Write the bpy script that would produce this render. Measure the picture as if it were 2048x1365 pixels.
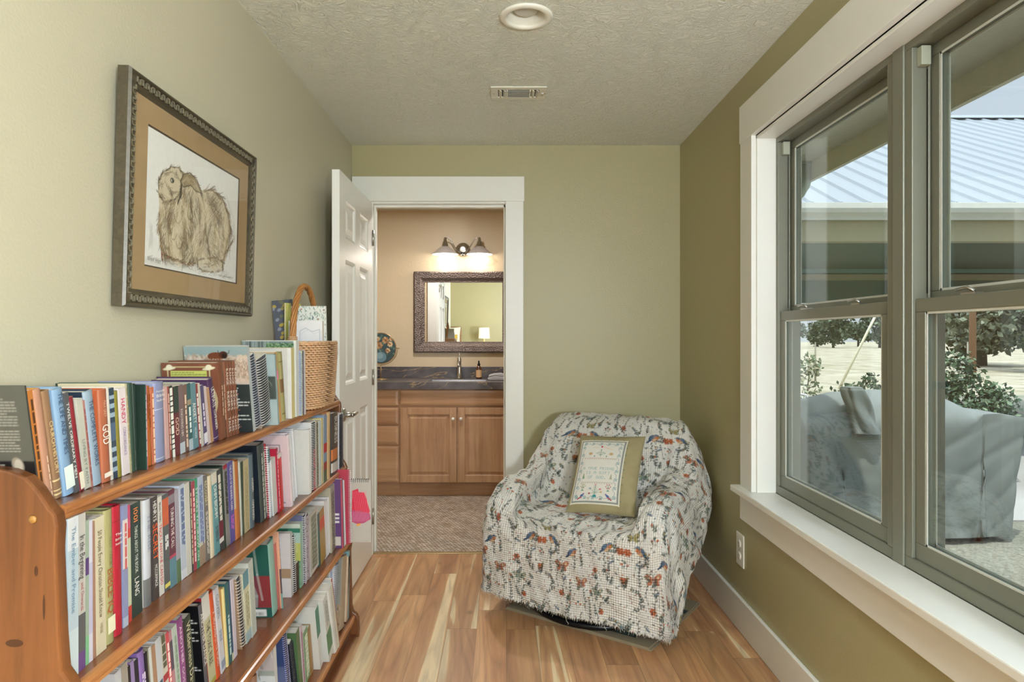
import bpy, bmesh, math, random
import numpy as np
from mathutils import Vector, Matrix, noise as mnoise

# ------------------------------------------------------------------ camera, sky, sun, lights, exposure
CAMZ = 1.257            # eye height of the camera (m)
FPX, VX, VY = 1315.0, 1006.0, 675.0   # focal length and principal point, px of a 2048x1365 frame
sc = bpy.context.scene
for o in list(bpy.data.objects): bpy.data.objects.remove(o)
cam_d = bpy.data.cameras.new('camera'); cam = bpy.data.objects.new('camera', cam_d)
sc.collection.objects.link(cam); sc.camera = cam
cam.location = (0, 0, CAMZ); cam.rotation_euler = (math.radians(90), 0, 0)
cam_d.sensor_width = 36.0; cam_d.lens = 36.0 * FPX / 2048.0
cam_d.shift_x = (1024 - VX) / 2048.0; cam_d.shift_y = -(682.5 - VY) / 2048.0
cam_d.clip_start = 0.02; cam_d.clip_end = 400
sc.view_settings.view_transform = 'Standard'; sc.view_settings.look = 'None'
sc.view_settings.gamma = 1.0; sc.view_settings.use_curve_mapping = False
sc.view_settings.exposure = 0.12
sc.cycles.use_denoising = True
sc.cycles.max_bounces = 10; sc.cycles.diffuse_bounces = 6; sc.cycles.glossy_bounces = 5
sc.cycles.transparent_max_bounces = 16; sc.cycles.sample_clamp_indirect = 6.0
sc.cycles.caustics_reflective = False; sc.cycles.caustics_refractive = False

world = bpy.data.worlds.new('sky'); sc.world = world; world.use_nodes = True
wn = world.node_tree.nodes; wl = world.node_tree.links
for n in list(wn): wn.remove(n)
w_out = wn.new('ShaderNodeOutputWorld'); w_bg = wn.new('ShaderNodeBackground')
w_tc = wn.new('ShaderNodeTexCoord'); w_sep = wn.new('ShaderNodeSeparateXYZ'); w_r = wn.new('ShaderNodeValToRGB')
wl.new(w_tc.outputs['Generated'], w_sep.inputs[0]); wl.new(w_sep.outputs['Z'], w_r.inputs[0])
w_r.color_ramp.elements[0].position = 0.0; w_r.color_ramp.elements[0].color = (0.50, 0.54, 0.58, 1)
w_r.color_ramp.elements[1].position = 1.0; w_r.color_ramp.elements[1].color = (2.0, 2.2, 2.5, 1)
e_ = w_r.color_ramp.elements.new(0.42); e_.color = (0.46, 0.53, 0.64, 1)
wl.new(w_r.outputs[0], w_bg.inputs[0]); w_bg.inputs[1].default_value = 1.4
wl.new(w_bg.outputs[0], w_out.inputs[0])

def sun_lamp():
    d = bpy.data.lights.new('sun', 'SUN'); d.energy = 3.6; d.angle = math.radians(0.8); d.color = (1, 0.95, 0.87)
    o = bpy.data.objects.new('sun', d); sc.collection.objects.link(o)
    dirv = Vector((0.20, 0.30, -0.93)); o.rotation_euler = dirv.to_track_quat('-Z', 'Y').to_euler()
    o.location = (-4, -2, 9)
sun_lamp()
def area(name, loc, rot, size, power, col=(1, 1, 1), sy=None, shape='RECTANGLE', parent=None, spread=180):
    d = bpy.data.lights.new(name, 'AREA'); d.energy = power; d.color = col; d.shape = shape
    d.size = size; d.spread = math.radians(spread)
    if sy: d.size_y = sy
    o = bpy.data.objects.new(name, d); sc.collection.objects.link(o); o.location = loc
    o.rotation_euler = rot
    if parent: o.parent = parent
    return o
# daylight entering by the windows is sampled through portals (they emit nothing themselves)
for nm, yc, w in (('window_portal', 1.825, 1.7), ('window_portal', -1.9, 1.8)):
    p = area(nm, (1.235, yc, 1.35), (0, math.radians(90), 0), 1.5, 1, sy=w); p.data.cycles.is_portal = True
L_FILL_STAND = 235   # strength of the added stand globe that brightens ceiling and left wall
L_FILL_HUNG = 180     # strength of the two unseen hanging globes added to light the room
L_BATH = 24    # unseen ceiling light added to brighten the bathroom
L_VAN = 2.2     # power of each vanity bulb

# ------------------------------------------------------------------ materials
def lin(c):
    if isinstance(c, str):
        c = c.lstrip('#'); c = tuple(int(c[i:i+2], 16) for i in (0, 2, 4))
    r = []
    for v in c[:3]:
        v = v / 255.0
        r.append(v / 12.92 if v <= 0.04045 else ((v + 0.055) / 1.055) ** 2.4)
    return tuple(r)
MATS = {}
def newmat(name):
    m = bpy.data.materials.new(name); m.use_nodes = True
    nt = m.node_tree; b = nt.nodes['Principled BSDF']
    return m, nt, b
def N(nt, t, **kw):
    n = nt.nodes.new(t)
    for k, v in kw.items():
        if k in n.inputs: n.inputs[k].default_value = v
        else: setattr(n, k, v)
    return n
def mat(col, rough=0.6, metal=0.0, var=0.08, scale=18.0, bump=0.0, bscale=200.0, spec=0.5, name=None, stretch=None, det=3.0, emit=None, estr=0, coat=0):
    """one plain surface with slight procedural unevenness"""
    key = (str(col), rough, metal, var, scale, bump, bscale, spec, str(stretch), str(emit), estr, coat)
    if key in MATS: return MATS[key]
    m, nt, b = newmat(name or 'surface'); c = lin(col) if (isinstance(col, str) or max(col) > 1.0) else col
    b.inputs['Roughness'].default_value = rough; b.inputs['Metallic'].default_value = metal
    b.inputs['Specular IOR Level'].default_value = spec
    if coat: b.inputs['Coat Weight'].default_value = coat; b.inputs['Coat Roughness'].default_value = 0.1
    tc = N(nt, 'ShaderNodeTexCoord'); mp = N(nt, 'ShaderNodeMapping')
    if stretch: mp.inputs['Scale'].default_value = stretch
    nt.links.new(tc.outputs['Object'], mp.inputs[0])
    nz = N(nt, 'ShaderNodeTexNoise', Scale=scale, Detail=det); nt.links.new(mp.outputs[0], nz.inputs['Vector'])
    mx = N(nt, 'ShaderNodeMix', data_type='RGBA')
    mx.inputs[6].default_value = (*[v * (1 - var) for v in c], 1); mx.inputs[7].default_value = (*[min(1, v * (1 + var)) for v in c], 1)
    nt.links.new(nz.outputs[0], mx.inputs[0]); nt.links.new(mx.outputs[2], b.inputs['Base Color'])
    if bump:
        n2 = N(nt, 'ShaderNodeTexNoise', Scale=bscale, Detail=2.0); nt.links.new(mp.outputs[0], n2.inputs['Vector'])
        bp = N(nt, 'ShaderNodeBump', Strength=bump, Distance=0.002); nt.links.new(n2.outputs[0], bp.inputs['Height'])
        nt.links.new(bp.outputs[0], b.inputs['Normal'])
    if emit is not None:
        b.inputs['Emission Color'].default_value = (*emit, 1); b.inputs['Emission Strength'].default_value = estr
    MATS[key] = m
    return m
def attr_mat(rough=0.7, bump=0.0, wave=None, name='printed surface', spec=0.4, coat=0):
    key = ('attr', rough, bump, str(wave), spec, coat)
    if key in MATS: return MATS[key]
    m, nt, b = newmat(name); a = N(nt, 'ShaderNodeAttribute', attribute_name='paint')
    b.inputs['Roughness'].default_value = rough; b.inputs['Specular IOR Level'].default_value = spec
    if coat: b.inputs['Coat Weight'].default_value = coat; b.inputs['Coat Roughness'].default_value = 0.12
    tc = N(nt, 'ShaderNodeTexCoord'); nz = N(nt, 'ShaderNodeTexNoise', Scale=60.0, Detail=2.0)
    nt.links.new(tc.outputs['Object'], nz.inputs['Vector'])
    mr = N(nt, 'ShaderNodeMapRange'); mr.inputs[3].default_value = 0.94; mr.inputs[4].default_value = 1.05
    nt.links.new(nz.outputs[0], mr.inputs[0])
    mx = N(nt, 'ShaderNodeMix', data_type='RGBA', blend_type='MULTIPLY'); mx.inputs[0].default_value = 1.0
    nt.links.new(a.outputs['Color'], mx.inputs[6]); nt.links.new(mr.outputs[0], mx.inputs[7])
    nt.links.new(mx.outputs[2], b.inputs['Base Color'])
    if bump:
        if wave:
            uv = N(nt, 'ShaderNodeUVMap', uv_map='UVMap')
            w = N(nt, 'ShaderNodeTexWave', wave_type='BANDS', bands_direction=wave[0], Scale=wave[1], Distortion=0.6, Detail=1.0)
            nt.links.new(uv.outputs[0], w.inputs['Vector'])
            w2 = N(nt, 'ShaderNodeTexWave', wave_type='BANDS', bands_direction=wave[2], Scale=wave[3], Distortion=1.0, Detail=1.0)
            nt.links.new(uv.outputs[0], w2.inputs['Vector'])
            ad = N(nt, 'ShaderNodeMath', operation='ADD'); nt.links.new(w.outputs['Fac'], ad.inputs[0]); nt.links.new(w2.outputs['Fac'], ad.inputs[1])
            src = ad.outputs[0]
        else:
            n2 = N(nt, 'ShaderNodeTexNoise', Scale=400.0); nt.links.new(tc.outputs['Object'], n2.inputs['Vector']); src = n2.outputs[0]
        bp = N(nt, 'ShaderNodeBump', Strength=bump, Distance=0.0025); nt.links.new(src, bp.inputs['Height'])
        nt.links.new(bp.outputs[0], b.inputs['Normal'])
    MATS[key] = m
    return m
def wood(dark, light, axis='Z', scale=6.0, rough=0.35, name='wood', knots=0.0, coat=0.0, ring=1.0):
    """stained timber: long grain streaks along one axis, blotchy stain"""
    m, nt, b = newmat(name); d, l = lin(dark), lin(light)
    tc = N(nt, 'ShaderNodeTexCoord'); mp = N(nt, 'ShaderNodeMapping')
    s = {'X': (0.5, 8, 8), 'Y': (8, 0.5, 8), 'Z': (8, 8, 0.5)}[axis]; mp.inputs['Scale'].default_value = s
    nt.links.new(tc.outputs['Object'], mp.inputs[0])
    n1 = N(nt, 'ShaderNodeTexNoise', Scale=scale, Detail=8.0, Roughness=0.65, Distortion=0.6); nt.links.new(mp.outputs[0], n1.inputs['Vector'])
    n2 = N(nt, 'ShaderNodeTexNoise', Scale=2.2, Detail=3.0); nt.links.new(tc.outputs['Object'], n2.inputs['Vector'])
    r = N(nt, 'ShaderNodeValToRGB'); r.color_ramp.elements[0].position = 0.32; r.color_ramp.elements[1].position = 0.68
    r.color_ramp.elements[0].color = (*d, 1); r.color_ramp.elements[1].color = (*l, 1)
    ad = N(nt, 'ShaderNodeMath', operation='MULTIPLY_ADD'); ad.inputs[1].default_value = 0.65
    ms = N(nt, 'ShaderNodeMath', operation='MULTIPLY'); ms.inputs[1].default_value = 0.38
    nt.links.new(n2.outputs[0], ms.inputs[0]); nt.links.new(n1.outputs[0], ad.inputs[0]); nt.links.new(ms.outputs[0], ad.inputs[2])
    nt.links.new(ad.outputs[0], r.inputs[0]); nt.links.new(r.outputs[0], b.inputs['Base Color'])
    b.inputs['Roughness'].default_value = rough
    if coat: b.inputs['Coat Weight'].default_value = coat; b.inputs['Coat Roughness'].default_value = 0.15
    bp = N(nt, 'ShaderNodeBump', Strength=0.25, Distance=0.001); nt.links.new(n1.outputs[0], bp.inputs['Height']); nt.links.new(bp.outputs[0], b.inputs['Normal'])
    return m
def glass_mat(name='clear glass', tint=(0.93, 0.96, 0.95), refl=0.9, ior=1.5):
    m, nt, b = newmat(name); out = [n for n in nt.nodes if n.type == 'OUTPUT_MATERIAL'][0]
    nt.nodes.remove(b); t = N(nt, 'ShaderNodeBsdfTransparent'); t.inputs[0].default_value = (*tint, 1)
    g = N(nt, 'ShaderNodeBsdfGlossy', Roughness=0.0); g.inputs[0].default_value = (refl, refl, refl, 1)
    f = N(nt, 'ShaderNodeFresnel', IOR=ior); ge = N(nt, 'ShaderNodeNewGeometry'); mr = N(nt, 'ShaderNodeMapRange')
    mr.inputs[3].default_value = ior; mr.inputs[4].default_value = 1 / ior      # same reflectance on both faces of the sheet
    nt.links.new(ge.outputs['Backfacing'], mr.inputs[0]); nt.links.new(mr.outputs[0], f.inputs['IOR']); mx = N(nt, 'ShaderNodeMixShader')
    nt.links.new(f.outputs[0], mx.inputs[0]); nt.links.new(t.outputs[0], mx.inputs[1]); nt.links.new(g.outputs[0], mx.inputs[2])
    nt.links.new(mx.outputs[0], out.inputs[0])
    return m

# ------------------------------------------------------------------ mesh building
class MB:
    """collects polygons; build() links them as one mesh object"""
    def __init__(s): s.v = []; s.f = []; s.mi = []; s.sm = []
    def add(s, vs, fs, mi=0, smooth=False):
        k = len(s.v); s.v += [tuple(v) for v in vs]
        for f in fs: s.f.append([i + k for i in f]); s.mi.append(mi); s.sm.append(smooth)
        return s
    def box(s, a, b, mi=0, M=None):
        x0, y0, z0 = [min(p, q) for p, q in zip(a, b)]; x1, y1, z1 = [max(p, q) for p, q in zip(a, b)]
        vs = [(x0,y0,z0),(x1,y0,z0),(x1,y1,z0),(x0,y1,z0),(x0,y0,z1),(x1,y0,z1),(x1,y1,z1),(x0,y1,z1)]
        if M is not None: vs = [M @ Vector(v) for v in vs]
        return s.add(vs, [(0,3,2,1),(4,5,6,7),(0,1,5,4),(1,2,6,5),(2,3,7,6),(3,0,4,7)], mi)
    def prism(s, poly, axis, a, b, mi=0):
        """extrude a 2D polygon: axis 'x' -> poly is (y,z); 'y' -> (x,z); 'z' -> (x,y)"""
        def P(p, t): return {'x': (t, p[0], p[1]), 'y': (p[0], t, p[1]), 'z': (p[0], p[1], t)}[axis]
        n = len(poly); vs = [P(p, a) for p in poly] + [P(p, b) for p in poly]
        fs = [list(range(n))[::-1], list(range(n, 2 * n))] + [(i, (i + 1) % n, n + (i + 1) % n, n + i) for i in range(n)]
        return s.add(vs, fs, mi)
    def tube(s, pts, r, seg=10, mi=0, cap=True, closed=False, sx=1.0):
        pts = [Vector(p) for p in pts]; n = len(pts); rr = r if isinstance(r, (list, tuple)) else [r] * n
        k = len(s.v); up = Vector((0, 0, 1)); prev = None
        for i, p in enumerate(pts):
            if closed: t = pts[(i + 1) % n] - pts[i - 1]
            else: t = pts[min(i + 1, n - 1)] - pts[max(i - 1, 0)]
            t.normalize()
            if prev is None:
                u = up.cross(t)
                if u.length < 0.05: u = Vector((1, 0, 0)).cross(t)
            else: u = prev - t * prev.dot(t)
            u.normalize(); w = t.cross(u); prev = u
            for j in range(seg):
                a = 2 * math.pi * j / seg
                s.v.append(tuple(p + u * math.cos(a) * rr[i] * sx + w * math.sin(a) * rr[i]))
        m = n if closed else n - 1
        for i in range(m):
            for j in range(seg):
                a, b2 = k + i * seg, k + ((i + 1) % n) * seg
                s.f.append([a + j, a + (j + 1) % seg, b2 + (j + 1) % seg, b2 + j]); s.mi.append(mi); s.sm.append(True)
        if cap and not closed:
            s.f.append([k + j for j in range(seg)][::-1]); s.mi.append(mi); s.sm.append(False)
            s.f.append([k + (n - 1) * seg + j for j in range(seg)]); s.mi.append(mi); s.sm.append(False)
        return s
    def lathe(s, prof, c=(0, 0, 0), seg=28, mi=0, axis='z', cap=True):
        k = len(s.v); c = Vector(c); n = len(prof)
        for r, h in prof:
            for j in range(seg):
                a = 2 * math.pi * j / seg; x, y = r * math.cos(a), r * math.sin(a)
                s.v.append(tuple(c + Vector({'z': (x, y, h), 'y': (x, h, y), 'x': (h, x, y)}[axis])))
        for i in range(n - 1):
            for j in range(seg):
                s.f.append([k + i * seg + j, k + i * seg + (j + 1) % seg, k + (i + 1) * seg + (j + 1) % seg, k + (i + 1) * seg + j]); s.mi.append(mi); s.sm.append(True)
        if cap:
            for i in (0, n - 1):
                if prof[i][0] > 1e-5: s.f.append([k + i * seg + j for j in range(seg)]); s.mi.append(mi); s.sm.append(False)
        return s
    def build(s, name, mats, parent=None, bev=0, smooth=None, loc=None):
        me = bpy.data.meshes.new(name); me.from_pydata(s.v, [], s.f)
        for m in (mats if isinstance(mats, (list, tuple)) else [mats]): me.materials.append(m)
        me.polygons.foreach_set('material_index', s.mi)
        me.polygons.foreach_set('use_smooth', [bool(x) if smooth is None else smooth for x in s.sm])
        me.update()
        bm = bmesh.new(); bm.from_mesh(me); bmesh.ops.recalc_face_normals(bm, faces=bm.faces); bm.to_mesh(me); bm.free()
        o = bpy.data.objects.new(name, me); sc.collection.objects.link(o)
        if parent is not None: o.parent = parent
        if loc is not None: o.location = loc
        if bev:
            md = o.modifiers.new('soft edges', 'BEVEL'); md.width = bev; md.segments = 2; md.limit_method = 'ANGLE'; md.angle_limit = math.radians(40)
        return o
def tag(o, label, cat, group=None):
    o['label'] = label; o['category'] = cat
    if group: o['group'] = group
    return o
def thing(name, label, cat, loc=(0, 0, 0), rot=(0, 0, 0), group=None):
    o = bpy.data.objects.new(name, None); sc.collection.objects.link(o)
    o.location = loc; o.rotation_euler = rot; o.empty_display_size = 0.05
    return tag(o, label, cat, group)
def struct(o): o['kind'] = 'structure'; return o
def box(name, a, b, m, parent=None, bev=0): return MB().box(a, b).build(name, m, parent, bev)
def grid_mesh(name, fn, nu, nv, m, parent=None, paint=None, uv=None, closed_back=None, smooth=True):
    """surface from fn(u,v) in [0,1]^2; paint(u,v arrays)->rgb array stored as colour attribute"""
    us = np.linspace(0, 1, nu); vs = np.linspace(0, 1, nv)
    U, V_ = np.meshgrid(us, vs, indexing='ij'); P = fn(U, V_)           # (nu,nv,3)
    P = np.ascontiguousarray(P.reshape(-1, 3)); idx = np.arange(nu * nv).reshape(nu, nv)
    F = np.stack([idx[:-1, :-1], idx[1:, :-1], idx[1:, 1:], idx[:-1, 1:]], -1).reshape(-1, 4)
    me = bpy.data.meshes.new(name); me.vertices.add(len(P)); me.vertices.foreach_set('co', P.ravel())
    me.loops.add(F.size); me.loops.foreach_set('vertex_index', F.ravel().astype(np.int32))
    me.polygons.add(len(F)); me.polygons.foreach_set('loop_start', np.arange(0, F.size, 4, dtype=np.int32))
    me.polygons.foreach_set('loop_total', np.full(len(F), 4, dtype=np.int32)); me.update(calc_edges=True)
    me.polygons.foreach_set('use_smooth', np.full(len(F), smooth))
    if paint is not None:
        col = paint(U, V_).reshape(-1, 3); at = me.color_attributes.new('paint', 'FLOAT_COLOR', 'POINT')
        at.data.foreach_set('color', np.concatenate([col, np.ones((len(col), 1))], 1).ravel().astype(np.float32))
    uvl = me.uv_layers.new(name='UVMap'); sx, sy = uv if uv else (1, 1)
    W = np.stack([U.ravel() * sx, V_.ravel() * sy], -1)[F.ravel()]; uvl.data.foreach_set('uv', W.ravel().astype(np.float32))
    me.materials.append(m); me.validate()
    o = bpy.data.objects.new(name, me); sc.collection.objects.link(o)
    if parent is not None: o.parent = parent
    return o

# ------------------------------------------------------------------ lettering (outline glyphs of Blender's own font)
GLY = {}
def load_glyphs():
    chars = "ABCDEFGHIJKLMNOPQRSTUVWXYZabcdefghijklmnopqrstuvwxyz0123456789'&.:"; tmp = []
    for ch in chars:
        cu = bpy.data.curves.new('glyph', 'FONT'); cu.body = ch; cu.size = 1.0; cu.resolution_u = 2
        o = bpy.data.objects.new('glyph', cu); sc.collection.objects.link(o); tmp.append((ch, o, cu))
    dg = bpy.context.evaluated_depsgraph_get(); dg.update()
    for ch, o, cu in tmp:
        me = o.evaluated_get(dg).to_mesh(); vs = [tuple(v.co) for v in me.vertices]; fs = [tuple(p.vertices) for p in me.polygons]
        x0 = min(v[0] for v in vs); x1 = max(v[0] for v in vs)
        GLY[ch] = ([(v[0] - x0, v[1]) for v in vs], fs, x1 - x0); o.evaluated_get(dg).to_mesh_clear()
    for ch, o, cu in tmp: bpy.data.objects.remove(o); bpy.data.curves.remove(cu)
load_glyphs()
def text_width(s): return sum((0.3 if c == ' ' else GLY[c][2] + 0.09) for c in s)
def lay_text(mb, s, o, xd, yd, size, width=None, mi=0, bold=0.0):
    """lay letters from point o along xd with letter tops towards yd"""
    o, xd, yd = Vector(o), Vector(xd).normalized(), Vector(yd).normalized()
    sx = size if width is None else width / text_width(s); x = 0.0
    for c in s:
        if c == ' ': x += 0.3; continue
        vs, fs, w = GLY[c]
        mb.add([o + xd * ((vx + x) * sx) + yd * (vy * size) for vx, vy in vs], fs, mi); x += w + 0.09

# ------------------------------------------------------------------ tiny painter: prints and pictures, stored as mesh colours
class Cv:
    def __init__(s, w, h, res, bg):
        s.w, s.h, s.res = w, h, res; s.nx, s.ny = int(round(w / res)), int(round(h / res))
        s.a = np.empty((s.nx, s.ny, 3)); s.a[:] = lin(bg)
        s.X, s.Y = np.meshgrid((np.arange(s.nx) + .5) * res, (np.arange(s.ny) + .5) * res, indexing='ij')
    def _win(s, x0, x1, y0, y1):
        i0, i1 = max(0, int(x0 / s.res) - 1), min(s.nx, int(x1 / s.res) + 2); j0, j1 = max(0, int(y0 / s.res) - 1), min(s.ny, int(y1 / s.res) + 2)
        return (slice(i0, i1), slice(j0, j1)) if i1 > i0 and j1 > j0 else None
    def _mix(s, w, k, col): s.a[w] = s.a[w] * (1 - k[..., None]) + np.array(lin(col)) * k[..., None]
    def blob(s, x, y, rx, ry=None, ang=0, col='#000000', al=1.0, soft=None):
        ry = ry or rx; R = max(rx, ry) + s.res; w = s._win(x - R, x + R, y - R, y + R)
        if w is None: return
        dx, dy = s.X[w] - x, s.Y[w] - y; c, n = math.cos(ang), math.sin(ang); p, q = dx * c + dy * n, -dx * n + dy * c
        d = (np.sqrt((p / rx) ** 2 + (q / ry) ** 2) - 1) * min(rx, ry)
        s._mix(w, np.clip(0.5 - d / (soft or s.res), 0, 1) * al, col)
    def line(s, x0, y0, x1, y1, wd, col, al=1.0):
        w = s._win(min(x0, x1) - wd, max(x0, x1) + wd, min(y0, y1) - wd, max(y0, y1) + wd)
        if w is None: return
        dx, dy = x1 - x0, y1 - y0; L = dx * dx + dy * dy + 1e-12
        t = np.clip(((s.X[w] - x0) * dx + (s.Y[w] - y0) * dy) / L, 0, 1)
        d = np.hypot(s.X[w] - x0 - t * dx, s.Y[w] - y0 - t * dy) - wd / 2
        s._mix(w, np.clip(0.5 - d / s.res, 0, 1) * al, col)
    def curve(s, pts, wd, col, al=1.0):
        for a, b in zip(pts[:-1], pts[1:]): s.line(a[0], a[1], b[0], b[1], wd, col, al)
    def rect(s, x0, y0, x1, y1, col, al=1.0):
        w = s._win(x0, x1, y0, y1)
        if w is None: return
        k = np.clip((s.X[w] - x0) / s.res + .5, 0, 1) * np.clip((x1 - s.X[w]) / s.res + .5, 0, 1) * np.clip((s.Y[w] - y0) / s.res + .5, 0, 1) * np.clip((y1 - s.Y[w]) / s.res + .5, 0, 1)
        s._mix(w, k * al, col)
    def poly(s, pts, col, al=1.0):
        xs = [p[0] for p in pts]; ys = [p[1] for p in pts]; w = s._win(min(xs), max(xs), min(ys), max(ys))
        if w is None: return
        X, Y = s.X[w], s.Y[w]; ins = np.zeros(X.shape, bool); n = len(pts)
        for i in range(n):
            x0, y0 = pts[i]; x1, y1 = pts[i - 1]
            c = (y0 > Y) != (y1 > Y); ins ^= c & (X < (x1 - x0) * (Y - y0) / ((y1 - y0) or 1e-9) + x0)
        s._mix(w, ins * al, col)
    def noise(s, amt, n, col=None, rng=None, rmin=.004, rmax=.02, al=.3):
        rng = rng or random.Random(3)
        for _ in range(n): s.blob(rng.uniform(0, s.w), rng.uniform(0, s.h), rng.uniform(rmin, rmax), rng.uniform(rmin, rmax), rng.uniform(0, 3), rng.choice(col), al, soft=.01)
    def lines(s, x0, y0, x1, y1, rows, col, wd=None, rng=None, al=.85):
        """rows of small word-like dashes (print too small to read)"""
        rng = rng or random.Random(rows); dy = (y1 - y0) / rows; wd = wd or dy * .42
        for r in range(rows):
            y = y1 - (r + .5) * dy; x = x0; end = x1 if r % 5 else x0 + (x1 - x0) * rng.uniform(.5, .95)
            while x < end:
                L = min(rng.uniform(.6, 2.2) * wd * 2.2, end - x); s.line(x, y, x + L, y, wd, col, al); x += L + wd * 1.5
    def words(s, txt, x, y, h, col):
        for c in txt:
            if c != ' ':
                for k, row in enumerate(F57[c]):
                    for j in range(5):
                        if row >> (4 - j) & 1: s.rect(x + j * h / 7, y + (6 - k) * h / 7, x + (j + .86) * h / 7, y + (7 - k) * h / 7 - h / 50, col)
            x += h * 6.2 / 7
    def sample(s, U, V_):
        i = np.clip(U * s.nx - .5, 0, s.nx - 1.001); j = np.clip(V_ * s.ny - .5, 0, s.ny - 1.001); i0, j0 = i.astype(int), j.astype(int)
        fi, fj = (i - i0)[..., None], (j - j0)[..., None]; a = s.a; i1, j1 = np.minimum(i0 + 1, s.nx - 1), np.minimum(j0 + 1, s.ny - 1)
        return a[i0, j0] * (1 - fi) * (1 - fj) + a[i1, j0] * fi * (1 - fj) + a[i0, j1] * (1 - fi) * fj + a[i1, j1] * fi * fj
F57 = {'A': (14,17,17,31,17,17,17), 'T': (31,4,4,4,4,4,4), 'R': (30,17,17,30,20,18,17), 'U': (17,17,17,17,17,17,14), 'E': (31,16,16,30,16,16,31),
       'F': (31,16,16,30,16,16,16), 'I': (14,4,4,4,4,4,14), 'N': (17,25,21,21,19,17,17), 'D': (30,17,17,17,17,17,30), 'S': (15,16,16,14,1,1,30),
       'G': (14,17,16,23,17,17,14), 'O': (14,17,17,17,17,17,14), '.': (0,0,0,0,0,12,12)}
# ------------------------------------------------------------------ the room shell
H = 2.367; HB = 2.88; XL, XR, YB = -0.873, 1.023, 3.80
def paint_mat(col, name, peel=0.35, rough=0.42):
    m, nt, b = newmat(name); c = lin(col); b.inputs['Base Color'].default_value = (*c, 1)
    b.inputs['Roughness'].default_value = rough; b.inputs['Specular IOR Level'].default_value = 0.5
    tc = N(nt, 'ShaderNodeTexCoord'); n1 = N(nt, 'ShaderNodeTexNoise', Scale=150.0, Detail=2.0, Roughness=0.45)
    nt.links.new(tc.outputs['Object'], n1.inputs['Vector'])
    n2 = N(nt, 'ShaderNodeTexNoise', Scale=1.6, Detail=2.0); nt.links.new(tc.outputs['Object'], n2.inputs['Vector'])
    mx = N(nt, 'ShaderNodeMix', data_type='RGBA'); mx.inputs[6].default_value = (*[v * .96 for v in c], 1); mx.inputs[7].default_value = (*[v * 1.04 for v in c], 1)
    nt.links.new(n2.outputs[0], mx.inputs[0]); nt.links.new(mx.outputs[2], b.inputs['Base Color'])
    bp = N(nt, 'ShaderNodeBump', Strength=peel, Distance=0.0022); nt.links.new(n1.outputs[0], bp.inputs['Height']); nt.links.new(bp.outputs[0], b.inputs['Normal'])
    return m
M_OLIVE = paint_mat('#a9a27b', 'olive wall paint'); M_OLIVEL = paint_mat('#bcb6a0', 'paler olive wall paint'); M_TAN = paint_mat('#cbb898', 'tan wall paint', 0.5)  # left wall base colour is paler and less saturated than the other olive walls
M_WHITE = mat('#e6e6df', 0.35, var=0.02, name='white trim paint'); M_DOORW = mat('#eeeeea', 0.32, var=0.02, bump=0.08, bscale=90, stretch=(1, 1, .15), name='white door paint')
def ceiling_mat():
    m, nt, b = newmat('stomped ceiling texture'); b.inputs['Base Color'].default_value = (*lin('#e4e6db'), 1); b.inputs['Roughness'].default_value = 0.8
    tc = N(nt, 'ShaderNodeTexCoord'); n0 = N(nt, 'ShaderNodeTexNoise', Scale=9.0, Detail=2.0); nt.links.new(tc.outputs['Object'], n0.inputs['Vector'])
    vm = N(nt, 'ShaderNodeVectorMath', operation='MULTIPLY_ADD'); vm.inputs[1].default_value = (.35, .35, .35)
    nt.links.new(n0.outputs['Color'], vm.inputs[0]); nt.links.new(tc.outputs['Object'], vm.inputs[2])
    n1 = N(nt, 'ShaderNodeTexNoise', Scale=17.0, Detail=5.0, Roughness=0.6, Distortion=2.2); nt.links.new(vm.outputs[0], n1.inputs['Vector'])
    r = N(nt, 'ShaderNodeValToRGB'); r.color_ramp.elements[0].position = .40; r.color_ramp.elements[1].position = .62; nt.links.new(n1.outputs[0], r.inputs[0])
    bp = N(nt, 'ShaderNodeBump', Strength=0.62, Distance=0.008); nt.links.new(r.outputs[0], bp.inputs['Height']); nt.links.new(bp.outputs[0], b.inputs['Normal'])
    return m
M_CEIL = ceiling_mat()
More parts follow.
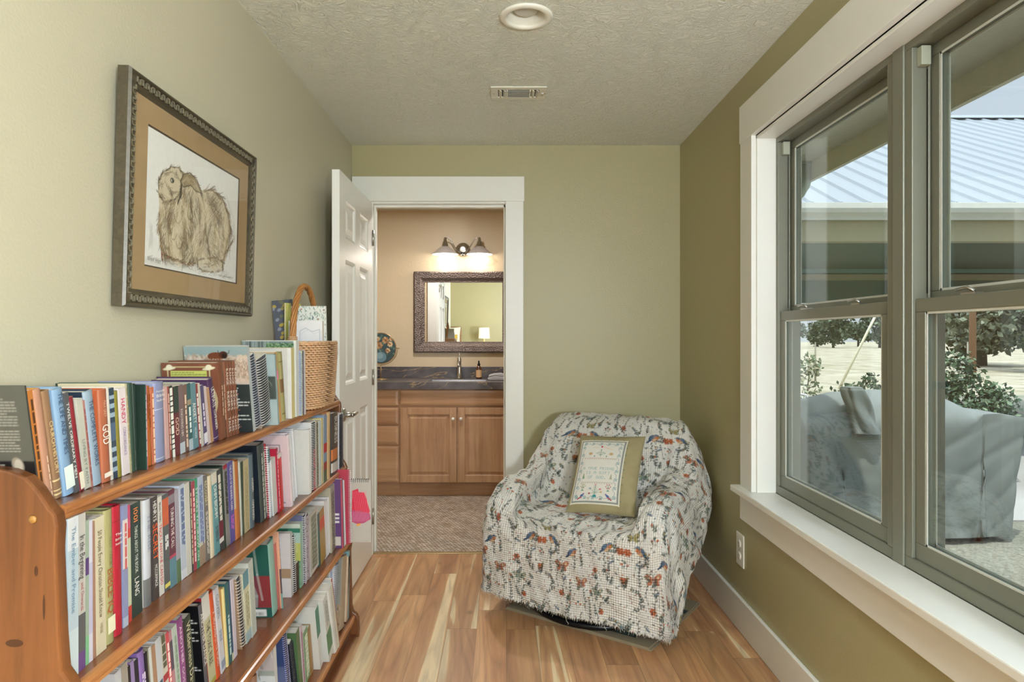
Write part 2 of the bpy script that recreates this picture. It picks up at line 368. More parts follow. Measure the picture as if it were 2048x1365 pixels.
def plank_mat():
    """hickory boards running away from the camera, pale sapwood beside brown heartwood"""
    m, nt, b = newmat('hickory planks'); L = nt.links.new
    tc = N(nt, 'ShaderNodeTexCoord'); sp = N(nt, 'ShaderNodeSeparateXYZ'); L(tc.outputs['Object'], sp.inputs[0])
    def mth(op, a, b_=None, c_=None):
        n = N(nt, 'ShaderNodeMath', operation=op)
        for i, v in enumerate((a, b_, c_)):
            if v is None: continue
            if isinstance(v, (int, float)): n.inputs[i].default_value = v
            else: L(v, n.inputs[i])
        return n.outputs[0]
    W, Ln = 0.127, 1.15
    xr = mth('DIVIDE', mth('ADD', sp.outputs['X'], 10.02), W); row = mth('FLOOR', xr); fx = mth('FRACT', xr)
    wn1 = N(nt, 'ShaderNodeTexWhiteNoise', noise_dimensions='1D'); L(row, wn1.inputs['W'])
    yr = mth('ADD', mth('DIVIDE', mth('ADD', sp.outputs['Y'], 20.0), Ln), mth('MULTIPLY', wn1.outputs['Value'], 7.3)); idx = mth('FLOOR', yr); fy = mth('FRACT', yr)
    cb = N(nt, 'ShaderNodeCombineXYZ'); L(row, cb.inputs[0]); L(idx, cb.inputs[1])
    wn2 = N(nt, 'ShaderNodeTexWhiteNoise', noise_dimensions='2D'); L(cb.outputs[0], wn2.inputs['Vector'])
    # per-board shifted grain coordinates
    off = N(nt, 'ShaderNodeVectorMath', operation='MULTIPLY_ADD'); off.inputs[1].default_value = (11, 7, 5); L(wn2.outputs['Color'], off.inputs[0]); L(tc.outputs['Object'], off.inputs[2])
    mp = N(nt, 'ShaderNodeMapping'); mp.inputs['Scale'].default_value = (10, 0.42, 1); L(off.outputs[0], mp.inputs[0])
    heart = N(nt, 'ShaderNodeTexNoise', Scale=0.95, Detail=2.0, Roughness=.45, Distortion=0.9); L(mp.outputs[0], heart.inputs['Vector'])
    mp2 = N(nt, 'ShaderNodeMapping'); mp2.inputs['Scale'].default_value = (38, 2.2, 1); L(off.outputs[0], mp2.inputs[0])
    fine = N(nt, 'ShaderNodeTexNoise', Scale=1.6, Detail=5.0, Roughness=.6, Distortion=0.4); L(mp2.outputs[0], fine.inputs['Vector'])
    mp3 = N(nt, 'ShaderNodeMapping'); mp3.inputs['Scale'].default_value = (7.5, .8, 1); L(off.outputs[0], mp3.inputs[0])
    rn = N(nt, 'ShaderNodeTexNoise', Scale=1.0, Detail=1.0, Roughness=.4, Distortion=0.3); L(mp3.outputs[0], rn.inputs['Vector'])
    ring = mth('PINGPONG', mth('MULTIPLY', rn.outputs[0], 17.0), 1.0)     # contour lines of a slow noise read as cathedral grain
    r1 = N(nt, 'ShaderNodeValToRGB'); e = r1.color_ramp.elements; e[0].position = .385; e[0].color = (*lin('#e3cda6'), 1); e[1].position = .405; e[1].color = (*lin('#c89c70'), 1)
    n = r1.color_ramp.elements.new(.66); n.color = (*lin('#ac7c58'), 1)
    L(heart.outputs[0], r1.inputs[0])
    tone = N(nt, 'ShaderNodeMapRange'); tone.inputs[3].default_value = .84; tone.inputs[4].default_value = 1.14; L(wn2.outputs['Value'], tone.inputs[0])
    fr = N(nt, 'ShaderNodeMapRange'); fr.inputs[1].default_value = .3; fr.inputs[2].default_value = .7; fr.inputs[3].default_value = .80; fr.inputs[4].default_value = 1.10; L(fine.outputs[0], fr.inputs[0])
    cr = N(nt, 'ShaderNodeMapRange'); cr.inputs[1].default_value = .0; cr.inputs[2].default_value = .55; cr.inputs[3].default_value = .84; cr.inputs[4].default_value = 1.04; L(ring, cr.inputs[0])
    vo = N(nt, 'ShaderNodeTexVoronoi', Scale=2.6); mk = N(nt, 'ShaderNodeMapping'); mk.inputs['Scale'].default_value = (1.4, .8, 0); L(off.outputs[0], mk.inputs[0]); L(mk.outputs[0], vo.inputs['Vector'])
    kn = N(nt, 'ShaderNodeMapRange'); kn.inputs[1].default_value = .015; kn.inputs[2].default_value = .075; kn.inputs[3].default_value = .38; kn.inputs[4].default_value = 1.0; L(vo.outputs['Distance'], kn.inputs[0])
    gx = mth('MULTIPLY', mth('GREATER_THAN', fx, .012), mth('GREATER_THAN', fy, .0016)); gap = mth('MULTIPLY_ADD', gx, .6, .4)
    tot = mth('MULTIPLY', mth('MULTIPLY', mth('MULTIPLY', tone.outputs[0], fr.outputs[0]), mth('MULTIPLY', cr.outputs[0], kn.outputs[0])), gap)
    mx = N(nt, 'ShaderNodeMix', data_type='RGBA', blend_type='MULTIPLY'); mx.inputs[0].default_value = 1; L(r1.outputs[0], mx.inputs[6]); L(tot, mx.inputs[7])
    L(mx.outputs[2], b.inputs['Base Color']); b.inputs['Roughness'].default_value = .34
    bp = N(nt, 'ShaderNodeBump', Strength=.3, Distance=.001); L(mth('ADD', gx, fine.outputs[0]), bp.inputs['Height']); L(bp.outputs[0], b.inputs['Normal'])
    return m
M_PLANK = plank_mat()
def mosaic_mat():
    m, nt, b = newmat('woven stone mosaic'); L = nt.links.new; tc = N(nt, 'ShaderNodeTexCoord')
    mp = N(nt, 'ShaderNodeMapping'); mp.inputs['Rotation'].default_value = (0, 0, math.radians(24)); L(tc.outputs['Object'], mp.inputs[0])
    nz = N(nt, 'ShaderNodeTexNoise', Scale=30.0); L(mp.outputs[0], nz.inputs['Vector'])
    vm = N(nt, 'ShaderNodeVectorMath', operation='MULTIPLY_ADD'); vm.inputs[1].default_value = (.008,) * 3; L(nz.outputs['Color'], vm.inputs[0]); L(mp.outputs[0], vm.inputs[2])
    br = N(nt, 'ShaderNodeTexBrick'); br.inputs['Scale'].default_value = 1; br.inputs['Brick Width'].default_value = .030; br.inputs['Row Height'].default_value = .0135
    br.inputs['Mortar Size'].default_value = .0030; br.inputs['Mortar Smooth'].default_value = .4; br.offset = .5
    br.inputs['Color1'].default_value = (*lin('#e0d8ca'), 1); br.inputs['Color2'].default_value = (*lin('#b09a82'), 1); br.inputs['Mortar'].default_value = (*lin('#4c3524'), 1)
    L(vm.outputs[0], br.inputs['Vector']); n2 = N(nt, 'ShaderNodeTexNoise', Scale=7.0, Detail=4.0); L(tc.outputs['Object'], n2.inputs['Vector'])
    mr = N(nt, 'ShaderNodeMapRange'); mr.inputs[1].default_value = .3; mr.inputs[2].default_value = .7; mr.inputs[3].default_value = .82; mr.inputs[4].default_value = 1.12; L(n2.outputs[0], mr.inputs[0])
    mx = N(nt, 'ShaderNodeMix', data_type='RGBA', blend_type='MULTIPLY'); mx.inputs[0].default_value = 1; L(br.outputs['Color'], mx.inputs[6]); L(mr.outputs[0], mx.inputs[7])
    L(mx.outputs[2], b.inputs['Base Color']); b.inputs['Roughness'].default_value = .55
    bp = N(nt, 'ShaderNodeBump', Strength=.5, Distance=.002, invert=True); L(br.outputs['Fac'], bp.inputs['Height']); L(bp.outputs[0], b.inputs['Normal'])
    return m
M_STEEL = mat('#b9b6ae', 0.28, 1.0, 0.04, name='brushed nickel'); M_DARK = mat('#1c1c1c', 0.5, name='dark gap')
struct(box('floor', (-3.2, -3.6, -.1), (XR, 3.83, 0), M_PLANK))
struct(box('floor_bathroom', (-1.75, 3.83, -.1), (XR, 5.75, 0), mosaic_mat()))
struct(box('trim_1', (-.752, 3.812, 0), (.0145, 3.846, .004), mat('#a8966f', .35, .8, name='threshold strip'), bev=.0015))
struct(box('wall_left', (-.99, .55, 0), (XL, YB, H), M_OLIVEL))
w = MB(); w.box((-.99, YB, 0), (-.766, 3.92, H)); w.box((.0285, YB, 0), (XR, 3.92, H)); w.box((-.766, YB, 2.045), (.0285, 3.92, H))
struct(w.build('wall_back', M_OLIVE))
# bathroom side skin of the same wall is tan
w = MB(); w.box((-1.75, 3.921, 0), (-.766, 3.93, H)); w.box((.0285, 3.921, 0), (XR, 3.93, H)); w.box((-.766, 3.921, 2.045), (.0285, 3.93, H))
struct(w.build('wall_bathroom_front', M_TAN))
WY0, WY1, WZ0, WZ1 = .92, 2.66, .63, 2.07
def holed_wall(x0, x1, ya, yb, holes, z1=H):
    w = MB(); y = ya
    for (a, b_, c, d) in holes:
        w.box((x0, y, 0), (x1, a, z1)); w.box((x0, a, 0), (x1, b_, c)); w.box((x0, a, d), (x1, b_, z1)); y = b_
    w.box((x0, y, 0), (x1, yb, z1)); return w
struct(holed_wall(XR, 1.19, -3.6, 3.93, [(-2.8, -1.0, WZ0, WZ1), (WY0, WY1, WZ0 - .025, WZ1)]).build('wall_right', M_OLIVE))
struct(box('wall_right_upper', (XR, -3.6, H), (1.19, .67, HB), M_OLIVE))
struct(box('wall_bathroom_right', (XR, 3.93, 0), (1.19, 5.75, H), M_TAN))
struct(box('wall_bathroom_back', (-1.87, 5.75, 0), (1.19, 5.87, H), M_TAN))
struct(box('wall_bathroom_left', (-1.87, 3.93, 0), (-1.75, 5.75, H), M_TAN))
w = MB(); w.box((-3.2, .55, 0), (-.99, .67, HB)); w.box((-.99, .55, H + .001), (XR, .67, HB)); struct(w.build('wall_bedroom_front', M_OLIVE))
struct(box('wall_bedroom_left', (-3.32, -3.6, 0), (-3.2, .67, HB), M_OLIVE))
struct(box('wall_bedroom_behind', (-3.32, -3.72, 0), (1.19, -3.6, HB), M_OLIVE))
def ceiling():
    m = MB(); cx, cy, R, Q = .08, 2.27, .072, .25; n = 32; ring, sq = [], []
    for i in range(n):
        a = 2 * math.pi * (i + .5) / n; c, s_ = math.cos(a), math.sin(a); k = Q / max(abs(c), abs(s_))
        ring.append((cx + R * c, cy + R * s_, H)); sq.append((cx + k * c, cy + k * s_, H))
    cor = [(cx - Q, cy - Q), (cx + Q, cy - Q), (cx + Q, cy + Q), (cx - Q, cy + Q)]
    m.add(ring + sq, [(i, (i + 1) % n, n + (i + 1) % n, n + i) for i in range(n)])
    for (sx, sy) in ((1, 1), (-1, 1), (-1, -1), (1, -1)):      # fill the square's corners
        pts = [p for p in sq if (p[0] - cx) * sx > Q * .8 and (p[1] - cy) * sy > Q * .8]
        c0 = (cx + sx * Q, cy + sy * Q, H)
        ax = [p for p in pts if abs(abs(p[0] - cx) - Q) < 1e-6]; ay = [p for p in pts if abs(abs(p[1] - cy) - Q) < 1e-6]
        if ax and ay:
            pa = max(ax, key=lambda p: abs(p[1] - cy)); pb = max(ay, key=lambda p: abs(p[0] - cx)); m.add([pa, c0, pb], [(0, 1, 2)])
    xs0, xs1, ys0, ys1 = -1.75, XR, .55, 5.75
    for (a, b_, c, d) in ((xs0, cx - Q, ys0, ys1), (cx + Q, xs1, ys0, ys1), (cx - Q, cx + Q, ys0, cy - Q), (cx - Q, cx + Q, cy + Q, ys1)):
        m.add([(a, c, H), (b_, c, H), (b_, d, H), (a, d, H)], [(0, 1, 2, 3)])
    m.box((-1.9, .67, H + .13), (1.19, 5.87, H + .16)); m.box((-3.32, -3.72, HB), (1.19, .67, HB + .03)); return m.build('ceiling', M_CEIL)
struct(ceiling())
# roof over the house: keeps the sun off the walls, carries soffit and fascia
M_SOFF = mat('#c6c4b8', .95, var=.12, scale=30, bump=.8, bscale=90, name='rough soffit'); M_FASC = mat('#d6d3c2', .6, name='fascia paint'); M_FASCD = mat('#6e7a66', .6, name='fascia shadow board')
m = MB(); m.box((1.19, -4, 2.327), (1.88, 5.9, 2.345)); struct(m.build('roof_soffit', M_SOFF))
m = MB(); m.box((1.88, -4, 2.215), (1.905, 5.9, 2.47)); struct(m.build('roof_fascia', M_FASC))
struct(MB().prism([(1.30, 2.93), (1.96, 2.475), (1.96, 2.50), (-1.0, 4.0), (-3.9, 2.98), (-3.9, 2.95)], 'y', -4, 5.95).build('roof', mat('#9aa0a0', .5, name='roof metal')))
struct(box('wall_outside', (1.19, -3.8, -.15), (1.205, .80, 2.327), mat('#b5ad93', .8, name='outside siding')))
# baseboards and door casing
def board(name, a, b_): return struct(box(name, a, b_, M_WHITE, bev=.004))
board('baseboard_right', (XR - .016, -3.6, 0), (XR, YB, .145)); board('baseboard_back', (.118, YB - .016, 0), (XR - .016, YB, .145))
board('baseboard_left', (XL, .55, 0), (XL + .014, 3.03, .145)); board('baseboard_behind', (-3.2, -3.6, 0), (XR - .016, -3.584, .145))
m = MB(); m.box((.0145, YB - .02, 0), (.118, YB, 2.04)); struct(m.build('trim_2', M_WHITE, bev=.002))
m = MB(); m.box((-.862, YB - .02, 0), (-.759, YB, 2.04)); struct(m.build('trim_3', M_WHITE, bev=.002))
struct(box('trim_4', (-.868, YB - .023, 2.04), (.123, YB, 2.182), M_WHITE, bev=.002))
m = MB(); m.box((.0145, YB, 0), (.0285, 3.93, 2.045)); m.box((-.766, YB, 0), (-.752, 3.93, 2.045)); m.box((-.752, YB, 2.03), (.0145, 3.93, 2.045))
m.box((.003, 3.845, 0), (.0145, 3.88, 2.03)); m.box((-.752, 3.845, 2.018), (.0145, 3.88, 2.03)); m.box((-.752, 3.845, 0), (-.742, 3.88, 2.018))
struct(m.build('trim_5', M_WHITE, bev=.0015))
m = MB(); m.box((.0135, 3.818, .835), (.0145, 3.838, .915)); struct(m.build('trim_6', M_STEEL))
m = MB(); m.box((.0145, 3.93, 0), (.118, 3.95, 2.14)); m.box((-.862, 3.93, 0), (-.759, 3.95, 2.14)); m.box((-.759, 3.93, 2.04), (.0145, 3.95, 2.14)); struct(m.build('trim_7', M_WHITE))

# ------------------------------------------------------------------ six-panel door standing open against the left wall
def door():
    # slab in local coords: hinge at (0,0), door runs to -y, thickness towards -x
    W_, T, Hd = .755, .035, 2.02; root = bpy.data.objects.new('door_1', None); sc.collection.objects.link(root); root.location = (-.750, 3.772, .008); struct(root)
    mb = MB(); st = .115; mid = .10
    rows = [(.24, .88), (1.02, 1.62), (1.72, 1.90)]; cols = [(st, W_ / 2 - mid / 2), (W_ / 2 + mid / 2, W_ - st)]
    # frame members as boxes so that panels are true recesses
    ys = [0, cols[0][0], cols[0][1], cols[1][0], cols[1][1], W_]; zs = [0, rows[0][0], rows[0][1], rows[1][0], rows[1][1], rows[2][0], rows[2][1], Hd]
    for i in range(5):
        for j in range(7):
            if i in (1, 3) and j in (1, 3, 5): continue
            mb.box((-T, -ys[i + 1], zs[j]), (0, -ys[i], zs[j + 1]))
    slab = mb.build('slab', M_DOORW, root)
    for (a, b_) in cols:
        for (c, d) in rows:
            p = MB()
            for sx, x0 in ((1, 0.0), (-1, -T)):
                def ring(o, x): return [(x, -a - o, c + o), (x, -b_ + o, c + o), (x, -b_ + o, d - o), (x, -a - o, d - o)]
                dd = -sx
                R = [ring(0, x0), ring(.010, x0 + dd * .004), ring(.018, x0 + dd * .011), ring(.030, x0 + dd * .011), ring(.055, x0 + dd * .003)]
                vs = [q for r_ in R for q in r_]; fs = [(4 * k + i, 4 * k + (i + 1) % 4, 4 * k + 4 + (i + 1) % 4, 4 * k + 4 + i) for k in range(4) for i in range(4)] + [(16, 17, 18, 19)]
                p.add(vs, fs)
            p.build('panel', M_DOORW, root)
    yh, zh = -W_ + .062, .885
    for sx, x0 in ((1, 0.0), (-1, -T)):
        h = MB(); h.lathe([(0, 0), (.032, 0), (.032, .006), (.027, .011), (.012, .012), (.011, .045), (.012, .05)], (x0, yh, zh), 24, axis='x') if sx > 0 else h.lathe([(0, 0), (.032, 0), (.032, -.006), (.027, -.011), (.012, -.012), (.011, -.045)], (x0, yh, zh), 24, axis='x')
        xx = x0 + sx * .047
        h.tube([(xx, yh - .008, zh), (xx + sx * .002, yh + .02, zh + .002), (xx, yh + .06, zh + .0035), (xx - sx * .003, yh + .105, zh)], [.0085, .0095, .009, .0065], 10)
        h.build('door_handle', M_STEEL, root)
    for z in (.22, 1.02, 1.82):
        MB().tube([(.004, .006, z - .045), (.004, .006, z + .045)], .006, 8).build('hinge', M_STEEL, root)
    MB().box((-T * .8, -W_ - .001, zh - .028), (-T * .2, -W_, zh + .028)).build('latch_plate', M_STEEL, root)
door()

# ------------------------------------------------------------------ double window with casing, stool and apron
M_VINYL = mat('#7b7c6e', .38, .15, .04, name='olive grey window frame'); M_SEAL = mat('#2a2c26', .7, name='rubber seal'); M_GLASS = glass_mat()
def window(idx, y0, y1, detail=True):
    r = bpy.data.objects.new('window_%d' % idx, None); sc.collection.objects.link(r); struct(r)
    z0, z1 = WZ0, WZ1; fr = MB(); xa, xb, t = 1.10, 1.19, .032
    fr.box((xa, y0, z0), (xb, y1, z0 + t)); fr.box((xa, y0, z1 - t), (xb, y1, z1)); fr.box((xa, y0, z0 + t), (xb, y0 + t, z1 - t)); fr.box((xa, y1 - t, z0 + t), (xb, y1, z1 - t))
    for yy in (y0 + t, y1 - t - .008): fr.box((1.139, yy, z0 + t), (1.146, yy + .008, z1 - t))
    fr.build('frame', M_VINYL, r, bev=.002)
    zm = 1.345
    def sash(nm, x0, x1, za, zb, s, top, bot):
        a, b_ = y0 + t + .002, y1 - t - .002; m = MB()
        m.box((x0, a, za), (x1, b_, za + bot)); m.box((x0, a, zb - top), (x1, b_, zb)); m.box((x0, a, za + bot), (x1, a + s, zb - top)); m.box((x0, b_ - s, za + bot), (x1, b_, zb - top))
        so = m.build(nm, M_VINYL, r, bev=.002); xm = (x0 + x1) / 2
        g = MB(); g.box((xm - .007, a + s, za + bot), (xm - .004, b_ - s, zb - top)); g.build('pane', M_GLASS, so)
        q = MB(); e = .006
        for xx in (x0 + .002, x1 - .004):
            q.box((xx, a + s, za + bot), (xx + .002, b_ - s, za + bot + e)); q.box((xx, a + s, zb - top - e), (xx + .002, b_ - s, zb - top))
            q.box((xx, a + s, za + bot), (xx + .002, a + s + e, zb - top)); q.box((xx, b_ - s - e, za + bot), (xx + .002, b_ - s, zb - top))
        q.build('glazing_bead', mat('#d4d6ce', .4, name='white glazing bead'), so)
        return so
    sash('sash', 1.148, 1.176, zm - .005, z1 - t, .036, .03, .04)
    lo = sash('sash', 1.108, 1.138, z0 + t, zm + .015, .040, .036, .045)
    for f in (.28, .72):
        y = y0 + (y1 - y0) * f; l = MB(); l.box((1.112, y - .025, zm + .015), (1.134, y + .025, zm + .02)); l.tube([(1.12, y - .012, zm + .022), (1.112, y, zm + .032), (1.108, y + .035, zm + .028)], .004, 6)
        l.build('sash_lock', M_STEEL, lo)
    for yy in (y0 + t, y1 - t - .022): MB().box((1.112, yy, z1 - t - .055), (1.138, yy + .022, z1 - t - .004)).build('stop_block', mat('#a7ab98', .5, name='stop block'), r, bev=.002)
    MB().box((1.138, y1 - t - .006, zm + .03), (1.146, y1 - t - .001, z1 - t - .06)).build('jamb_seal', M_SEAL, r)
    return r
YM0, YM1 = 1.80, 1.85
window(1, YM1, WY1); window(2, .99, YM0)
struct(box('window_mullion', (1.095, YM0, WZ0), (1.19, YM1, WZ1), M_VINYL, bev=.003))
struct(box('window_filler', (1.10, WY0, WZ0), (1.19, .99, WZ1), M_VINYL))
# bedroom window behind the camera
window(3, -2.8, -1.9); window(4, -1.9, -1.0)
cw, ct = .125, .02  # added out of view to make the bathroom brighter
m = MB(); m.box((XR, WY1 - .012, WZ0), (1.10, WY1 + .008, WZ1)); m.box((XR, WY0 - .008, WZ0), (1.10, WY0 + .012, WZ1)); m.box((XR, WY0, WZ1 - .012), (1.10, WY1, WZ1 + .008)); struct(m.build('trim_8', M_WHITE, bev=.0015))
struct(box('trim_9', (XR - ct, WY1 - .004, WZ0), (XR, WY1 - .004 + cw, WZ1 + .004), M_WHITE, bev=.002))
struct(box('trim_10', (XR - ct, WY0 + .004 - cw, WZ0), (XR, WY0 + .004, WZ1 + .004), M_WHITE, bev=.002))
struct(box('trim_11', (XR - ct - .003, WY0 - cw, WZ1 + .004), (XR, WY1 + cw, WZ1 + .16), M_WHITE, bev=.002))
struct(box('window_sill', (.968, WY0 - cw - .02, WZ0 - .025), (1.10, WY1 + cw + .02, WZ0), M_WHITE, bev=.004))
struct(box('trim_12', (XR - ct, WY0 - cw, WZ0 - .14), (XR, WY1 + cw, WZ0 - .025), M_WHITE, bev=.002))

# ------------------------------------------------------------------ ceiling can light, air vent, outlet
def can_light():
    t = thing('recessed_light', 'round white recessed can light in the textured ceiling, unlit', 'ceiling light', (.08, 2.27, H))
    w = mat('#e8e6da', .4, var=.02, name='white metal')
    m = MB(); m.lathe([(.069, -.001), (.092, -.001), (.093, -.004), (.088, -.009), (.075, -.011), (.068, -.008), (.065, .0), (.060, .05), (.056, .085)], cap=False, seg=40); m.build('trim_ring', w, t)
    m = MB(); m.lathe([(0.0, .014), (.02, .012), (.036, .014), (.044, .021), (.046, .05), (.03, .08)], seg=32); m.build('bulb', mat('#c9cac4', .35, name='frosted bulb'), t)
    m = MB(); m.lathe([(.0, .094), (.07, .094), (.07, .086)], seg=24); m.build('housing', M_DARK, t)
can_light()
def vent():
    t = thing('ceiling_vent', 'small rectangular white air register in the textured ceiling', 'vent', (.07, 2.98, H))
    w = mat('#dcdacb', .4, var=.02, name='register paint'); m = MB(); a, b_ = .125, .076
    for q in (((-a, -b_, -.006), (a, -.045, 0)), ((-a, .045, -.006), (a, b_, 0)), ((-a, -.045, -.006), (-.092, .045, 0)), ((.092, -.045, -.006), (a, .045, 0))): m.box(*q)
    m.build('face_plate', w, t, bev=.002)
    MB().box((-.092, -.045, -.0008), (.092, .045, -.0002)).build('duct', M_DARK, t)
    for x in (-.083, -.064, .064, .083):
        s = MB(); s.prism([(x - .006, -.001), (x + .004, -.011), (x + .008, -.010), (x - .002, -.001)], 'y', -.043, .043); s.build('slat', w, t)
    for k in range(5):
        y = -.036 + k * .018; s = MB(); s.prism([(y + .005, -.001), (y - .004, -.0095), (y - .0025, -.010), (y + .007, -.001)], 'x', -.05, .05); s.build('slat', w, t)
    for x in (-.052, .052): MB().box((x - .003, -.045, -.010), (x + .003, .045, -.001)).build('divider', w, t)
    MB().box((.103, -.012, -.012), (.113, .012, -.005)).build('lever', M_STEEL, t)
    for x in (-.112, .119): MB().lathe([(0, -.0075), (.003, -.0072), (.0035, -.006)], (x, 0, 0), 10).build('screw', M_STEEL, t)
vent()
def outlet():
    t = thing('wall_outlet', 'white power outlet plate low on the wall under the window', 'outlet', (XR, 2.826, .344)); w = mat('#e9e6dc', .3, var=.01, name='white plastic')
    MB().box((-.006, -.043, -.07), (0, .043, .07)).build('cover_plate', w, t, bev=.003)
    for z in (-.026, .026):
        s = MB(); s.lathe([(0, -.009), (.015, -.009), (.0165, -.006)], (0, 0, z), 20, axis='x'); so = s.build('socket', w, t)
        h = MB(); h.box((-.0096, -.007, z - .001), (-.0088, -.0055, z + .008)); h.box((-.0096, .0055, z - .001), (-.0088, .007, z + .008)); h.lathe([(0, -.0096), (.0022, -.0096)], (0, 0, z - .008), 8, axis='x'); h.build('slot', M_DARK, so)
    MB().lathe([(0, -.0075), (.003, -.0072), (.0035, -.006)], (0, 0, 0), 10, axis='x').build('screw', M_STEEL, t)
outlet()
# ------------------------------------------------------------------ bedroom behind the camera (seen in the vanity mirror, holds added fill globes)
def bedroom():
    M_SH = mat('#f6efe0', .6, name='white glass'); 
    for i, (x, y) in enumerate(((.38, -.95), (-2.4, -1.0))):
        t = thing('globe_pendant', ['opal globe pendant hanging near the bedroom windows', 'opal globe pendant hanging over the middle of the bedroom'][i], 'pendant light', (x, y, HB))  # out-of-view hanging globes, added as fill for the room
        MB().lathe([(.0, -.02), (.05, -.02), (.06, 0)], seg=24).build('canopy', M_WHITE, t); MB().tube([(0, 0, -.02), (0, 0, -.58)], .005, 8).build('cord', M_DARK, t)
        MB().lathe([(.0, -.56), (.03, -.56), (.035, -.60), (.0, -.60)], seg=20).build('fitting', M_STEEL, t)
        R = .13; MB().lathe([(R * math.sin(k * math.pi / 12), -.72 + R * math.cos(k * math.pi / 12)) for k in range(13)], seg=24).build('globe', mat('#ffffff', .4, emit=(.84, .93, 1.0), estr=L_FILL_HUNG * (1, .25)[i], name='lit opal glass'), t)
    t = thing('floor_lamp', 'globe floor lamp standing behind the camera by the bedroom window wall', 'lamp', (.78, -.75, 0))  # out-of-view globe on a stand, added to lift ceiling and left wall
    MB().lathe([(0, 0), (.14, 0), (.14, .015), (.02, .03)], seg=28).build('base', M_STEEL, t); MB().tube([(0, 0, .02), (0, 0, 1.16)], .010, 10).build('pole', M_STEEL, t)
    R = .15; MB().lathe([(R * math.sin(k * math.pi / 12), 1.30 + R * math.cos(k * math.pi / 12)) for k in range(13)], seg=24).build('globe', mat('#ffffff', .4, emit=(.86, .94, 1.0), estr=L_FILL_STAND, name='lit opal glass'), t)
    t = thing('bed', 'bed with mustard and white pillows, seen in the bathroom mirror', 'bed', (-1.55, -2.6, 0))
    MB().box((-1.0, -.95, .25), (.6, .95, .85)).build('mattress', mat('#e9e5da', .85, name='white bedding'), t, bev=.06)
    MB().box((-1.0, -.99, 0), (.6, -.95, 1.5)).build('headboard', wood('#6b4a28', '#a87c48', 'X', name='headboard wood'), t, bev=.01)
    MB().box((-.98, -.93, .05), (.58, .93, .25)).build('bed_frame', wood('#5a3b20', '#8a6238', 'X', name='bed wood'), t)
    def pillow_mesh(w, h, d, p=2.6):
        def fn(U, V_):
            x = (U - .5) * 2; z = (V_ - .5) * 2; k = (1 - np.abs(x) ** p).clip(0) ** .5 * (1 - np.abs(z) ** p).clip(0) ** .5
            return np.stack([x * w / 2 * (1 - .06 * (1 - z ** 2)), k * d / 2, z * h / 2 * (1 - .06 * (1 - x ** 2))], -1)
        return fn
    for i, (nm, x, y, z, w_, h_, col, lb) in enumerate((('pillow', .28, -.80, 1.19, .62, .60, '#f1eee6', 'large white pillow with a flange leaning on the headboard'), ('pillow', .26, -.54, 1.10, .56, .44, '#b99a3f', 'mustard yellow pillow in front of the white one'))):
        fn = pillow_mesh(w_, h_, .20); mm = mat(col, .85, name='pillow cloth')
        t2 = thing(nm, lb, 'pillow', (-1.55 + x, -2.6 + y, z), (math.radians(6), 0, 0))
        a = grid_mesh('pillow_front', fn, 25, 25, mm, t2); b_ = grid_mesh('pillow_back', lambda U, V_: fn(U, V_) * np.array([1, -1, 1]), 25, 25, mm, t2)
    t = thing('nightstand', 'wooden bedside table under the lamp, seen in the bathroom mirror', 'nightstand', (-.42, -3.2, 0))
    wd = wood('#5a3b20', '#8a6238', 'X', name='nightstand wood')
    MB().box((-.26, -.2, .1), (.26, .2, .78)).build('body', wd, t, bev=.008); MB().box((-.28, -.22, .78), (.28, .22, .81)).build('top', wd, t, bev=.004)
    MB().box((-.23, .2, .45), (.23, .215, .74)).build('drawer', wd, t, bev=.004)
    for sx in (-.23, .23):
        for sy in (-.17, .17): MB().box((sx - .02, sy - .02, 0), (sx + .02, sy + .02, .1)).build('leg', wd, t)
    t = thing('table_lamp', 'lit table lamp with a white drum shade on the nightstand, seen in the mirror', 'lamp', (-.42, -3.2, .81))
    MB().lathe([(.0, 0), (.07, 0), (.07, .015), (.02, .03), (.035, .10), (.06, .19), (.05, .27), (.015, .34), (.01, .44)], seg=24).build('base', mat('#c9b68b', .3, name='lamp base'), t)
    MB().lathe([(.125, .42), (.125, .42), (.115, .66)], seg=32, cap=False).build('lamp_shade', mat('#f0e6cf', .8, emit=(1, .86, .66), estr=.5, name='lit shade'), t)
    d = bpy.data.lights.new('bulb_light', 'POINT'); d.energy = 2.5; d.color = (1, .8, .58); d.shadow_soft_size = .04
    o = bpy.data.objects.new('bulb_light', d); sc.collection.objects.link(o); o.parent = t; o.location = (0, 0, .56)
bedroom()
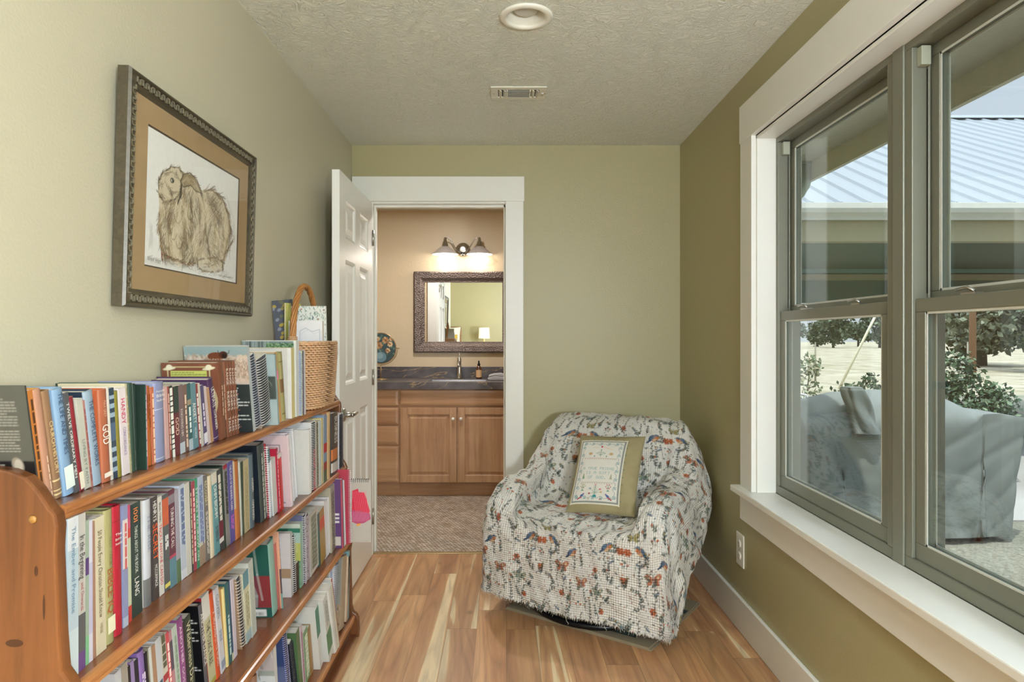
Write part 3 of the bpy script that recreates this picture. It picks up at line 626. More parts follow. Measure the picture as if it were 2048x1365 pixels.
# ------------------------------------------------------------------ bookcase
M_CASE = wood('#4c2713', '#945c3a', 'Y', 5.0, .30, 'stained pine shelf', coat=.35)
M_CASEZ = wood('#4a2711', '#83502b', 'Z', 4.0, .36, 'stained pine side', coat=.2)
M_NOSE = wood('#74401f', '#c08350', 'Y', 7.0, .28, 'worn shelf edge', coat=.08)
CY0, CY1 = 1.003, 2.778; ET = .026; BACKX = -.862
SZ = (.994, .714, .417, .091); SX = (.684, .659, .634, .619)
def bookcase():
    t = thing('bookcase', 'low brown wooden bookcase with rounded ends and four full shelves along the wall', 'bookcase', (-.75, 1.9, 0))
    prof = [(BACKX, 0), (-.605, 0), (-.602, .03), (-.605, .075), (-.613, .095), (-.628, .105), (-.634, .13), (-.640, .36), (-.634, .395), (-.631, .412), (-.637, .432),
            (-.650, .45), (-.658, .50), (-.664, .66), (-.660, .69), (-.655, .708), (-.662, .728), (-.674, .745), (-.678, .80), (-.683, .93), (-.681, .966), (-.684, .985),
            (-.693, .995), (-.700, 1.006), (-.712, 1.024), (-.730, 1.043), (-.755, 1.053), (-.785, 1.058), (BACKX, 1.058)]
    for y in (CY0, CY1 - ET):
        m = MB(); m.prism([(a + .75, b_) for a, b_ in prof], 'y', y - 1.9, y + ET - 1.9); m.build('end_panel', M_CASEZ, t, bev=.004)
    for z, x in zip(SZ, SX):
        m = MB(); q = .75 - x
        m.prism([(BACKX + .75, z), (BACKX + .75, z - .022), (q - .013, z - .022), (q - .013, z)], 'y', CY0 + ET - 1.9, CY1 - ET - 1.9)
        so = m.build('shelf', M_CASE, t); m = MB()
        m.prism([(q - .0129, z), (q - .0129, z - .025), (q - .006, z - .0255), (q - .001, z - .021), (q - .004, z - .0165), (q, z - .012), (q + .001, z - .007), (q - .001, z - .002), (q - .006, z)], 'y', CY0 + ET - 1.9, CY1 - ET - 1.9)
        m.build('front_moulding', M_NOSE, so)
    m = MB(); m.box((BACKX + .75, CY0 + ET - 1.9, .0), (-.615 + .75, CY1 - ET - 1.9, .012)); m.box((-.65 + .75, CY0 + ET - 1.9, .012), (-.64 + .75, CY1 - ET - 1.9, .066)); m.build('kick_board', M_CASE, t)
    for (x, z) in ((-.717, .979), (-.80, .98)):
        m = MB(); m.lathe([(0, CY0 - 1.9 - .0035), (.005, CY0 - 1.9 - .003), (.0068, CY0 - 1.9)], (x + .75, 0, z), 16, axis='y'); m.build('wooden_peg', wood('#8a5c28', '#c29550', 'Z', name='peg'), t)
    for (x, z, rx, rz) in ((-.745, .79, .014, .006), (-.712, .90, .003, .008), (-.70, .845, .002, .02)):
        m = MB(); pts = [(x + .75 + rx * math.cos(a), CY0 - 1.9 - .0004, z + rz * math.sin(a)) for a in [k * math.pi / 6 for k in range(12)]]; m.add(pts, [list(range(12))])
        m.build('dent', mat('#4a2a16', .5, name='dark dents'), t)
bookcase()

# ------------------------------------------------------------------ books
M_PAGE = None
def page_mat():
    m, nt, b = newmat('page edges'); tc = N(nt, 'ShaderNodeTexCoord'); mp = N(nt, 'ShaderNodeMapping'); mp.inputs['Scale'].default_value = (2, 900, 2)
    nt.links.new(tc.outputs['Object'], mp.inputs[0]); nz = N(nt, 'ShaderNodeTexNoise', Scale=1.0, Detail=2.0); nt.links.new(mp.outputs[0], nz.inputs['Vector'])
    r = N(nt, 'ShaderNodeValToRGB'); r.color_ramp.elements[0].position = .3; r.color_ramp.elements[1].position = .6
    r.color_ramp.elements[0].color = (*lin('#b3adA0'), 1); r.color_ramp.elements[1].color = (*lin('#e6e1d8'), 1)
    nt.links.new(nz.outputs[0], r.inputs[0]); nt.links.new(r.outputs[0], b.inputs['Base Color']); b.inputs['Roughness'].default_value = .85
    return m
M_PAGE = page_mat()
brng = random.Random(11)
def mute(h):
    h = h.lstrip('#'); c = [int(h[i:i + 2], 16) for i in (0, 2, 4)]; g = .3 * c[0] + .55 * c[1] + .15 * c[2]
    return '#%02x%02x%02x' % tuple(int(max(0, min(255, (v * .86 + g * .14) * .92))) for v in c)
def make_book(kind, X, y0, T, Hh, D, zs, lean, col, label, cat, group, o):
    """a book standing on a shelf, spine towards the room: root at its spine foot"""
    nm = {'h': 'hardback_book', 'p': 'paperback_book', 's': 'spiral_notebook', 'b': 'ring_binder', 'm': 'magazine', 'f': 'folder', 'd': 'paper_stack'}[kind]
    dz = T * math.sin(-lean) if lean < 0 else 0
    t = thing(nm, label, cat, (-X, y0, zs + .0005 + dz), (lean, 0, 0), group)
    rough = .32 if kind in 'hpm' else .45; col = mute(col); o = dict(o)
    if 'cb' in o: o['cb'] = mute(o['cb'])
    o['bands'] = [(a, b_, mute(c_)) for a, b_, c_ in o.get('bands', [])]
    cm = mat(col, o.get('ro', rough), var=.07, scale=25, name='book cover'); cb = mat(o.get('cb', col), o.get('ro', rough), var=.07, scale=25, name='book cover')
    T = max(T, .0022); c = min(.0026 if kind == 'h' else .0007, T * .2)
    if kind == 'd':
        m = MB(); n = max(2, min(9, int(T / .002))); r = random.Random(str(label))
        for k in range(n):
            a = r.uniform(-.003, .003); b_ = r.uniform(-.008, .0); m.box((-D - a, T * k / n, 0), (a - .003, T * (k + .8) / n, Hh + b_))
        m.build('paper_sheets', cm, t); return t
    cover = MB()
    if kind in ('h', 'b'):
        rr = min(T * .18, .006)                      # slightly rounded back
        prof = [(-.004, 0), (-rr * .5, .0), (0, T * .16), (rr * .35, T * .5), (0, T * .84), (-rr * .5, T), (-.004, T)]
        n = len(prof); zz = [0, Hh]; bands = sorted(o.get('bands', [])); cuts = [0.0]; mids = []
        for (a, b_, cc) in bands:
            if a > cuts[-1] + 1e-4: cuts.append(a); mids.append(None)
            cuts.append(b_); mids.append(cc)
        if cuts[-1] < 1 - 1e-4: cuts.append(1.0); mids.append(None)
        mats = [cm, cb]
        for k, cc in enumerate(mids):
            if cc is None: mi = 0
            else: mats.append(mat(cc, rough, name='spine band')); mi = len(mats) - 1
            za, zb = cuts[k] * Hh, cuts[k + 1] * Hh; vs = [(x, y, za) for x, y in prof] + [(x, y, zb) for x, y in prof]
            cover.add(vs, [(i, i + 1, n + i + 1, n + i) for i in range(n - 1)], mi, True)
        cover.add([(x, y, 0) for x, y in prof], [list(range(n))], 0); cover.add([(x, y, Hh) for x, y in prof], [list(range(n))], 0)
        cover.box((-D, 0, 0), (-.004, c, Hh), 1); cover.box((-D, T - c, 0), (-.004, T, Hh), 1)
        cover.build('cover', mats, t)
        pg = MB()
        if kind == 'h': pg.box((-D + .003, c, .003), (-.0035, T - c, Hh - .0035))
        else: pg.box((-D + .006, c + .001, .006), (-.012, T * .8, Hh - .02))
        pg.build('page_block', M_PAGE, t)
        if o.get('hole'): 
            q = MB(); q.lathe([(.008, .0012), (.0105, .0012), (.0105, 0)], (rr * .35, T * .5, Hh * .12), 16, axis='x', cap=False); q.build('finger_ring', M_STEEL, t)
    else:
        bands = sorted(o.get('bands', [])); mats = [cm, cb]; cuts = [0.0]; mids = []
        for (a, b_, cc) in bands:
            if a > cuts[-1] + 1e-4: cuts.append(a); mids.append(None)
            cuts.append(b_); mids.append(cc)
        if cuts[-1] < 1 - 1e-4: cuts.append(1.0); mids.append(None)
        sp = kind != 's'
        if sp:
            for k, cc in enumerate(mids):
                if cc is None: mi = 0
                else: mats.append(mat(cc, rough, name='spine band')); mi = len(mats) - 1
                cover.box((-.0012, 0, cuts[k] * Hh), (0, T, cuts[k + 1] * Hh), mi)
        x1 = -.0012 if sp else -.003
        cover.box((-D, 0, 0), (x1, c, Hh), 1); cover.box((-D, T - c, 0), (x1, T, Hh), 1); cover.build('cover', mats, t)
        MB().box((-D + .001, c, .0006), (x1 - (.0 if sp else .002), T - c, Hh - .0006)).build('page_block', M_PAGE, t)
        if kind == 's':
            MB().box((x1 - .0019, c, .004), (x1 - .0005, T - c, Hh - .004)).build('punched_edge', mat(mute(o.get('hc', '#4a4c58')), .7, name='punched holes'), t)
            w = MB(); pit = o.get('pitch', .0085); z = .008; r_ = T * .5 + .0015
            while z < Hh - .006:
                w.tube([(-.003 + math.cos(a) * .0065, T / 2 + math.sin(a) * r_, z + .0016 * math.sin(a / 2)) for a in [k * math.pi / 4 for k in range(8)]], .0012, 4, closed=True); z += pit
            w.build('wire_binding', mat(o.get('wc', '#d9d9d9'), .3, .3, name='wire'), t)
    eps = .0007 if kind != 'h' else .0024
    fs = MB(); mats = []; xsp = 0.0007 + (min(T * .18, .006) * .33 if kind in ('h', 'b') else 0)
    for (s_, cc, wf, z0, z1) in o.get('t', []):      # text running down the spine, wf = share of thickness, z as fraction from top
        L_ = (z1 - z0) * Hh; size = min(T * wf / .72, L_ / text_width(s_) * 2.2); mats.append(mat(cc, .4, name='spine lettering'))
        lay_text(fs, s_, (xsp, T / 2 - size * .36, Hh * (1 - z0)), (0, 0, -1), (0, 1, 0), size, width=L_, mi=len(mats) - 1)
    for (s_, cc, zc, hf) in o.get('ht', []):         # horizontal lettering across the spine
        mats.append(mat(cc, .4, name='spine lettering')); wd = T * .82; size = Hh * hf
        lay_text(fs, s_, (xsp, T * .09, Hh * zc), (0, 1, 0), (0, 0, 1), size, width=wd, mi=len(mats) - 1)
    if mats: fs.build('spine_title', mats, t)
    q = o.get('q')
    if q:                                           # print too small to read
        m = MB(); z = Hh * (1 - q[1]); rr_ = random.Random(str(label)); lines = 1 if T < .02 else 2
        for k in range(lines):
            yc = T * (.5 if lines == 1 else (.36 + .3 * k)); z = Hh * (1 - q[1]) ; h_ = T * (q[3] if len(q) > 3 else .34) / lines
            while z > Hh * (1 - q[2]):
                L_ = rr_.uniform(.006, .022); m.add([(xsp, yc - h_ / 2, z), (xsp, yc + h_ / 2, z), (xsp, yc + h_ / 2, z - L_), (xsp, yc - h_ / 2, z - L_)], [(0, 1, 2, 3)]); z -= L_ + .003
        m.build('spine_print', mat(q[0], .4, name='spine lettering'), t)
    if o.get('label'):                              # paper sticker at the foot of the spine
        a, b_, cc = o['label']; MB().box((xsp - .0004, T * .06, Hh * a), (xsp + .0002, T * .94, Hh * b_)).build('sticker', mat(cc, .5, name='paper sticker'), t)
    if 'art' in o:                                  # printed near cover
        cv = o['art'](D, Hh); g_ = cv.a.mean(2, keepdims=True); cv.a = (cv.a * .86 + g_ * .14) * .85
        grid_mesh('cover_print', lambda U, V_: np.stack([-D + U * D, -.0003 + 0 * U, V_ * Hh], -1), min(cv.nx, 150), min(cv.ny, 200), attr_mat(.35), t, paint=cv.sample)
    return t
def sign(x): return 1 if x >= 0 else -1
def X_of(shelf, px):
    P = {0: [(80, .729), (113, .724), (130, .720), (207, .718), (250, .719), (330, .722), (435, .722), (475, .715), (509, .690), (560, .680), (612, .672)],
         1: [(136, .685), (194, .690), (231, .700), (270, .714), (320, .717), (505, .712), (560, .69), (600, .682), (700, .670)],
         2: [(230, .70), (500, .70), (560, .69), (620, .67), (700, .655)],
         3: [(500, .66), (700, .645)]}[shelf]
    return float(np.interp(px, [p[0] for p in P], [p[1] for p in P]))
SHN = ('on the top shelf', 'on the second shelf', 'on the third shelf', 'on the bottom shelf')
CATS = {'h': 'book', 'p': 'book', 's': 'notebook', 'b': 'binder', 'm': 'magazine', 'f': 'folder', 'd': 'papers'}
def fill_shelf(sh, rows):
    zs = SZ[sh]; prev_end = CY0 + ET + .001; prev_lean = 1.2; prev_h = .2; lo = prev_end
    for row in rows:
        kind, b0, b1, t0, yt, col, desc = row[:7]; o = row[7] if len(row) > 7 else {}
        X = o.get('x') or X_of(sh, b0); y0 = X * FPX / (VX - b0); y1 = X * FPX / (VX - b1); ytw = X * FPX / (VX - t0)
        zt = CAMZ - (yt - VY) * ytw / FPX; lean = math.atan2(y0 - ytw, zt - zs); Hh = math.hypot(y0 - ytw, zt - zs)
        thick = y1 - y0; y0 = max(y0, prev_end + .0003)
        if 'lean' in o:
            lean = math.radians(o['lean']); y0 = max(y0, prev_end + max(0, prev_h * math.cos(prev_lean) * (math.tan(lean) - math.tan(prev_lean))) + .0005); y1 = y0 + thick
        gap = y0 - prev_end; h = min(Hh, prev_h); cy = CY1 - ET - .001
        if 'lean' not in o: lean = min(lean, math.atan(math.tan(prev_lean) + gap / h))
        T = max(.0025, (y1 - y0) * math.cos(lean)); foot = T * (math.cos(lean) if lean >= 0 else 1 / math.cos(lean))
        if lean < 0:
            over = (y0 + foot + Hh * math.sin(-lean)) - cy
            if over > 0: lean = -math.asin(max(0, (cy - y0 - foot) / Hh)) if cy > y0 + foot else 0
        D = o.get('d') or min(BACKX * -1 - X - .002, {'h': .150, 'p': .142, 's': .16, 'b': .17, 'm': .165, 'f': .17, 'd': .165}[kind] - brng.random() * .02)
        D = min(D, -BACKX - X - .001) if not o.get('deep') else D
        full = desc + ' ' + (o.get('where') or SHN[sh]) if not o.get('whole') else desc
        make_book(kind, X, y0, T, Hh, D, zs, lean, col, full, o.get('cat', CATS[kind]), ('books and papers ' + SHN[sh]), o)
        prev_end = y0 + foot; prev_lean = lean; prev_h = Hh
# ---- printed covers that show
def plain(bg, dots=None):
    def f(w, h):
        c = Cv(w, h, .0016, bg); c.noise(.1, 60, dots or [bg], rmin=.01, rmax=.03, al=.12); return c
    return f
def art_blurb(w, h):
    c = Cv(w, h, .0013, '#55554e'); c.rect(0, 0, w, h * .37, '#17161a'); c.lines(w * .12, h * .44, w * .86, h * .90, 19, '#a8a49a', .0016)
    c.blob(w * .80, h * .335, .009, .013, .3, '#8f8578'); c.blob(w * .805, h * .332, .0065, .010, 0, '#b5ab9c'); c.lines(w * .3, h * .29, w * .66, h * .35, 2, '#bdb8ae', .0016); return c
def art_west(w, h):
    c = Cv(w, h, .0011, '#7c4630'); c.noise(.1, 120, ['#8a5238', '#6c3a26'], rmin=.004, rmax=.02)
    c.rect(w * .10, h * .60, w * .86, h * .955, '#c9c08a'); c.rect(w * .12, h * .61, w * .84, h * .945, '#7c4630'); c.rect(w * .16, h * .70, w * .80, h * .90, '#c3c85a'); c.lines(w * .18, h * .71, w * .78, h * .89, 7, '#5f6130', .0022)
    for u in (.14, .84):
        c.blob(w * u, h * .93, .016, .004, .15, '#d9d0ac'); c.blob(w * u, h * .945, .008, .007, 0, '#e4dcc0')
    p = [(w * (.90 + .05 * math.sin(k * .55)), h * (.66 - .055 * k)) for k in range(11)]; c.curve(p, .006, '#cdbf93'); c.curve(p, .002, '#a5925f'); return c
def art_cow(w, h):
    r = random.Random(5); c = Cv(w, h, .0012, '#8fa6a8')
    for _ in range(900):
        x, y = r.random() * w, h * (.60 + .3 * r.random() ** 1.3); c.blob(x, y, r.uniform(.002, .008), r.uniform(.002, .006), r.random() * 3, r.choice(['#d2bda6', '#b89a80', '#e3d6c6', '#8b7560', '#cbb3a2']), .6)
    c.rect(0, 0, w, h * .565, '#2b3436'); c.rect(0, h * .565, w, h * .62, '#d5bcae', .7)
    c.blob(w * .50, h * .885, .022, .012, 0, '#7a3f22'); c.blob(w * .62, h * .905, .012, .010, .2, '#5a2b1c'); c.blob(w * .64, h * .895, .007, .008, 0, '#2c1a16')
    c.curve([(w * .54, h * .955), (w * .55, h * .93), (w * .60, h * .915), (w * .66, h * .915), (w * .71, h * .925), (w * .72, h * .955)], .0018, '#463226')
    for k in range(700):
        c.line(*(lambda x, y: (x, y, x + r.uniform(-.004, .004), y + .006))(w * (.35 + .65 * r.random()), h * r.uniform(.66, .84)), .0012, r.choice(['#caa98e', '#a3826a', '#e0cdbb', '#6e5a48']), .7)
    for k, (y0, y1, cc) in enumerate(((.50, .54, '#e6e6e2'), (.44, .47, '#b9504a'), (.30, .41, '#dfe3e0'), (.25, .28, '#b9504a'), (.13, .22, '#dfe3e0'), (.05, .08, '#b9504a'))):
        c.lines(w * .60, h * y0, w * .97, h * y1, max(1, int((y1 - y0) * 30)), cc, .003)
    return c
def art_teal(w, h):
    c = Cv(w, h, .0016, '#a3b9bd'); c.rect(0, h * .37, w, h * .70, '#47504c')
    p = [(w * (.8 + .12 * math.cos(a)), h * (.56 + .09 * math.sin(a))) for a in [k * .5 for k in range(9)]]; c.curve(p, .002, '#7f8a80'); return c
def art_boxes(w, h):
    c = Cv(w, h, .0014, '#d6d3cf'); c.rect(w * .93, 0, w, h, '#e9e8e4')
    for y in (.18, .52): 
        c.rect(w * .60, h * y, w * .84, h * (y + .22), '#4c4c4c'); c.rect(w * .61, h * (y + .005), w * .83, h * (y + .215), '#d6d3cf'); c.blob(w * .72, h * (y + .19), .006, .004, 0, '#4c4c4c'); c.lines(w * .66, h * (y + .03), w * .8, h * (y + .15), 5, '#9a9a9a', .0014)
    return c
def art_plants(w, h):
    r = random.Random(8); c = Cv(w, h, .0012, '#dfe3dc'); c.rect(0, h * .80, w * .95, h * .995, '#7f8f90')
    for k in range(9): c.rect(w * (.03 + k * .055), h * .80, w * (.055 + k * .055), h * .99, r.choice(['#57625f', '#9aa6a5', '#6d7a78', '#3f4a48']))
    for k in range(500): c.blob(w * r.uniform(.45, .95), h * r.uniform(.84, .97), .003, .0015, r.random() * 3, r.choice(['#3f6b45', '#6f9a68', '#2c4d37', '#8fb585']), .9)
    return c
def art_frame(bg, line, ins=.13):
    def f(w, h):
        c = Cv(w, h, .0014, bg); p = [(w * .0, h * (1 - ins)), (w * .86, h * (1 - ins)), (w * .86, h * .07)]; c.curve(p, .002, line); c.lines(w * .2, h * .76, w * .8, h * .80, 1, '#55505a', .003); c.lines(w * .8, h * .04, w * .97, h * .08, 1, '#55505a', .004)
        return c
    return f
def art_white(w, h):
    c = Cv(w, h, .0016, '#d9d8d4'); 
    for k in range(12): c.line(w * .3, h * (.08 + k * .07), w * .62, h * (.08 + k * .07), .001, '#b3b2b2')
    return c
def art_black(w, h):
    c = Cv(w, h, .0013, '#141418'); 
    for (a, b_) in ((.80, .86), (.69, .76), (.60, .66), (.44, .49), (.36, .40), (.26, .32), (.08, .17)): c.lines(w * .45, h * a, w * .95, h * b_, max(1, int((b_ - a) * 38)), '#d8d8d8', .003)
    return c
def art_green(w, h):
    c = Cv(w, h, .0013, '#1f5d55'); c.rect(0, h * .14, w, h * .58, '#7c3a45'); c.rect(w * .78, h * .14, w, h * .58, '#8f2f35'); c.lines(w * .2, h * .49, w * .65, h * .58, 4, '#e9d9d9', .0025)
    for y in (.42, .37, .28, .24, .19): c.lines(w * .2, h * y, w * .45, h * (y + .02), 1, '#e0cccc', .003)
    c.rect(w * .25, h * .02, w * .90, h * .115, '#e8e6e4')
    r = random.Random(2)
    for k in range(30): c.rect(w * (.28 + k * .0195), h * .03, w * (.28 + k * .0195) + r.uniform(.0006, .0022), h * .075, '#2a2a2a')
    c.curve([(w * .55, h * .95), (w * .62, h * .7), (w * .66, h * .5), (w * .74, h * .3), (w * .72, h * .16)], .010, '#b4c4be', .45); c.curve([(w * .75, h * .95), (w * .78, h * .6), (w * .84, h * .25)], .007, '#cfdcd6', .35); return c
def art_car(w, h):
    c = Cv(w, h, .0013, '#d3cdd0'); c.rect(0, h * .30, w, h * .45, '#a5876a'); c.rect(w * .0, h * .33, w * .55, h * .46, '#8b8f98'); c.blob(w * .42, h * .40, .020, .014, 0, '#25272c'); c.blob(w * .60, h * .365, .013, .015, 0, '#1b1c20'); c.blob(w * .60, h * .365, .006, .008, 0, '#9aa0a4')
    for y in (.86, .80, .75, .68, .60, .24, .20): c.lines(w * .1, h * y, w * .5, h * (y + .018), 1, '#5d5a60', .002)
    for k in range(12): c.rect(w * (.6 + k * .02), h * .04, w * (.6 + k * .02) + .0015, h * .085, '#2a2a2a')
    return c
def art_leaf(w, h):
    c = Cv(w, h, .0014, '#a9c9c0'); c.rect(0, h * .93, w, h, '#cfd9c8'); c.rect(0, h * .86, w, h * .93, '#2f8266'); c.rect(0, h * .42, w, h * .70, '#b9bd58'); c.rect(0, h * .40, w, h * .42, '#2f7a4c'); c.rect(0, 0, w, h * .40, '#6fa37c')
    for k in range(9): c.curve([(w * .5, h * .02), (w * (.35 + .06 * k), h * .2), (w * (.2 + .1 * k), h * .34)], .004, '#3d7a52', .7)
    for k in range(8): c.line(w * .3, h * (.56 + k * .02), w * .95, h * (.56 + k * .02), .002, '#d3d38a')
    return c
def art_navy(w, h):
    c = Cv(w, h, .0016, '#33487e'); c.rect(0, 0, w, h * .55, '#6a76a6', .75); c.blob(w * .5, h * .55, w * .5, .03, .3, '#2a3f78', .6, soft=.03); return c
def art_tooled(w, h):
    r = random.Random(4); c = Cv(w, h, .0012, '#8d8a84'); c.rect(0, 0, w, h * .36, '#a48a6c')
    for k in range(70):
        x, y, R = r.random() * w, h * (.38 + .6 * r.random()), r.uniform(.004, .016); c.curve([(x + R * math.cos(a), y + R * .7 * math.sin(a)) for a in [q * .6 for q in range(8)]], .0013, r.choice(['#4f4d4a', '#c4c1ba', '#6b6863']))
    for k in range(60): c.blob(w * r.random(), h * .34 * r.random(), .004, .006, 0, r.choice(['#4a4038', '#c2a886', '#6e5a48']), .7)
    return c
def art_leggings(w, h):
    c = Cv(w, h, .0011, '#bdb8b0'); c.rect(0, h * .93, w, h, '#6f6e72')
    a = lambda u, v: (w * (u - .42) / .58, h * v)
    c.poly([a(.48, .76), a(.64, .79), a(.66, .74), a(.82, .73), a(.97, .46), a(.92, .38), a(.55, .38), a(.46, .42)], '#d0304c')
    c.poly([a(.46, .47), a(.72, .46), a(.97, .42), a(.99, .34), a(.80, .28), a(.60, .27), a(.47, .30)], '#b8507a')
    for q in range(14): c.line(*a(.48 + q * .034, .31), *a(.51 + q * .034, .44), .0016, '#e58fb2', .6)
    for q in range(8): c.curve([a(.5 + q * .05, .75), a(.54 + q * .05, .6), a(.58 + q * .05, .44)], .0022, '#ef6f86', .7)
    c.poly([a(.60, .27), a(.72, .28), a(.70, .25), a(.60, .235)], '#e8a24e'); return c
def art_navycover(w, h):
    c = Cv(w, h, .002, '#1c2530'); return c
def art_dkgreen(w, h): return Cv(w, h, .002, '#22352f')
def art_tan(w, h):
    c = Cv(w, h, .0015, '#a5876b'); c.noise(.1, 60, ['#b3967a', '#937458'], rmin=.01, rmax=.03, al=.2); return c
def art_purple(w, h):
    c = Cv(w, h, .0016, '#65427f'); c.rect(w * .78, h * .04, w * .95, h * .17, '#d9d2cc')
    for k in range(3): c.rect(w * .80, h * (.37 + k * .055), w * .93, h * (.40 + k * .055), '#e6e0ea')
    c.rect(w * .97, 0, w, h, '#c24a5a'); return c
def art_label(w, h):
    c = Cv(w, h, .0015, '#cfcfcd'); c.rect(w * .2, h * .55, w * .75, h * .68, '#7d6436'); c.lines(w * .3, h * .57, w * .7, h * .66, 2, '#d8cfae', .003); c.rect(w * .2, h * .3, w * .75, h * .45, '#8d9cb8', .6); return c
def art_sketch(w, h):
    r = random.Random(9); c = Cv(w, h, .0013, '#d9dcdf'); c.rect(0, h * .55, w, h, '#8f9a8c', .8); c.rect(w * .6, h * .6, w, h, '#c9b8bd', .8)
    for k in range(26):
        x, y, R = w * r.uniform(.4, .9), h * r.uniform(.25, .9), r.uniform(.01, .03); c.curve([(x + R * math.cos(a), y + R * 1.3 * math.sin(a)) for a in [q * .5 for q in range(7)]], .0016, r.choice(['#3c3f44', '#5f646a', '#f2f2f2']))
    return c
W, K, G_ = '#f1efe9', '#222222', '#d7b25a'
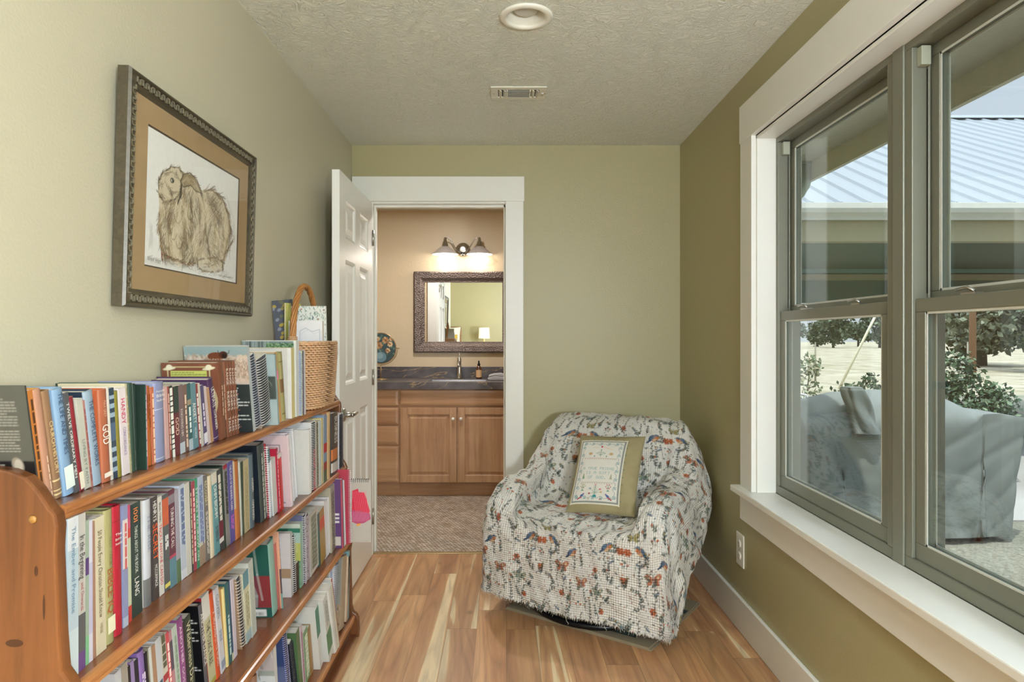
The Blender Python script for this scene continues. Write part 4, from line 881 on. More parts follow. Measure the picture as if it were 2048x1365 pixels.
TOP = [
 ('p',80,83,49,773,'#3d3e3b','charcoal paperback leaning at the rounded end, back cover text showing',{'art':art_blurb,'d':.130,'cb':'#55554e'}),
 ('p',84,92,56,783,'#c9762e','thin orange spined paperback with dark lettering, beside the charcoal one',{'q':('#4a2c18',.08,.8,.5),'bands':[(0,.12,'#e4e0da')]}),
 ('h',97,111,61,784,'#b98468','worn salmon tan clothbound book with plain rounded spine',{'cb':'#c48a3a','q':('#e6cdb0',.6,.95,.12)}),
 ('h',113,127,84,785,'#8f6a4a','old brown book with gilt lettered spine and gilt foot bands',{'cb':'#6b4218','t':[('CHURCH HISTORY','#e3c890',.55,.28,.78)],'bands':[(.03,.045,'#e0c68c'),(.07,.08,'#e0c68c'),(.16,.175,'#e0c68c')]}),
 ('h',129,151,103,782,'#7fa3c9','sky blue hardback with a pale library sticker on its foot',{'label':(.06,.27,'#d9e4e0'),'t':[('THE LIFE AND TIMES','#2d3b55',.42,.04,.62)]}),
 ('p',152,160,127,788,'#55565c','slate grey paperback with white spine title ordinary men',{'t':[('TWELVE ORDINARY MEN',W,.62,.10,.86)]}),
 ('h',161,170,137,797,'#8c1f2c','dark red hardback with white page top and small call label',{'cb':'#8c1f2c','label':(.02,.2,'#ded6c4')}),
 ('p',171,182,153,801,'#c4c3b6','grey white paperback with faint grey title',{'t':[('LIVING BY FAITH','#6d7070',.5,.45,.95)]}),
 ('p',183,187,163,803,'#b98078','narrow dusty pink paperback, right before the navy book',{'q':('#8a4a48',.1,.9,.5)}),
 ('h',188,206,168,786,'#93a9bf','rounded pale blue spined hardback with navy boards',{'cb':'#1f2f44','t':[('THE COMPLETE WORKS','#2c3f66',.45,.1,.8)]}),
 ('h',207,224,197,782,'#b4603f','rust coloured hardback with a large white title reading GOD',{'cb':'#c85c33','t':[('GOD',W,.80,.38,.60),('MAX GREY','#e2b59c',.3,.12,.30)],'label':(.05,.1,'#eadfd2')}),
 ('p',224,227,212,776,'#e2ddcf','very thin cream booklet beside the rust book'),
 ('p',228,236,219,778,'#33475c','navy paperback with pale blue stripes across its spine',{'bands':[(.08,.13,'#9fb6cf'),(.19,.24,'#9fb6cf'),(.30,.35,'#9fb6cf'),(.42,.62,'#51698a'),(.68,.73,'#9fb6cf'),(.78,.83,'#9fb6cf'),(.88,.92,'#9fb6cf')]}),
 ('h',237,245,227,784,'#8d8228','mustard green clothbound book with plain spine'),
 ('p',247,260,237,779,'#ecdfe2','white paperback titled HANDY in pink letters',{'t':[('HANDY','#c8365a',.62,.12,.42),('CONCORDANCE','#7a6aa0',.42,.45,.78)]}),
 ('p',260.5,264,250,769,'#cfc4a4','speckled cream paperback just before the dark green books',{'q':('#a79a76',.05,.9,.6)}),
 ('h',265,272,257,768,'#2f4a3d','dark forest green hardback, first of the green pair',{}),
 ('h',272.5,278,265,769,'#22382f','dark forest green hardback, second of the green pair',{}),
 ('p',279,284,276,772,'#25524c','teal green paperback with white title lettering',{'cb':'#1f332c','q':('#e5e9e2',.12,.8,.55),'x':.705}),
 ('p',284.5,289,282,773,'#c9788e','thin rose pink paperback beside the teal one',{'x':.705}),
 ('p',290,293,286,774,'#e6e1d4','thin off white booklet before the orange book',{'x':.71}),
 ('h',294,306,288,775,'#c4621c','burnt orange hardback with plain cloth spine',{'q':('#8a3d10',.1,.4,.3)}),
 ('p',307,312,302,776,'#d2724e','thin brick orange paperback with mottled lettering',{'q':('#f0cdb0',.08,.92,.6)}),
 ('h',313,333,308,768,'#8b93bd','lavender Bible handbook with white lettering across the spine',{'ht':[('Bible',W,.82,.055),('Handbook',W,.765,.042),('Family',W,.88,.035)],'bands':[(.66,.667,'#dfe0ee'),(.04,.05,'#dfe0ee')]}),
 ('p',334,340,327,776,'#d3a7a2','pale pink paperback beside the lavender handbook'),
 ('p',340.5,344,333,775,'#a34a44','thin brick red paperback with pale print',{'q':('#e2b9ac',.1,.9,.6)}),
 ('p',344.5,351,337,774,'#2f3c38','black green paperback with white streaked spine print',{'q':('#e6e8e0',.03,.95,.8)}),
 ('p',352,361,347,775,'#713038','maroon paperback with dark top and cream title GOD',{'bands':[(.62,1,'#2f423c')],'t':[('GOD','#e4cdb4',.75,.45,.72)]}),
 ('p',362,371,355,773,'#7c6468','mauve brown paperback with pale blue foot',{'bands':[(0,.16,'#c2cfdc')],'t':[('KNOWING HIM','#ddd4cc',.5,.35,.75)]}),
 ('p',371.5,379,364,772,'#7e5f58','reddish brown paperback with small cream lettering',{'q':('#ddc6b2',.15,.9,.4)}),
 ('p',379.5,387,371,770,'#33666a','deep teal paperback with tan band and pale foot label',{'bands':[(0,.17,'#b9cbd8'),(.68,.76,'#a79a80')],'q':('#e2ecec',.35,.75,.45)}),
 ('p',388,398,380,769,'#5f8d9c','blue teal paperback titled ANXIETY',{'t':[('ANXIETY',W,.6,.3,.62),('NO MORE','#dfe8ea',.4,.68,.85)]}),
 ('p',399,403,388,771,'#9b3b3e','dark red paperback with white print, next to the teal ones',{'q':('#eee1dc',.15,.9,.6)}),
 ('p',404,408.5,391,771,'#cfcabb','thin cream white paperback beside the dark red one'),
 ('p',409,416,397,775,'#5a4f80','purple paperback with worn white label at the foot',{'label':(.03,.2,'#dcd8e2'),'q':('#d5cfe4',.3,.6,.4)}),
 ('p',417,422,405,777,'#d9c4c8','pinkish white paperback before the tan one'),
 ('p',422.5,428,410,780,'#c09068','narrow tan paperback with plain spine'),
 ('h',430,440,415,762,'#4a2c58','dark purple hardback with bold white capitals down the spine',{'t':[('ULTIMATE',W,.75,.14,.46),('COMPANION',W,.6,.5,.82)],'cb':'#4a2c58','d':.14,'bands':[(.05,.06,'#cfc6d6')]}),
 ('h',443,456,435,727,'#7c4630','brown western set hardback, cover with rope frame and hats',{'art':art_west,'q':('#c7a58f',.3,.7,.3),'d':.142,'x':.718,'cb':'#7c4630'}),
 ('h',456.5,463,444,726,'#84492f','brown western set volume beside the rope framed one',{'t':[('RANGE','#f0e6dc',.7,.1,.32),('RIDERS','#f0e6dc',.7,.4,.66),('TALES','#f0e6dc',.7,.74,.94)],'x':.718}),
 ('h',463.5,469,450,726,'#7d432b','brown western set volume, third of the five',{'t':[('RANGE','#f0e6dc',.7,.1,.32),('RIDERS','#f0e6dc',.7,.4,.66),('TALES','#f0e6dc',.7,.74,.94)],'x':.718}),
 ('h',469.5,474,456,726,'#7a412a','brown western set volume, fourth of the five',{'t':[('RANGE','#f0e6dc',.7,.1,.32),('RIDERS','#f0e6dc',.7,.4,.66),('TALES','#f0e6dc',.7,.74,.94)],'x':.718}),
 ('h',474.5,480,461,726,'#884e34','brown western set volume, last of the five, beside the cattle cover',{'t':[('RANGE','#f0e6dc',.7,.1,.32),('RIDERS','#f0e6dc',.7,.4,.66),('TALES','#f0e6dc',.7,.74,.94)],'x':.718}),
 ('m',507,512,493,694,'#b9c3c8','tall magazine with a shaggy horned cow on its cover',{'art':art_cow,'x':.690,'d':.170,'cat':'magazine'}),
 ('s',513,524,498,714,'#4d5f86','blue and white spiral bound cookbook with doubled wire',{'wc':'#c9d2e6','pitch':.0075,'x':.692}),
 ('s',526,545,514,720,'#b9a894','beige covered spiral notebook with white wire',{'wc':'#eceae6','pitch':.0075,'x':.690,'cb':'#b9a894'}),
 ('h',548,560,540,711,'#8fa5a8','pale teal book with a dark band, jutting over the shelf edge',{'art':art_teal,'x':.672,'d':.155,'cb':'#a3b9bd'}),
 ('f',560.5,564,549,707,'#d9a056','orange folder with a pink index flag',{'label':(.62,.74,'#ef7fae'),'x':.684}),
 ('d',564.5,567,552,703,'#e3ded2','cream sheets between the orange folder and old gilt book',{'x':.684}),
 ('h',567.5,573,559,707,'#a39a5e','old olive gold book with brown spine label',{'bands':[(.42,.62,'#7d5a3a'),(.10,.12,'#6f6534'),(.86,.88,'#6f6534')],'x':.684}),
 ('f',584,590,582,697,'#e6d58c','grey white folder with boxed notes and a yellow spine',{'art':art_boxes,'x':.680,'d':.175}),
 ('m',593,599,592,682,'#e9e9e4','tall home magazine with green plants across its top',{'art':art_plants,'x':.680,'d':.178}),
 ('s',600,603,597,704,'#9fb0cf','thin blue edged spiral booklet beside the basket',{'wc':'#8a94b5','pitch':.006,'x':.672}),
 ('m',603.5,606,600,704,'#c9cf9a','thin yellow green magazine beside the basket',{'x':.672}),
 ('m',606.5,608.5,604,703,'#5c4a78','thin violet magazine beside the basket',{'x':.672}),
 ('m',609,612,607,702,'#dfe0e6','thin white magazine leaning nearest the basket',{'x':.672}),
]
SECOND = [
 ('p',137,157,137,1040,'#b7cbd9','pale blue and white paperback at the near end',{'t':[('The Ember and Promise','#5f7d96',.42,.06,.6)],'bands':[(0,.3,'#c9dbe2'),(.8,1,'#d8dde4')],'x':.684}),
 ('p',158,171,158,1031,'#c3c0bb','grey paperback with black title about the beginning',{'t':[('In the Beginning','#1d1d20',.8,.14,.42),('and Onwards','#a04a48',.5,.44,.62)],'bands':[(.0,.12,'#6b4a8c'),(.12,.36,'#5c5c60')],'x':.686}),
 ('p',172,178,172,1043,'#9fb29c','thin grey green paperback with a violet band',{'bands':[(.62,.74,'#5a3d7c'),(0,.2,'#7ac08c')]}),
 ('p',178.5,186,176,1044,'#d6d3e6','lilac white glossy paperback beside the brown one',{'bands':[(.2,.7,'#c3bfe0')]}),
 ('p',187,192.5,182,1046,'#a87c66','thin light brown paperback before the cream one'),
 ('p',194,213,188,1040,'#d9cfae','cream paperback about fifty people in serif style lettering',{'t':[('50 People Every Christian Should Know','#5a4f38',.42,.10,.74),('WIERSBE','#8a8066',.3,.78,.86)]}),
 ('h',214,230,209,1024,'#a9a26a','olive book with rust letters reading BIBLE IQ',{'t':[('TEST YOUR','#7d7440',.3,.2,.42),('BIBLE IQ','#a8552c',.72,.44,.78)],'label':(.08,.2,'#e0dcc0')}),
 ('h',231,247,226,1016,'#c01c34','bright red hardback with small white title lines',{'ht':[('The',W,.77,.03),('Better',W,.735,.03),('Mousetrap',W,.70,.028)],'bands':[(.88,.885,'#8c1226')]}),
 ('p',248,257,246,1013,'#8f97c4','blue lavender paperback with white label panel',{'bands':[(.48,.88,'#e6d8d6'),(.0,.08,'#b9c4dc')],'q':('#c25a58',.15,.48,.4)}),
 ('p',258,264,254,1013,'#c9d1ae','narrow paperback striped pink, cream and red',{'bands':[(0,.14,'#d8423c'),(.72,.80,'#d8423c'),(.80,1,'#d94f78')]}),
 ('p',265,285,260,1013,'#2f4340','thick dark green paperback numbered 1001 in orange',{'t':[('1001','#e58a4c',.42,.04,.17),('THINGS ABOUT THE BOOK','#dfe6dc',.30,.2,.62),('LANG',W,.45,.66,.82)]}),
 ('h',291,305,288,1003,'#c8ccd6','silver white dust jacketed book with dark lower spine',{'cb':'#cfc7bd','bands':[(0,.26,'#6f7073')],'t':[('THE RISE','#8890a4',.4,.14,.5)],'d':.145}),
 ('p',308,319,303,998,'#4a4444','charcoal paperback titled SECRET in orange',{'t':[('HENRYS',W,.62,.04,.24),('SECRET','#e8602c',.85,.26,.62),('MCCORMACK',W,.5,.66,.88)]}),
 ('p',320,329,314,997,'#e3dfd6','white paperback reading tricks anyone can do',{'t':[('BRAIN TONES','#3a3a3a',.42,.06,.26),('TRICKS ANYONE CAN DO','#c01c3c',.62,.28,.9)]}),
 ('p',330,341,325,993,'#5d6164','steel grey paperback with an orange swirl at its top',{'bands':[(.68,.96,'#d8623c')],'q':('#d9dcdc',.42,.56,.5),'label':(.04,.08,'#dccf6a')}),
 ('p',342,354,335,985,'#6d3448','maroon paperback with teal foot and white title',{'bands':[(0,.30,'#5d8fa0'),(.30,.33,'#c43a5a'),(.86,.95,'#8c8290')],'t':[('TURNING THE CALL',W,.5,.18,.6)]}),
 ('m',355.5,363,349,983,'#5c7a58','soft grey magazine with green foot behind the maroon book',{'cb':'#9d98a8','d':.165,'bands':[(.25,1,'#a9a4b4')]}),
 ('p',364,374,358,973,'#c3cde0','pale blue white paperback with barred lettering',{'q':('#5f6f94',.04,.62,.6),'bands':[(0,.1,'#dfe4ec')]}),
 ('p',374.5,384,367,971,'#d5d2c8','off white paperback with bare spine'),
 ('p',384.5,388,377,967,'#4c4a4a','thin dark grey paperback, small cream letters',{'q':('#cfc6a4',.12,.9,.5)}),
 ('p',388.5,394.5,383,966,'#b5475a','rose red paperback with pale print',{'q':('#f0c8cc',.08,.9,.45)}),
 ('p',395,400,389,960,'#2f9a70','bright green paperback with white vertical title',{'t':[('STORIES TO GROW ON',W,.6,.1,.92)]}),
 ('p',401,412,394,957,'#b3c1dc','powder blue paperback with a photo band at its foot',{'bands':[(0,.22,'#a48c78'),(.22,.26,'#d9d2bc')],'q':('#5d6ca0',.1,.7,.35)}),
 ('p',413,421,405,956,'#77706c','taupe paperback with cream letters',{'t':[('RECOVERY','#d9cda2',.62,.06,.36)],'q':('#e0dcd2',.42,.9,.3)}),
 ('h',422,431,413,956,'#e0cfae','tan wood toned hardback with cream spine edge',{'cb':'#c39a5e'}),
 ('p',431.5,440.5,422,950,'#5f9aa4','teal and cream paperback with bold white name',{'bands':[(.86,1,'#dcd6c4')],'t':[('OHM BIOHM',W,.62,.16,.56)],'q':('#2b3d42',.66,.82,.3)}),
 ('p',441,449,431,945,'#3b4046','black paperback with white and red foot bands',{'bands':[(.10,.16,'#e6e4e0'),(.16,.36,'#7c1c34')],'q':('#dcd8cc',.06,.6,.55)}),
 ('h',449.5,454,440,936,'#27382f','tall dark green hardback with plain spine',{'d':.16}),
 ('p',454.5,461,447,933,'#8a8784','grey paperback with a red block at the top of its spine',{'bands':[(.955,1,'#b4142c')],'q':('#2f2f30',.08,.6,.6)}),
 ('p',461.5,471,455,928,'#5a52a8','violet blue paperback with white capitals',{'t':[('THE PLACE OF BEGINNING AGAIN','#f0f0f6',.5,.04,.6)],'q':('#c26ac0',.66,.82,.4)}),
 ('p',471.5,475,464,927,'#ddc9a6','narrow cream and coral paperback',{'bands':[(0,.4,'#e8884c')]}),
 ('h',475.5,483,469,925,'#b5652c','chestnut orange hardback with mottled cloth'),
 ('p',483.5,485.5,478,925,'#c9d0c6','very thin white green leaflet'),
 ('p',486,489,483,925,'#3d4c3c','narrow black green paperback beside the fanned cream one'),
 ('p',489.5,500,485,924,'#c6b88c','cream olive paperback with loosely fanned pages',{'q':('#8d8458',.1,.9,.2)}),
 ('h',501,511,490,918,'#5d6f7a','slate blue hardback with white lettered spine',{'t':[('ACADEMY',W,.4,.32,.52),('COMPANION',W,.4,.62,.9)],'cb':'#4c5a62','d':.148}),
 ('h',524,537,516,893,'#3c4646','large black leather Bible with tooled silver lettering on its spine',{'cb':'#1c2530','q':('#b9bcb4',.12,.9,.35),'d':.16}),
 ('s',537.5,540,523,897,'#b3303c','thin red and white spiral booklet beside the black Bible',{'wc':'#e8e0e0','pitch':.007}),
 ('p',541,546,530,905,'#cfdbe6','pale blue white paperback leaning by the spiral booklet',{'bands':[(.8,1,'#49808a')]}),
 ('p',547,556,539,924,'#d9d9d9','short plain white paperback with squared spine',{}),
 ('p',557,561.5,547,903,'#b81c3c','crimson patterned paperback with pink speckles',{'q':('#f0a8b8',.05,.95,.6)}),
 ('p',562,568,554,912,'#e01c20','glossy fire engine red paperback',{'bands':[(.92,1,'#e6dcd6')],'ro':.2}),
 ('b',583,588,574,872,'#ead9df','pale pink binder with a thin black frame line on its cover',{'art':art_frame('#dcc3cb','#2a2a30'),'d':.185,'x':.676,'deep':1}),
 ('d',589,599,580,866,'#e6e6ec','thick stack of loose white papers beside the pink binder',{'x':.690}),
 ('b',618,624,616,861,'#e9e8e4','large white binder with a ruled cover',{'art':art_white,'d':.19,'x':.668,'deep':1}),
 ('s',625,633,624,846,'#e3e3e3','white spiral bound book with red spine print',{'wc':'#f0f0f0','pitch':.006,'q':('#c8324c',.4,.95,.5),'x':.668}),
 ('p',633.5,638,632,845,'#b9b29c','beige grey mottled paperback beside the white spiral',{'q':('#6f6a58',.02,.95,.5),'x':.668}),
 ('p',638.5,643,638,843,'#cfdfe0','thin pale aqua paperback',{'x':.668}),
 ('p',643.5,647,643,838,'#e3cf8a','narrow yellow edged paperback',{'x':.668}),
 ('m',648,654,648,832,'#7f9cc0','glossy magazine striped blue, red and green',{'bands':[(0,.18,'#3d6a48'),(.18,.3,'#a83c34'),(.44,.58,'#d01c28')],'x':.666}),
 ('h',655,661,655,826,'#d9b27c','honey coloured wooden framed book with tan edge',{'cb':'#b5713c','x':.666}),
 ('h',664,677,664,829,'#4a423e','dark brown tall book with orange band and barcode near its foot',{'bands':[(.24,.42,'#e07a3c'),(.05,.20,'#d6d2cc')],'t':[('BUSINESS',W,.5,.06,.5)],'x':.666}),
 ('s',680,687,680,829,'#d9d6dc','white spiral notebook standing against the far end board',{'wc':'#3a3a4a','pitch':.0065,'x':.666}),
]
THIRD = [
 ('p',243,255,229,1350,'#cfd2dc','pale grey white paperback at the dim near end',{}),
 ('p',256,268,242,1335,'#a9a398','greige paperback beside the dim grey one',{}),
 ('p',269,274,254,1338,'#24262b','thin black paperback beside the violet striped one',{}),
 ('p',275,282,259,1328,'#7d62a4','violet striped paperback with pale lilac edge',{'bands':[(.5,1,'#9a86c4')]}),
 ('p',283,291,267,1327,'#252a3c','midnight blue paperback between two purple ones',{}),
 ('h',292,304,276,1309,'#8a6ab8','wide lilac purple hardback with white lettering',{'q':('#e3d6f0',.2,.7,.4)}),
 ('p',304.5,309,288,1310,'#1f2233','narrow black blue paperback after the lilac book',{}),
 ('p',309.5,312,293,1300,'#8c8a72','thin khaki paperback',{}),
 ('p',312.5,317,297,1298,'#d9dedc','thin white paperback beside the khaki one',{}),
 ('p',317.5,325,302,1297,'#b58a6e','tan paperback with faint orange tip',{}),
 ('p',325.5,336,309,1285,'#cdd3dc','white paperback with a grey blue sketch on its spine',{'q':('#4f5f74',.4,.95,.7)}),
 ('p',336.5,346,320,1277,'#d6d0c4','cream paperback with dark and red leafy print',{'q':('#5a5a4a',.0,.3,.7),'bands':[(.55,.62,'#b83a44')]}),
 ('p',346.5,353,329,1273,'#e8505c','coral red and white spined paperback',{'bands':[(0,.4,'#f0908c')],'q':('#f6e6e2',.1,.9,.5)}),
 ('p',353.5,359,337,1267,'#c98a96','dusty pink paperback with dark top block',{'bands':[(.6,.9,'#5a5468')]}),
 ('p',359.5,368,344,1258,'#c3d1c6','pale mint white paperback',{'q':('#8aa08e',.1,.9,.4)}),
 ('p',368.5,378,354,1243,'#9a4f94','magenta purple paperback with white title',{'t':[('ANOTHER GOSPEL','#f0dcee',.45,.08,.78)]}),
 ('p',378.5,383,363,1250,'#2a2c33','thin charcoal black paperback',{}),
 ('p',383.5,394,369,1240,'#33463c','dark green paperback with cream script down its spine',{'t':[('Wilderness Days','#d6d2b0',.7,.06,.8)]}),
 ('h',411,419,396,1215,'#5c5a62','black book with rows of white words on its back cover',{'art':art_black,'t':[('ANOTHER DANCE',W,.6,.1,.7)],'cb':'#141418','d':.15}),
 ('p',420,433,403,1199,'#cfcaa0','olive cream paperback titled TOXIC RULE',{'bands':[(.74,1,'#e2e0dc'),(.0,.05,'#b8b04a')],'t':[('THE TOXIC RULE','#3a3a34',.55,.3,.78)],'cb':'#a3202c'}),
 ('h',434,443,417,1192,'#e0562c','vivid orange hardback with white title',{'t':[('A THOUSAND LITTLE WORDS','#f6ded0',.55,.22,.86)]}),
 ('p',444,452,428,1182,'#dcdde6','white paperback with grey capital letters',{'t':[('CLOVERS','#6a6e7c',.6,.08,.36)],'q':('#7a86a8',.5,.62,.3),'label':(.05,.14,'#8f98b0')}),
 ('h',455,459,445,1180,'#e8d38a','yellow edged hardback with golden wooden toned cover',{'cb':'#c2934e','d':.155}),
 ('p',459.5,465,450,1170,'#2f6a70','deep teal paperback with pale title',{'q':('#c9e0e0',.4,.9,.5),'d':.155}),
 ('h',465.5,469,456,1165,'#31506f','navy blue hardback with cream foot',{'bands':[(0,.1,'#cfcaa6')],'cb':'#1f2d40'}),
 ('p',469.5,475,461,1162,'#dccfe0','lavender white paperback before the brown spiral',{}),
 ('s',485,493,473,1161,'#9c7a62','kraft brown spiral bound book with dark wire holes',{'wc':'#e6dfd6','pitch':.009,'art':art_tan,'cb':'#a5876b'}),
 ('p',494,504,486,1150,'#dcd8b8','cream paperback with teal top and a small drawing',{'bands':[(.78,1,'#5f97a8'),(0,.16,'#a9c8d0')],'q':('#8a8858',.3,.7,.25)}),
 ('p',505,514,496,1128,'#d3d9cf','ivory white paperback with green tinted edge',{'q':('#9aa8a0',.1,.9,.15)}),
 ('h',545,558,535,1092,'#8fc0b4','green and red book wrapped in clear plastic, barcode on its back',{'art':art_green,'cb':'#1f5d55','d':.165,'x':.690}),
 ('p',558.5,561,549,1090,'#c86a62','thin coral red paperback behind the plastic wrapped book',{'x':.688}),
 ('h',562,567,552,1069,'#e2a486','rolled peach book with dark patterned lower spine',{'bands':[(0,.2,'#6fa6a0'),(.2,.52,'#4d4650')],'x':.680,'q':('#5a4440',.1,.45,.5)}),
 ('f',583,587,580,1068,'#c9c6c8','light grey folder with a vintage car wheel picture',{'art':art_car,'x':.682,'d':.17}),
 ('s',587.5,592,583,1075,'#2b2b33','black and white speckled spiral notebook',{'wc':'#e6e6ea','pitch':.007,'x':.680}),
 ('p',593,599,592,1130,'#3b2c2c','short dark brown paperback',{'x':.680}),
 ('f',602,607,600,1049,'#9cc2ac','folder striped aqua, yellow and green with a leaf',{'art':art_leaf,'x':.676,'d':.175}),
 ('s',608,614,604,1035,'#6a6f94','blue tweed spiral notebook with white wire',{'wc':'#ececf2','pitch':.006,'x':.672,'q':('#d6cfe0',.02,.98,.8)}),
 ('s',614.5,620,609,1036,'#5c3f52','plum tweed spiral notebook beside the blue one',{'wc':'#d8cfd4','pitch':.006,'x':.672,'q':('#cfb8c4',.02,.98,.7)}),
 ('m',622,638,618,1035,'#cfcbbf','cream magazine with grey floral drawing on its spine side',{'q':('#7d8272',.05,.9,.6),'bands':[(0,.08,'#e4e0d6')],'x':.672}),
 ('p',638.5,642,632,1035,'#2f5f5c','thin bottle green paperback',{'x':.670}),
 ('p',643,652,638,1027,'#b59448','mustard gold paperback with bright orange band',{'bands':[(.62,.84,'#e8501c')],'x':.670}),
 ('d',653,662,650,1003,'#e0dcdc','white sheets inside a clear plastic sleeve',{'x':.668}),
 ('p',663,672,656,983,'#bdb49c','beige newspaper toned booklet with an ink sketch',{'q':('#6a6454',.1,.95,.4),'x':.664}),
 ('p',686,688.5,681,963,'#65427f','purple book with white block letters and a label on its cover',{'art':art_purple,'x':.634,'d':.2}),
 ('d',690,694,686,965,'#dde2e0','loose white papers beside the purple book',{'x':.632}),
 ('s',697,702.5,695,945,'#c63a55','rose red spiral notebook with white wire at the far end',{'wc':'#f0e4e6','pitch':.0065,'x':.615}),
]
BOTTOM = [
 ('m',512,521,506,1330,'#b9c6dc','pale blue magazine beside the brown paper tube',{'x':.668}),
 ('m',555,560,545,1262,'#e3e4e6','magazine with a grey ink sketch of leaves on its cover',{'art':art_sketch,'x':.668,'d':.17}),
 ('s',580,585,566,1262,'#3b4f8a','navy blue spiral notebook with violet wire',{'art':art_navy,'wc':'#b9b4e0','pitch':.0075,'x':.666,'d':.175}),
 ('s',593,598,580,1290,'#20242c','short black spiral notebook with white edging',{'wc':'#3a3f4c','pitch':.008,'x':.664}),
 ('p',601,607,592,1268,'#557a4c','moss green book with plain cover',{'art':plain('#557a4c',['#63885a','#486c42']),'x':.662,'d':.17}),
 ('p',608,612,600,1256,'#dcc9d4','pink and white striped booklet',{'q':('#b86a94',.1,.9,.4),'x':.662}),
 ('p',613,621,606,1270,'#7aa878','leaf green paperback with white pattern',{'q':('#e0ecd8',.1,.9,.7),'x':.660}),
 ('h',622,629,609,1280,'#a37c48','gold brown paperback leaning between the green ones',{'x':.660}),
 ('p',630,636,610,1256,'#e3e4e0','white paperback with deep green upper spine',{'lean':15,'bands':[(.5,.95,'#1f7a58')],'x':.640}),
 ('p',640,649.5,620,1250,'#e0e3e0','white leaning paperback with a green label low on its spine',{'lean':19,'bands':[(.12,.46,'#3f8f60')],'q':('#8a9690',.1,.45,.3),'x':.622}),
 ('h',650,657,628,1232,'#dfe0da','thick ivory hardback leaning over the green labelled one',{'lean':21,'x':.616}),
 ('h',657.5,660.5,634,1224,'#d2cfbc','cream hardback leaning behind the ivory one',{'lean':21.5,'x':.616}),
 ('m',661,662.5,637,1208,'#c8322f','white magazine with a red top edge, leaning',{'lean':21.5,'cb':'#e0ddd8','x':.618,'d':.165}),
 ('f',646,647,640,1175,'#c9c9c8','pale grey folder with a brown label on its cover',{'art':art_label,'x':.648,'d':.175}),
 ('p',647.3,648.8,642,1167,'#e4e4ea','white paperback with a violet monogram',{'q':('#7a7fb0',.1,.5,.5),'x':.648}),
 ('p',649,651,648,1152,'#a9b3d0','blue plaid paper covered booklet',{'q':('#d6dcec',.02,.98,.8),'x':.648}),
 ('s',651.3,655,656,1150,'#e9e6ea','white spiral booklet with red and violet spine letters',{'q':('#c0486a',.1,.95,.55),'wc':'#d6d6e2','pitch':.007,'x':.648}),
 ('b',657,673,663,1147,'#a3adbd','wide silver grey ring binder with grooved spine',{'bands':[(0,.0001,'#a3adbd')],'x':.650,'d':.175}),
 ('h',675,690,681,1128,'#b9a68c','scrapbook with a tooled grey leather cover',{'art':art_tooled,'x':.640,'d':.18,'deep':0}),
 ('p',692,695,697,1116,'#dfc3a4','thin peach and white paperback beside the scrapbook',{'x':.640}),
 ('m',695.5,698,700,1103,'#79adb6','aqua blue magazine against the end board',{'x':.640,'d':.17}),
]
for _sh, _rows in enumerate((TOP, SECOND, THIRD, BOTTOM)): fill_shelf(_sh, _rows)
# ------------------------------------------------------------------ other things on the bookcase
def pad():
    y = 2.690; z0 = .4325; x1 = -.540; w = .26; h = .255
    t = thing('spiral_sketch_pad', 'grey top bound spiral pad with magenta leggings on its front, jutting past the bookcase', 'notebook', (x1, y, z0 - .0145))
    def art(ww, hh): return art_leggings(ww, hh)
    cv = Cv(w, h, .0012, '#bdb8b0'); sub = art_leggings(.078, h); cv.a[-sub.nx:, :sub.ny][:, :cv.ny] = sub.a[:, :cv.ny] if sub.nx <= cv.nx else cv.a
    MB().box((-w, 0, 0), (0, .006, h)).build('pages', M_PAGE, t)
    grid_mesh('front_cover', lambda U, V_: np.stack([-w + U * w, -.0006 + 0 * U, V_ * h], -1), 180, 200, attr_mat(.45), t, paint=cv.sample)
    MB().box((-w, .006, 0), (0, .0068, h)).build('back_cover', mat('#77757a', .5, name='grey card'), t)
    m = MB(); x = -w + .01
    while x < -.004:
        m.tube([(x, .003 + .0065 * math.cos(a), h - .003 + .0085 * math.sin(a)) for a in [k * math.pi / 4 for k in range(8)]], .0009, 4, closed=True); x += .0085
    m.build('wire_binding', mat('#33343a', .35, .6, name='black wire'), t)
pad()
def tube():
    t = thing('paper_tube', 'brown rolled paper tube standing on the bottom shelf, by the blue magazine', 'tube', (-.65, 1.70, SZ[3] + .0005))
    MB().lathe([(.0125, 0), (.0125, .292), (.0108, .292), (.0108, .004), (.0, .004)], seg=20, cap=False).build('roll', mat('#7c5640', .7, name='brown paper'), t)
tube()
M_WICK = mat('#c9a27c', .65, var=.22, scale=60, name='wicker'); M_WICKD = mat('#a9743f', .5, var=.25, scale=50, name='dark wicker')
